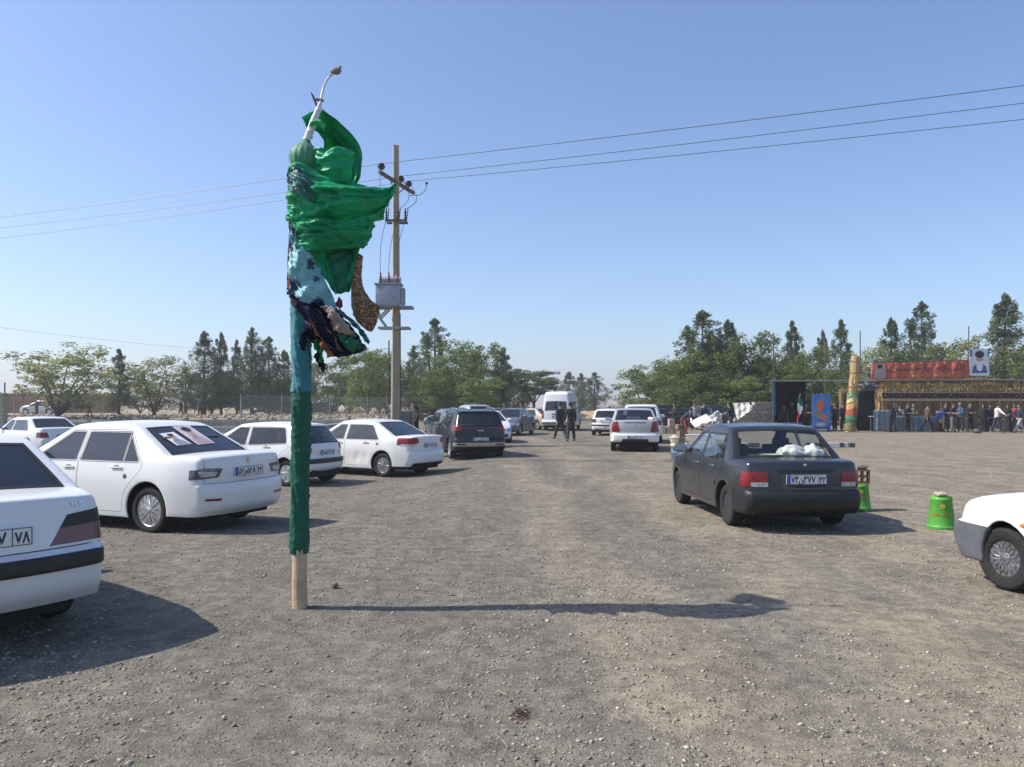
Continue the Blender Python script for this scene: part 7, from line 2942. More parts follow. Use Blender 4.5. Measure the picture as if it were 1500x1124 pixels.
def drape(name, m, pa, pb_, z0, z1, amp=0.05, waves=9, parent=None, n=50, seed=0, th=0.012):
    """hanging cloth between two ground points"""
    V, F = [], []
    A, B = Vector((*pa, 0)), Vector((*pb_, 0))
    d = (B - A)
    nrm = Vector((-d.y, d.x, 0)).normalized()
    nv = 12
    for j in range(nv):
        t = j / (nv - 1)
        for i in range(n):
            u = i / (n - 1)
            p = A + d * u + nrm * (amp * (0.3 + 0.7 * t) * (math.sin(waves * 2 * math.pi * u + seed) + 0.5 * math.sin(waves * 4.7 * u + seed * 2 + t)))
            V.append((p.x, p.y, z1 + (z0 - z1) * t))
    for j in range(nv - 1):
        for i in range(n - 1):
            k = j * n + i
            F.append((k, k + 1, k + n + 1, k + n))
    o = link(name, mesh_from(V, F), m, parent, 80)
    o.modifiers.new('thick', 'SOLIDIFY').thickness = th
    return o


zt = gz(559, 47.7)
drape('back_curtain', M_BLACKC, (x0 + 0.7, 1.2), (x1, 1.2), 0, zt, parent=bt)
drape('side_curtain', M_BLACKC, (x0, -1.25), (x0 + 0.75, 1.2), 0, zt, parent=bt, waves=6)
drape('side_curtain', M_BLACKC, (x1 - 0.25, -0.6), (x1 - 0.25, 1.2), 0, zt, parent=bt, waves=6, seed=3)
drape('edge_curtain', M_BLUEC, (x0 - 0.14, -1.28), (x0 + 0.10, -1.22), 0.95, zt + 0.05, 0.03, 2, bt, 16)
bm = bmesh.new()
prism(bm, [(x0 - 0.05, -1.3), (x1, -1.3), (x1, 1.3), (x0 + 0.65, 1.3)], zt + 0.005, zt + 0.035, 'Z')
bm_obj('roof', bm, M_BLACKC, bt)
bm = bmesh.new()
tube(bm, [(x0 - 0.02, -1.27, 0), (x0 - 0.02, -1.27, zt)], 0.035, 6)
tube(bm, [(x1 - 0.1, -1.27, 0), (x1 - 0.1, -1.27, zt)], 0.035, 6)
bm_obj('upright', bm, M_RUST, bt)
# flag in front of the booth
fl = empty('small_flag', (gx(1170, 46.9), 46.9, 0))
tag(fl, 'small green, white and red flag leaning in front of the black booth', 'flag')
bm = bmesh.new()
tube(bm, [(-0.12, 0, 0.0), (0.10, 0, 2.35)], 0.014, 6)
bm_obj('staff', bm, M_WOOD, fl)
for nm, m, t0, t1 in (('green_stripe', C_DGREEN, 0.0, 0.34), ('white_stripe', mat('flag_white', (0.74, 0.74, 0.75), 0.7), 0.34, 0.67), ('red_stripe', mat('flag_red', (0.42, 0.012, 0.03), 0.7), 0.67, 1.0)):
    V, F = [], []
    for j in range(10):
        for i in range(8):
            u, t = i / 7, t0 + (t1 - t0) * j / 9
            a = Vector((0.10 - 0.04 * t, 0, 2.30 - 0.20 * t))
            z = 2.30 - 1.55 * t - 0.25 * u
            V.append((0.08 - 0.09 * t + 0.30 * (u - 0.3) * math.sin(math.pi * min(1, 0.15 + t)) - 0.10 * t, -0.04 - 0.05 * math.sin(u * 7 + t * 3), z))
    for j in range(9):
        for i in range(7):
            k = j * 8 + i
            F.append((k, k + 1, k + 9, k + 8))
    o = link(nm, mesh_from(V, F), m, fl, 80)
    o.modifiers.new('thick', 'SOLIDIFY').thickness = 0.006
legged('table', 1150, 1172, 48.3, 0.55, 0.05, 0.7, mat('table_grey', (0.20, 0.22, 0.24), 0.6), 'low grey table inside the dark booth', 'table')
# blue poster stand
ps = empty('poster_stand', (gx(1204.5, 46.6), 46.6, 0))
tag(ps, 'tall blue poster stand with an orange figure right of the black booth', 'poster')
w, h0, h1 = (1217 - 1192) / FPX * 46.6, 0.16, gz(577, 46.6)
bm = bmesh.new()
box(bm, (0, 0.1, (h0 + h1) / 2), (w, 0.2, h1 - h0), bev=0.01)
for sx in (-1, 1):
    box(bm, (sx * (w / 2 - 0.05), 0.1, 0.08), (0.08, 0.5, 0.16))
bm_obj('stand', bm, mat('poster_side', (0.02, 0.06, 0.30), 0.6), ps)
e = empty('poster_face', (0, -0.004, (h0 + h1) / 2), parent=ps)
e.rotation_euler = (R(90), 0, 0)
ph = h1 - h0
flat('sheet', [(-w * .48, -ph * .49), (w * .48, -ph * .49), (w * .48, ph * .49), (-w * .48, ph * .49)], 0, 0.003, mat('poster_blue', (0.045, 0.175, 0.43), 0.6, var=0.35, vscale=2), e)
flat('orange_shape', [(-w * .30, ph * .05), (-w * .34, ph * .24), (-w * .22, ph * .35), (-w * .10, ph * .26), (w * .05, ph * .34), (w * .10, ph * .16), (-w * .02, ph * .03), (-w * .14, ph * .0)], 0.003, 0.005, mat('poster_orange', (0.55, 0.13, 0.06), 0.6, var=0.35, vscale=9), e)
flat('field_shape', [(-w * .47, ph * .06), (-w * .1, -ph * .03), (w * .22, -ph * .14), (w * .30, -ph * .30), (w * .05, -ph * .22), (-w * .2, -ph * .20), (-w * .47, -ph * .10)], 0.003, 0.0052, mat('poster_olive', (0.23, 0.22, 0.10), 0.6, var=0.3, vscale=9), e)
flat('orange_shape', [(w * .05, -ph * .05), (w * .25, -ph * .10), (w * .30, -ph * .22), (w * .12, -ph * .27), (-w * .05, -ph * .18)], 0.005, 0.007, mat('poster_orange', (0.5, 0.1, 0.05)), e)
flat('pale_shape', oval(-w * .1, -ph * .36, w * .30, ph * .06, 14), 0.003, 0.005, mat('poster_pale', (0.36, 0.42, 0.47), 0.6, var=0.4, vscale=12), e)
flat('dark_strip', [(-w * .47, -ph * .48), (w * .47, -ph * .48), (w * .47, -ph * .43), (-w * .47, -ph * .43)], 0.003, 0.005, mat('poster_dark', (0.03, 0.06, 0.16), 0.6), e)

# straw column with a painted lower half
col_ = empty('straw_column', (gx(1250, 46.4), 46.4, 0))
tag(col_, 'tall bundle of straw tied into a column, its lower half wrapped in a painted cloth', 'column')
rng = np.random.default_rng(77)
bm = bmesh.new()
for k in range(260):
    a = rng.uniform(0, 2 * math.pi)
    r = 0.29 * math.sqrt(rng.uniform(0.25, 1))
    z0_ = rng.uniform(0, 3.4)
    z1_ = min(4.75 + rng.uniform(-0.25, 0.1), z0_ + rng.uniform(0.9, 1.6))
    lean = 0.16

    def cp(z, r_, a_):
        tw = 1 - 0.18 * z / 4.75
        return (-0.20 + lean * z / 2.2 + r_ * tw * math.cos(a_), r_ * tw * math.sin(a_), z)
    tube(bm, [cp(z0_, r, a), cp(z1_, r * rng.uniform(0.9, 1.12), a + rng.uniform(-0.2, 0.2))], rng.uniform(0.018, 0.034), 4)
tube(bm, [cp(0, 0, 0), cp(4.6, 0, 0)], [0.30, 0.22], 10)
bm_obj('straw', bm, M_STRAW, col_)
bm = bmesh.new()
for z in (2.75, 3.6, 4.3):
    rr = 0.305 * (1 - 0.18 * z / 4.75) + 0.012
    tube(bm, [cp(z, rr, 2 * math.pi * k / 24) if False else (-0.20 + 0.16 * z / 2.2 + rr * math.cos(2 * math.pi * k / 24), rr * math.sin(2 * math.pi * k / 24), z) for k in range(25)], 0.018, 4, False)
bm_obj('twine', bm, mat('twine', (0.20, 0.15, 0.09), 0.9), col_)
bands = [(0.12, 0.50, (0.20, 0.15, 0.06)), (0.50, 0.78, (0.025, 0.11, 0.055)), (0.78, 1.02, (0.06, 0.20, 0.10)), (1.02, 1.42, (0.36, 0.075, 0.035)), (1.42, 1.78, (0.50, 0.30, 0.11)), (1.78, 2.05, (0.50, 0.42, 0.20)), (2.05, 2.38, (0.13, 0.26, 0.12))]
for i, (za, zb_, cc) in enumerate(bands):
    V, F = [], []
    for j in range(6):
        z = za + (zb_ - za) * j / 5
        for k in range(32):
            a = 2 * math.pi * k / 32
            rr = 0.345 * (1 - 0.18 * z / 4.75) * (1 + 0.03 * math.sin(a * 5 + i))
            zz = z + (0.07 * math.sin(a * 2 + i) + 0.10 * mnoise.noise((a * 1.3, i * 3.0, 0))) * (0 if (j in (0, 5) and i in (0, 6) and j == (0 if i == 0 else 5)) else 1)
            V.append((-0.20 + 0.16 * zz / 2.2 + rr * math.cos(a), rr * math.sin(a), zz))
    for j in range(5):
        for k in range(32):
            F.append((j * 32 + k, j * 32 + (k + 1) % 32, (j + 1) * 32 + (k + 1) % 32, (j + 1) * 32 + k))
    me = mesh_from(V, F)
    link('painted_band', me, mat('band_%d' % i, cc, 0.7, var=0.45, vscale=7), col_, 60)

# ------------------------------------------------------------------ the reed stall
st = empty('reed_stall', (gx(1390, 50), 50.0, 0))
tag(st, 'long open stall roofed and walled with reeds, a row of dark rosettes along its front', 'stall')
ox, oy = st.location.x, st.location.y


def sx_(px, d=48.0):
    return gx(px, d) - ox


X0, X1 = sx_(1281), sx_(1640)
bm = bmesh.new()
rng = np.random.default_rng(12)
for k in range(900):
    x = rng.uniform(X0, X1)
    y = 3.1 + rng.uniform(-0.12, 0.12)
    tube(bm, [(x, y, 0), (x + rng.uniform(-0.12, 0.12), y, 2.7 + rng.uniform(-0.3, 0.2))], rng.uniform(0.02, 0.04), 3, False)
bm_obj('reed_wall', bm, mat('reed_brown', (0.27, 0.19, 0.105), 0.95, var=0.4, vscale=5), st)
bm = bmesh.new()
for y in (-2.2, 0.4, 3.0):
    box(bm, ((X0 + X1) / 2, y, gz(560, 48) + 0.04), (X1 - X0, 0.08, 0.08))
for k in range(520):
    x = rng.uniform(X0, X1)
    y = rng.uniform(-2.3, 3.3)
    a = rng.uniform(-0.5, 0.5)
    l = rng.uniform(0.6, 1.5)
    z = gz(560, 48) + rng.uniform(0.10, 0.24)
    tube(bm, [(x, y, z), (x + l * math.sin(a), y - l * math.cos(a) * 0.5, z + rng.uniform(-0.05, 0.1))], 0.02, 3, False)
bm_obj('roof', bm, mat('reed_dark', (0.11, 0.085, 0.05), 0.95, var=0.4, vscale=5), st)
# fringe of straw hanging along the front
bm = bmesh.new()
for k in range(1700):
    x = rng.uniform(sx_(1286), X1)
    f = 0.5 + 0.9 * mnoise.noise((x * 0.55, 1, 4)) + 0.5 * mnoise.noise((x * 2.3, 5, 4))
    if rng.uniform() > -0.02 + f:
        continue
    zt_ = gz(561 + rng.uniform(-1.5, 4), 48)
    ln = rng.uniform(0.15, 0.55) * (0.6 + 0.7 * f)
    a = rng.uniform(-0.35, 0.35)
    tube(bm, [(x, -2.25 + rng.uniform(-0.2, 0.1), zt_), (x + a * ln, -2.32 + rng.uniform(-0.15, 0.1), zt_ - ln)], [rng.uniform(0.012, 0.03), 0.008], 3, False)
bm_obj('straw_fringe', bm, mat('straw_gold', (0.33, 0.205, 0.08), 0.9, var=0.6, vscale=4), st)
# boards and rosettes
zr = gz(579.5, 48)
bm = bmesh.new()
box(bm, ((sx_(1290) + X1) / 2, -2.1, gz(586, 48)), (X1 - sx_(1290), 0.10, 0.12))
box(bm, ((sx_(1290) + X1) / 2, -2.12, gz(575.2, 48)), (X1 - sx_(1290), 0.06, 0.05))
bm_obj('front_beam', bm, M_WOOD, st)
bm = bmesh.new()
box(bm, ((sx_(1290) + X1) / 2, -2.02, zr), (X1 - sx_(1290), 0.02, 0.42))
bm_obj('front_board', bm, mat('board_brown', (0.20, 0.135, 0.10), 0.9, var=0.3, vscale=3), st)
bm = bmesh.new()
lathe(bm, [(0.075, -0.03), (0.11, -0.05), (0.155, -0.03), (0.165, 0.0), (0.075, 0.0)], 14, 'Y', closed=True)
ro_me = bpy.data.meshes.new('rosette')
bm.to_mesh(ro_me)
bm.free()
ro_me.materials.append(mat('rosette_black', (0.02, 0.016, 0.018), 0.8))
bm = bmesh.new()
ico(bm, (0, -0.02, 0), 0.07, 1, 0.2, (1, 0.4, 1))
rc_me = bpy.data.meshes.new('rosette_centre')
bm.to_mesh(rc_me)
bm.free()
rc_me.materials.append(mat('rosette_red', (0.24, 0.05, 0.05), 0.8))
rc2 = rc_me.copy()
rc2.materials.clear()
rc2.materials.append(mat('rosette_grey', (0.30, 0.27, 0.25), 0.8))
for k in range(34):
    o = bpy.data.objects.new('rosette', ro_me)
    COL.objects.link(o)
    o.parent = st
    o.location = (sx_(1296 + k * 8.05), -2.06, zr + random.uniform(-0.02, 0.02))
    q = bpy.data.objects.new('rosette_centre', rc_me if k % 3 else rc2)
    COL.objects.link(q)
    q.parent = o
bm = bmesh.new()
for px in (1294, 1452, 1560):
    box(bm, (sx_(px), -1.95, 1.4), (0.09, 0.09, 2.8))
    box(bm, (sx_(px), 2.9, 1.4), (0.09, 0.09, 2.8))
bm_obj('post', bm, M_RUST, st)
# reed bundle leaning at the left jamb
bm = bmesh.new()
for k in range(120):
    x = sx_(1292) + rng.uniform(-0.22, 0.22)
    y = -1.9 + rng.uniform(-0.2, 0.2)
    tube(bm, [(x * 1.0 + rng.uniform(-0.1, 0.2), y, rng.uniform(0.9, 1.4)), (x + rng.uniform(-0.15, 0.15), y, rng.uniform(1.8, 2.7))], 0.022, 3, False)
o = bm_obj('reed_bundle', bm, M_STRAW)
o.location = st.location
tag(o, 'bundle of reeds tied upright at the left end of the stall front', 'reeds')
# dark corner cloth left of the stall
dk = empty('dark_curtain', (gx(1268, 48.5), 48.5, 0))
drape('curtain_cloth', mat('charcoal_cloth', (0.022, 0.022, 0.026), 0.95, var=0.3), (-0.55, 0), (0.75, 0.4), 0, gz(573, 48.5), 0.05, 4, dk)
bm = bmesh.new()
tube(bm, [(-0.6, 0.02, gz(572.5, 48.5)), (0.8, 0.42, gz(572.5, 48.5))], 0.025, 5)
bm_obj('rail', bm, M_STEEL, dk)
tag(dk, 'charcoal curtain hung between the straw column and the reed stall', 'curtain')
# awning scraps above the curtain
crumpled('folded_tarp', 1272, 566, 48.6, 0.55, 0.5, 0.20, mat('tarp_dark', (0.10, 0.12, 0.14), 0.7, var=0.5), 'dark folded tarpaulin on the bar above the charcoal curtain', 'tarpaulin', 21)
# counter with plastic front, tables
ct = empty('counter', (gx(1316, 47.4), 47.4, 0))
tag(ct, 'long counter with a blue grey plastic sheet across its front', 'counter')
cx0, cx1 = gx(1279, 47.4) - ct.location.x, gx(1371, 47.4) - ct.location.x
bm = bmesh.new()
box(bm, ((cx0 + cx1) / 2, 0.3, 0.93), (cx1 - cx0, 0.7, 0.05))
bm_obj('worktop', bm, mat('top_pink', (0.40, 0.31, 0.29), 0.6, var=0.2), ct)
drape('front_sheet', mat('sheet_blue', (0.13, 0.18, 0.22), 0.5, var=0.25, vscale=2), (cx0, -0.08), (cx1, -0.08), 0.02, 0.93, 0.025, 13, ct, 120)
V = []
drape('plastic_cover', mat('sheet_blue2', (0.17, 0.22, 0.26), 0.4, var=0.2, vscale=3), (cx0 - 0.05, -0.16), (cx0 + 1.25, -0.14), 0.05, 1.32, 0.04, 4, ct, 40)
for sx in (cx0 + 0.1, (cx0 + cx1) / 2, cx1 - 0.1):
    bm = bmesh.new()
    box(bm, (sx, 0.5, 0.45), (0.05, 0.05, 0.9))
    bm_obj('leg', bm, M_STEEL, ct)
legged('table', 1371, 1414, 47.6, 0.80, 0.05, 0.7, mat('table_green', (0.20, 0.25, 0.20), 0.6), 'folding table carrying the blue water cooler', 'table', True, M_STEEL)
wc = empty('water_cooler', (gx(1376, 47.5), 47.5, 0.80))
bm = bmesh.new()
lathe(bm, [(0.001, 0), (0.16, 0), (0.175, 0.02), (0.18, 0.36), (0.001, 0.36)], 20, 'Z')
bm_obj('jug', bm, mat('cooler_blue', (0.03, 0.13, 0.55), 0.4), wc, 40)
bm = bmesh.new()
lathe(bm, [(0.001, 0.36), (0.19, 0.36), (0.195, 0.42), (0.17, 0.46), (0.001, 0.47)], 20, 'Z')
bm_obj('lid', bm, M_KW, wc, 40)
bm = bmesh.new()
box(bm, (0, -0.20, 0.05), (0.03, 0.05, 0.03))
bm_obj('tap', bm, M_KW, wc)
tag(wc, 'round blue water cooler with a white lid on the folding table', 'cooler')
bm = bmesh.new()
lathe(bm, [(0.001, 0), (0.26, 0), (0.31, 0.1), (0.31, 0.5), (0.33, 0.52), (0.3, 0.54), (0.001, 0.54)], 20, 'Z')
o = bm_obj('cauldron', bm, M_TRIM, None, 40)
o.location = (gx(1374, 47.2), 47.15, 0)
tag(o, 'black cauldron on the ground under the blue water cooler', 'cauldron')
legged('barrier_table', 1416, 1456, 47.6, 0.88, 0.04, 0.5, mat('bar_grey', (0.34, 0.35, 0.37), 0.5), 'narrow grey table with white legs behind the man with outstretched arms', 'table', True, M_KW)
legged('table', 1458, 1520, 47.9, 0.86, 0.05, 0.8, mat('table_navy', (0.02, 0.025, 0.06), 0.8), 'navy covered table near the right end of the reed stall', 'table', True, M_TRIM)
bm = bmesh.new()
ico(bm, (0, 0, 0.12), 0.22, 2, 0.25, (1.1, 0.7, 0.5))
o = bm_obj('dirt_heap', bm, mat('dark_soil', (0.06, 0.05, 0.04), 0.95), None, 40)
o.location = (gx(1431, 44.5), 44.5, -0.06)
tag(o, 'small dark heap of soil on the ground in front of the reed stall', 'heap')
# ------------------------------------------------------------------ people
M_SKINP = mat('skin', (0.34, 0.20, 0.135), 0.6, var=0.08)
M_HAIR = mat('hair_dark', (0.014, 0.011, 0.010), 0.7)
M_HAIRG = mat('hair_grey', (0.22, 0.21, 0.20), 0.8)
M_SHOE = mat('shoe_black', (0.015, 0.014, 0.014), 0.5)
M_SHOEB = mat('shoe_tan', (0.30, 0.22, 0.15), 0.7)
CLOTH = {}


def wear(name, c):
    return mat('wear_' + name, c, 0.9, var=0.18, vscale=9, bump=0.25, bscale=22, sheen=0.1)


W_BLACK = wear('black', (0.014, 0.014, 0.017))
W_NAVY = wear('navy', (0.020, 0.026, 0.055))
W_GREY = wear('grey', (0.13, 0.135, 0.12))
W_BLUE = wear('blue', (0.025, 0.075, 0.17))
W_WHITE = wear('white', (0.55, 0.53, 0.54))
W_BROWN = wear('brown', (0.075, 0.055, 0.045))
W_LGREY = wear('light_grey', (0.34, 0.345, 0.38))
W_RED = wear('red', (0.25, 0.03, 0.035))
W_CHAR = wear('charcoal', (0.030, 0.030, 0.034))


def skinned(name, V, E, Rd, m, parent, root=0, sub=1):
    me = bpy.data.meshes.new(name)
    me.from_pydata([tuple(v) for v in V], E, [])
    me.update()
    o = bpy.data.objects.new(name, me)
    COL.objects.link(o)
    sk = o.modifiers.new('skin', 'SKIN')
    sk.use_smooth_shade = True
    sk.branch_smoothing = 0.4
    lay = me.skin_vertices[0].data if me.skin_vertices else None
    if lay is None:
        bpy.context.view_layer.objects.active = o
        bm = bmesh.new()
        bm.from_mesh(me)
        bm.verts.layers.skin.verify()
        bm.to_mesh(me)
        bm.free()
        lay = me.skin_vertices[0].data
    for i, r in enumerate(Rd):
        lay[i].radius = (r, r) if not isinstance(r, tuple) else r
        lay[i].use_root = (i == root)
    s = o.modifiers.new('smooth', 'SUBSURF')
    s.levels = sub
    s.render_levels = sub
    bake(o)
    o.data.materials.clear()
    o.data.materials.append(m)
    for p in o.data.polygons:
        p.use_smooth = True
    o.parent = parent
    return o


def rot2(v, ax, a):
    return Matrix.Rotation(a, 3, ax) @ v


def joints(pose):
    """pose gives bends in degrees; the figure faces +Y (local), z up, 1.74 m tall"""
    g = lambda k, d=0.0: R(pose.get(k, d))
    J = {}
    hipz = 0.92 - pose.get('drop', 0.0)
    J['pelvis'] = Vector((0, 0, hipz))
    lean, side = g('lean'), g('side')
    M = Matrix.Rotation(-lean, 3, 'X') @ Matrix.Rotation(side, 3, 'Y')
    up = lambda x, y, z: J['pelvis'] + M @ Vector((x, y, z))
    J['belly'] = up(0, 0.01, 0.16)
    J['chest'] = up(0, 0.0, 0.36)
    J['nbase'] = up(0, -0.01, 0.53)
    hd = Matrix.Rotation(-lean * 0.4 - g('nod'), 3, 'X') @ Matrix.Rotation(side * 0.3, 3, 'Y') @ Matrix.Rotation(g('turn'), 3, 'Z')
    J['hd'] = hd
    J['neck'] = J['nbase'] + hd @ Vector((0, 0.01, 0.06))
    J['jaw'] = J['neck'] + hd @ Vector((0, 0.025, 0.07))
    J['skull'] = J['neck'] + hd @ Vector((0, 0.01, 0.155))
    J['crown'] = J['neck'] + hd @ Vector((0, 0.0, 0.215))
    for s, n in ((-1, 'r'), (1, 'l')):
        # facing +Y the figure's left is -X
        sx = -s
        J['sh' + n] = up(sx * 0.185, -0.01, 0.475)
        a, b, o_ = g('arm_' + n, 4), g('elbow_' + n, 12), g('out_' + n, 8)
        du = Vector((sx * math.sin(o_), math.sin(a) * math.cos(o_), -math.cos(a) * math.cos(o_)))
        du = M @ du
        J['el' + n] = J['sh' + n] + du * 0.29
        a2 = a + b
        inn = g('in_' + n, 5)
        dl = M @ Vector((sx * math.sin(o_ - inn), math.sin(a2) * math.cos(o_), -math.cos(a2) * math.cos(o_)))
        dl.normalize()
        J['wr' + n] = J['el' + n] + dl * 0.255
        J['hdir' + n] = dl
        J['hp' + n] = J['pelvis'] + Vector((sx * 0.095, 0, -0.04))
        t, k, sp = g('thigh_' + n, 2), g('knee_' + n, 4), g('spread_' + n, 3)
        td = Vector((sx * math.sin(sp), math.sin(t), -math.cos(t)))
        td.normalize()
        J['kn' + n] = J['hp' + n] + td * 0.43
        sd = Vector((sx * math.sin(sp), math.sin(t - k), -math.cos(t - k)))
        sd.normalize()
        J['an' + n] = J['kn' + n] + sd * 0.41
    lo = min(J['anr'].z, J['anl'].z) - 0.055
    for k in J:
        if isinstance(J[k], Vector) and not k.startswith('hdir'):
            J[k] = J[k] - Vector((0, 0, lo))
    return J


def make_person(pose, top, bottom, skirt=None, hair=M_HAIR, shoes=M_SHOE, cap=None, short=False, scarf=None, coat=False):
    J = joints(pose)
    root = empty('person')
    V, E, Rd = [], [], []

    def add(p, r, par=None):
        V.append(p)
        Rd.append(r)
        if par is not None:
            E.append((par, len(V) - 1))
        return len(V) - 1
    pl = add(J['pelvis'], (0.135, 0.095))
    be = add(J['belly'], (0.125, 0.09), pl)
    ch = add(J['chest'], (0.145, 0.10), be)
    nb = add(J['nbase'], (0.065, 0.06), ch)
    nk = add(J['neck'], (0.052, 0.052), nb)
    jw = add(J['jaw'], (0.062, 0.068), nk)
    sk = add(J['skull'], (0.078, 0.092), jw)
    add(J['crown'], (0.055, 0.065), sk)
    hd = J['hd']
    add(J['jaw'] + hd @ Vector((0, 0.112, 0.038)), 0.013, jw)     # nose
    for n, sx in (('r', 1), ('l', -1)):
        sh = add(J['sh' + n], 0.058, ch)
        el = add(J['el' + n], 0.042, sh)
        wr = add(J['wr' + n], 0.027, el)
        d = J['hdir' + n]
        side_ = Vector((1, 0, 0)) if abs(d.x) < 0.8 else Vector((0, 1, 0))
        lat = (side_.cross(d)).normalized()
        pm = add(J['wr' + n] + d * 0.065, (0.034, 0.02), wr)
        inward = Vector((-sx, 0, 0))
        for q, (off, ln) in enumerate(((-0.030, 0.062), (-0.010, 0.074), (0.010, 0.070), (0.028, 0.055))):
            b0 = J['wr' + n] + d * 0.085 + lat * off
            f1 = add(b0 + d * ln * 0.5, 0.009, pm)
            add(b0 + d * ln * 0.85 + inward * ln * 0.35, 0.0075, f1)
        th = add(J['wr' + n] + d * 0.045 + lat * -0.042 + inward * 0.012, 0.011, pm)
        add(J['wr' + n] + d * 0.085 + lat * -0.060 + inward * 0.02, 0.009, th)
        hp = add(J['hp' + n], 0.088, pl)
        kn = add(J['kn' + n], 0.055, hp)
        an = add(J['an' + n], 0.038, kn)
        add(J['an' + n] + Vector((0, 0.13, -0.03)), 0.030, an)
    skinned('body', V, E, Rd, M_SKINP, root)
    # ears, eyes and brows
    bm = bmesh.new()
    for s in (-1, 1):
        c = J['skull'] + hd @ Vector((s * 0.034, 0.085, -0.032))
        ico(bm, c, 0.011, 1)
        c2 = J['skull'] + hd @ Vector((s * 0.034, 0.087, -0.008))
        box(bm, c2, (0.036, 0.012, 0.008))
    c = J['jaw'] + hd @ Vector((0, 0.072, -0.008))
    box(bm, c, (0.045, 0.012, 0.012))
    bm_obj('eyes', bm, M_HAIR, root)
    bm = bmesh.new()
    for s in (-1, 1):
        ico(bm, J['skull'] + hd @ Vector((s * 0.088, -0.005, -0.045)), 0.028, 1, 0, (0.4, 0.8, 1.1))
    bm_obj('ears', bm, M_SKINP, root, 60)
    bm = bmesh.new()
    bmesh.ops.create_icosphere(bm, subdivisions=3, radius=1)
    for v in bm.verts:
        v.co = Vector((v.co.x * 0.096, v.co.y * 0.112 - 0.012, v.co.z * 0.105 + 0.012))
    dl = [v for v in bm.verts if (v.co.y > 0.045 and v.co.z < 0.055) or v.co.z < -0.062]
    bmesh.ops.delete(bm, geom=dl, context='VERTS')
    for v in bm.verts:
        v.co = J['skull'] + hd @ v.co
    bm_obj('hair', bm, hair if scarf is None else scarf, root, 60)
    if cap:
        bm = bmesh.new()
        lathe(bm, [(0.10, 0.02), (0.105, 0.05), (0.085, 0.10), (0.001, 0.115)], 16, 'Z')
        box(bm, (0, 0.125, 0.03), (0.12, 0.09, 0.012))
        for v in bm.verts:
            v.co = J['skull'] + hd @ v.co
        bm_obj('cap', bm, cap, root, 50)
    # shirt
    V, E, Rd = [], [], []
    low = J['pelvis'] + (J['pelvis'] - J['belly']) * (0.55 if not coat else 1.1)
    a0 = add(low, (0.168, 0.128) if not coat else (0.205, 0.165))
    a = add(J['pelvis'], (0.165, 0.128), a0)
    b = add(J['belly'], (0.168, 0.132), a)
    c = add(J['chest'], (0.182, 0.135), b)
    nb_ = add(J['nbase'] + Vector((0, 0, 0.0)), (0.10, 0.088), c)
    add(J['neck'] + Vector((0, -0.005, -0.02)), (0.070, 0.070), nb_)
    for n in 'rl':
        s_ = add(J['sh' + n], 0.086, nb_)
        if short:
            add(J['sh' + n].lerp(J['el' + n], 0.85), 0.064, s_)
        else:
            e_ = add(J['el' + n], 0.068, s_)
            add(J['wr' + n] - J['hdir' + n] * 0.01, 0.046, e_)
    skinned('shirt', V, E, Rd, top, root)
    # trousers or a long skirt
    V, E, Rd = [], [], []
    if skirt is None:
        a = add(J['pelvis'] + Vector((0, 0, 0.03)), (0.150, 0.112))
        for n in 'rl':
            h = add(J['hp' + n] + Vector((0, 0, -0.03)), 0.115, a)
            k = add(J['kn' + n], 0.088, h)
            add(J['an' + n] + Vector((0, 0, 0.01)), 0.074, k)
        skinned('trousers', V, E, Rd, bottom, root)
    else:
        bm = bmesh.new()
        fz = 0.05
        cx = (J['anr'] + J['anl']) / 2
        prof = []
        rings = []
        for j in range(12):
            t = j / 11
            z = J['chest'].z * (1 - t) + fz * t if scarf is not None else (J['pelvis'].z + 0.06) * (1 - t) + fz * t
            c_ = J['chest'].lerp(Vector((cx.x, cx.y, 0)), t)
            r0 = 0.175 + (0.30 - 0.175) * t ** 0.8
            ring = []
            for k in range(28):
                a = 2 * math.pi * k / 28
                rr = r0 * (1 + (0.02 + 0.07 * t) * math.sin(a * 7 + t * 2))
                ring.append(bm.verts.new((c_.x + rr * math.cos(a), c_.y + rr * 0.85 * math.sin(a), z)))
            rings.append(ring)
        for p, q in zip(rings[:-1], rings[1:]):
            for k in range(28):
                bm.faces.new((p[k], p[(k + 1) % 28], q[(k + 1) % 28], q[k]))
        bm_obj('long_robe', bm, bottom, root, 70)
    bm = bmesh.new()
    for n in 'rl':
        bmesh.ops.create_uvsphere(bm, u_segments=12, v_segments=8, radius=1, matrix=Matrix.Translation(J['an' + n] + Vector((0, 0.065, -0.022))) @ Matrix.Diagonal((0.05, 0.14, 0.048, 1)))
    for v in bm.verts:
        v.co.z = max(v.co.z, min(J['anr'].z, J['anl'].z) - 0.052)
    bm_obj('shoes', bm, shoes, root, 60)
    if scarf is not None:
        bm = bmesh.new()
        rings = []
        for j in range(9):
            t = j / 8
            z = J['crown'].z + 0.05 - t * 0.52
            r0 = 0.02 + 0.20 * min(1, t * 1.6) ** 0.7
            rings.append([bm.verts.new((J['skull'].x + r0 * 0.9 * math.cos(2 * math.pi * k / 18), J['skull'].y - 0.02 + r0 * 0.8 * math.sin(2 * math.pi * k / 18) - (0.09 if math.sin(2 * math.pi * k / 18) > 0.75 and t < 0.6 else 0), z)) for k in range(18)])
        for p, q in zip(rings[:-1], rings[1:]):
            for k in range(18):
                bm.faces.new((p[k], p[(k + 1) % 18], q[(k + 1) % 18], q[k]))
        bm_obj('head_cloth', bm, scarf, root, 70)
    return root


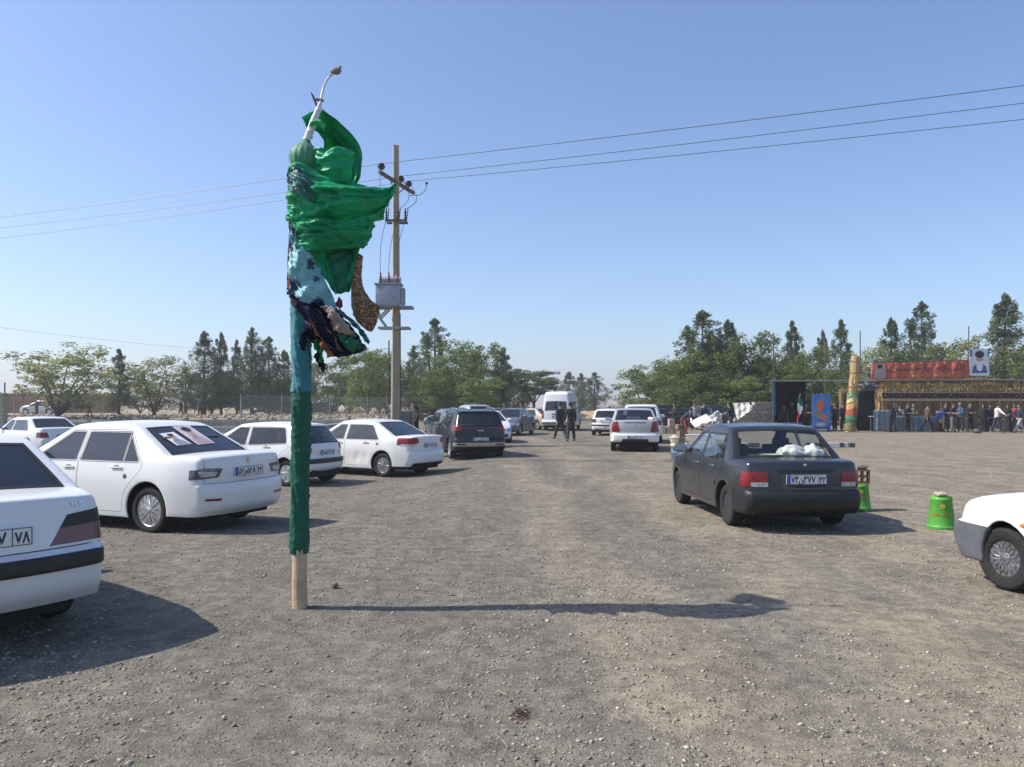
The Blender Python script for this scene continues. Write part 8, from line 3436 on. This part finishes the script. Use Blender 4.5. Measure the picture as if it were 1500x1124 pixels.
def person(px, d, heading, label, pose, top=W_BLACK, bottom=W_CHAR, group=None, height=1.74, z=None, **kw):
    """heading as for the cars: 0 faces away from the camera, positive turns left"""
    r = make_person(pose, top, bottom, **kw)
    x = gx(px, d)
    r.location = (x, d, G(x, d) if z is None else z)
    r.rotation_euler = (0, 0, R(heading))
    s = height / 1.74
    r.scale = (s, s, s)
    tag(r, label, 'person', group)
    return r


STAND = dict()
WALK = dict(lean=4, thigh_r=22, knee_r=10, thigh_l=-16, knee_l=18, arm_r=-18, arm_l=20, elbow_l=25)
WALK2 = dict(lean=5, thigh_l=24, knee_l=8, thigh_r=-18, knee_r=22, arm_l=-20, arm_r=18, elbow_r=22)
REACH = dict(lean=12, arm_r=48, elbow_r=38, arm_l=44, elbow_l=40)
BEND = dict(lean=62, arm_r=28, elbow_r=22, arm_l=25, elbow_l=24, thigh_r=16, knee_r=24, thigh_l=10, knee_l=22, drop=0.05)
HOLD = dict(arm_r=20, elbow_r=75, in_r=30, arm_l=20, elbow_l=75, in_l=30)
SIT = dict(lean=24, thigh_r=88, knee_r=88, thigh_l=84, knee_l=86, arm_r=35, elbow_r=50, arm_l=35, elbow_l=45)
WIDE = dict(lean=6, out_r=48, arm_r=20, elbow_r=20, in_r=-8, out_l=42, arm_l=22, elbow_l=25, in_l=-5, thigh_r=14, thigh_l=-12, knee_l=14)
GP_ = 'people at the reed stall'
person(836, 34.6, 14, 'man in a long black shirt walking away in the road, nearer of the two', dict(lean=3, thigh_r=10, spread_r=8, spread_l=8, thigh_l=-10, knee_l=8, arm_r=10, arm_l=8, elbow_l=10, out_r=10, out_l=10), group='men in the road', coat=True)
person(821, 36.8, 28, 'man in black striding away just behind the other man in the road, dark cap', dict(lean=3, thigh_l=24, knee_l=6, thigh_r=-10, knee_r=30, arm_l=-12, arm_r=12), group='men in the road', cap=W_CHAR, height=1.78)
person(1071, 44.5, 68, 'man in black beside the block stack reaching out to a white sheet', REACH, short=True, height=1.76)
person(1001, 43.4, -60, 'person in navy stooping to lift one end of the white board', BEND, W_NAVY, W_RED)
GL2 = 'people in the dark booth'
person(1150, 48.4, 150, 'person in dark clothes bending inside the dark booth', dict(lean=40, arm_r=50, elbow_r=30, arm_l=46, elbow_l=30), W_CHAR, W_BLACK, GL2)
person(1160, 49.3, 180, 'person with a pale face and grey cap standing inside the dark booth', HOLD, W_BLACK, W_BLACK, GL2, cap=W_LGREY)
person(1181, 48.0, 200, 'person in brown standing by the flag at the right side of the booth', HOLD, W_BROWN, W_BLACK, GL2)
person(1223, 48.6, 100, 'man in dark clothes just right of the blue poster stand', HOLD, W_BLACK, W_NAVY)
person(1235, 49.2, 190, 'man in black between the blue poster stand and the straw column', STAND, W_BLACK, W_BLACK, cap=W_CHAR)
person(1308, 46.3, -60, 'man in black shirt leaning over the left part of the counter', dict(lean=14, arm_r=45, elbow_r=40, arm_l=50, elbow_l=40), W_BLACK, W_CHAR, GP_, hair=M_HAIRG)
person(1318, 48.9, 170, 'figure in light grey standing behind the counter', HOLD, W_LGREY, W_GREY, GP_, height=1.62)
person(1338, 49.0, 176, 'grey haired figure in a patterned grey shirt behind the counter', HOLD, W_GREY, W_GREY, GP_, hair=M_HAIRG, height=1.66)
person(1357.5, 46.2, -82, 'man in brown and black walking right in front of the counter', dict(WALK, lean=6), W_BROWN, W_BLACK, GP_)
person(1385, 46.5, 192, 'man in navy with a pale shoulder bag beside the blue water cooler', HOLD, W_NAVY, W_BROWN, GP_)
person(1396, 46.1, -150, 'man in black short sleeves and grey trousers with hands joined', HOLD, W_BLACK, W_GREY, GP_, short=True)
person(1407.5, 45.9, 110, 'pale haired man in a blue shirt turned to the man with joined hands', dict(HOLD, lean=8), W_BLUE, W_CHAR, GP_, hair=M_HAIRG, shoes=M_SHOEB)
person(1440, 47.0, 160, 'woman in a long black robe behind the narrow grey table', STAND, W_BLACK, W_BLACK, GP_, skirt=True, scarf=W_BLACK, height=1.64)
person(1460, 45.2, -95, 'man in a whitish shirt and dark trousers with arms outstretched', WIDE, W_WHITE, W_NAVY, GP_, shoes=M_SHOEB)
person(1476, 46.3, 150, 'woman in a wide black robe between the outstretched man and the right edge', STAND, W_NAVY, W_BLACK, GP_, skirt=True, scarf=W_BLACK, height=1.62)
person(1486, 46.6, 120, 'person in red behind the man with pale grey trousers', HOLD, W_RED, W_CHAR, GP_, height=1.68)
person(1494, 45.4, 84, 'man in navy with pale grey trousers striding at the right edge', dict(WALK2, arm_r=45, elbow_r=35), W_NAVY, W_LGREY, GP_, shoes=M_SHOEB)
GB = 'people on the far side of the pool'
person(54, 80, 150, 'person in dark clothes standing before the silver car at the far left', STAND, W_NAVY, W_BLACK, GB, z=0.56)
person(131, 81, 90, 'person in dark brown under the pale windblown tree', WALK, W_BROWN, W_BLACK, GB, z=0.56)
person(265, 79, 100, 'left one of two dark figures on the far bank left of the pine row', WALK, W_BLACK, W_BLACK, GB, z=0.55)
person(293, 78.5, 200, 'right one of two dark figures on the far bank left of the pine row', HOLD, W_NAVY, W_BLACK, GB, z=0.55)
person(609, 30.6, 120, 'person in black standing behind the metal cabinet at the power pole', HOLD, W_BLACK, W_BLACK)
GC = 'people among the cars down the road'
person(739, 47, 150, 'person with dark hair whose head shows just left of the dark grey saloon', STAND, W_BLACK, W_BLACK, GC)
person(764, 46.5, 100, 'person in black at the right flank of the dark grey saloon', HOLD, W_BLACK, W_BLACK, GC)
person(913, 50, 170, 'left one of two people standing beyond the white hatchback', STAND, W_CHAR, W_BLACK, GC, height=1.70)
person(922, 49, 150, 'right one of two people standing beyond the white hatchback, in brown', STAND, W_BROWN, W_BLACK, GC, height=1.76)
person(1017, 50, 190, 'person in a pale shirt standing among the shaded cars', STAND, W_LGREY, W_BLACK, GC)
person(1421, 47.2, 175, 'man in black standing behind the pale haired man in blue', HOLD, W_BLACK, W_BLACK, GP_)
person(1450, 47.6, 190, 'person in charcoal standing right of the woman in the long black robe', STAND, W_CHAR, W_BLACK, GP_, height=1.68)
person(1329, 47.0, 185, 'man in black at the middle of the counter', HOLD, W_BLACK, W_BLACK, GP_, height=1.7)
person(988, 47, 120, 'person in black standing behind the low beige block row', HOLD, W_BLACK, W_BLACK, GC)
person(1031, 48, 200, 'person in navy among the shaded cars, right of the pale shirted one', STAND, W_NAVY, W_BLACK, GC)
# ------------------------------------------------------------------ dusty summer air
bm = bmesh.new()
box(bm, (0, 980, 0), (5400, 2200, 20))
for v in bm.verts:
    v.co.z = -9.0 if v.co.z < 0 else 40.0
hz = bm_obj('haze', bm)
hm = bpy.data.materials.new('dusty_air')
hm.use_nodes = True
hn = hm.node_tree
hn.nodes.remove(hn.nodes['Principled BSDF'])
pv = hn.nodes.new('ShaderNodeVolumePrincipled')
pv.inputs['Color'].default_value = (0.97, 0.975, 1.0, 1)
pv.inputs['Density'].default_value = 0.0008
pv.inputs['Anisotropy'].default_value = 0.2
hn.links.new(pv.outputs[0], hn.nodes['Material Output'].inputs['Volume'])
hz.data.materials.append(hm)
tag(hz, kind='stuff')
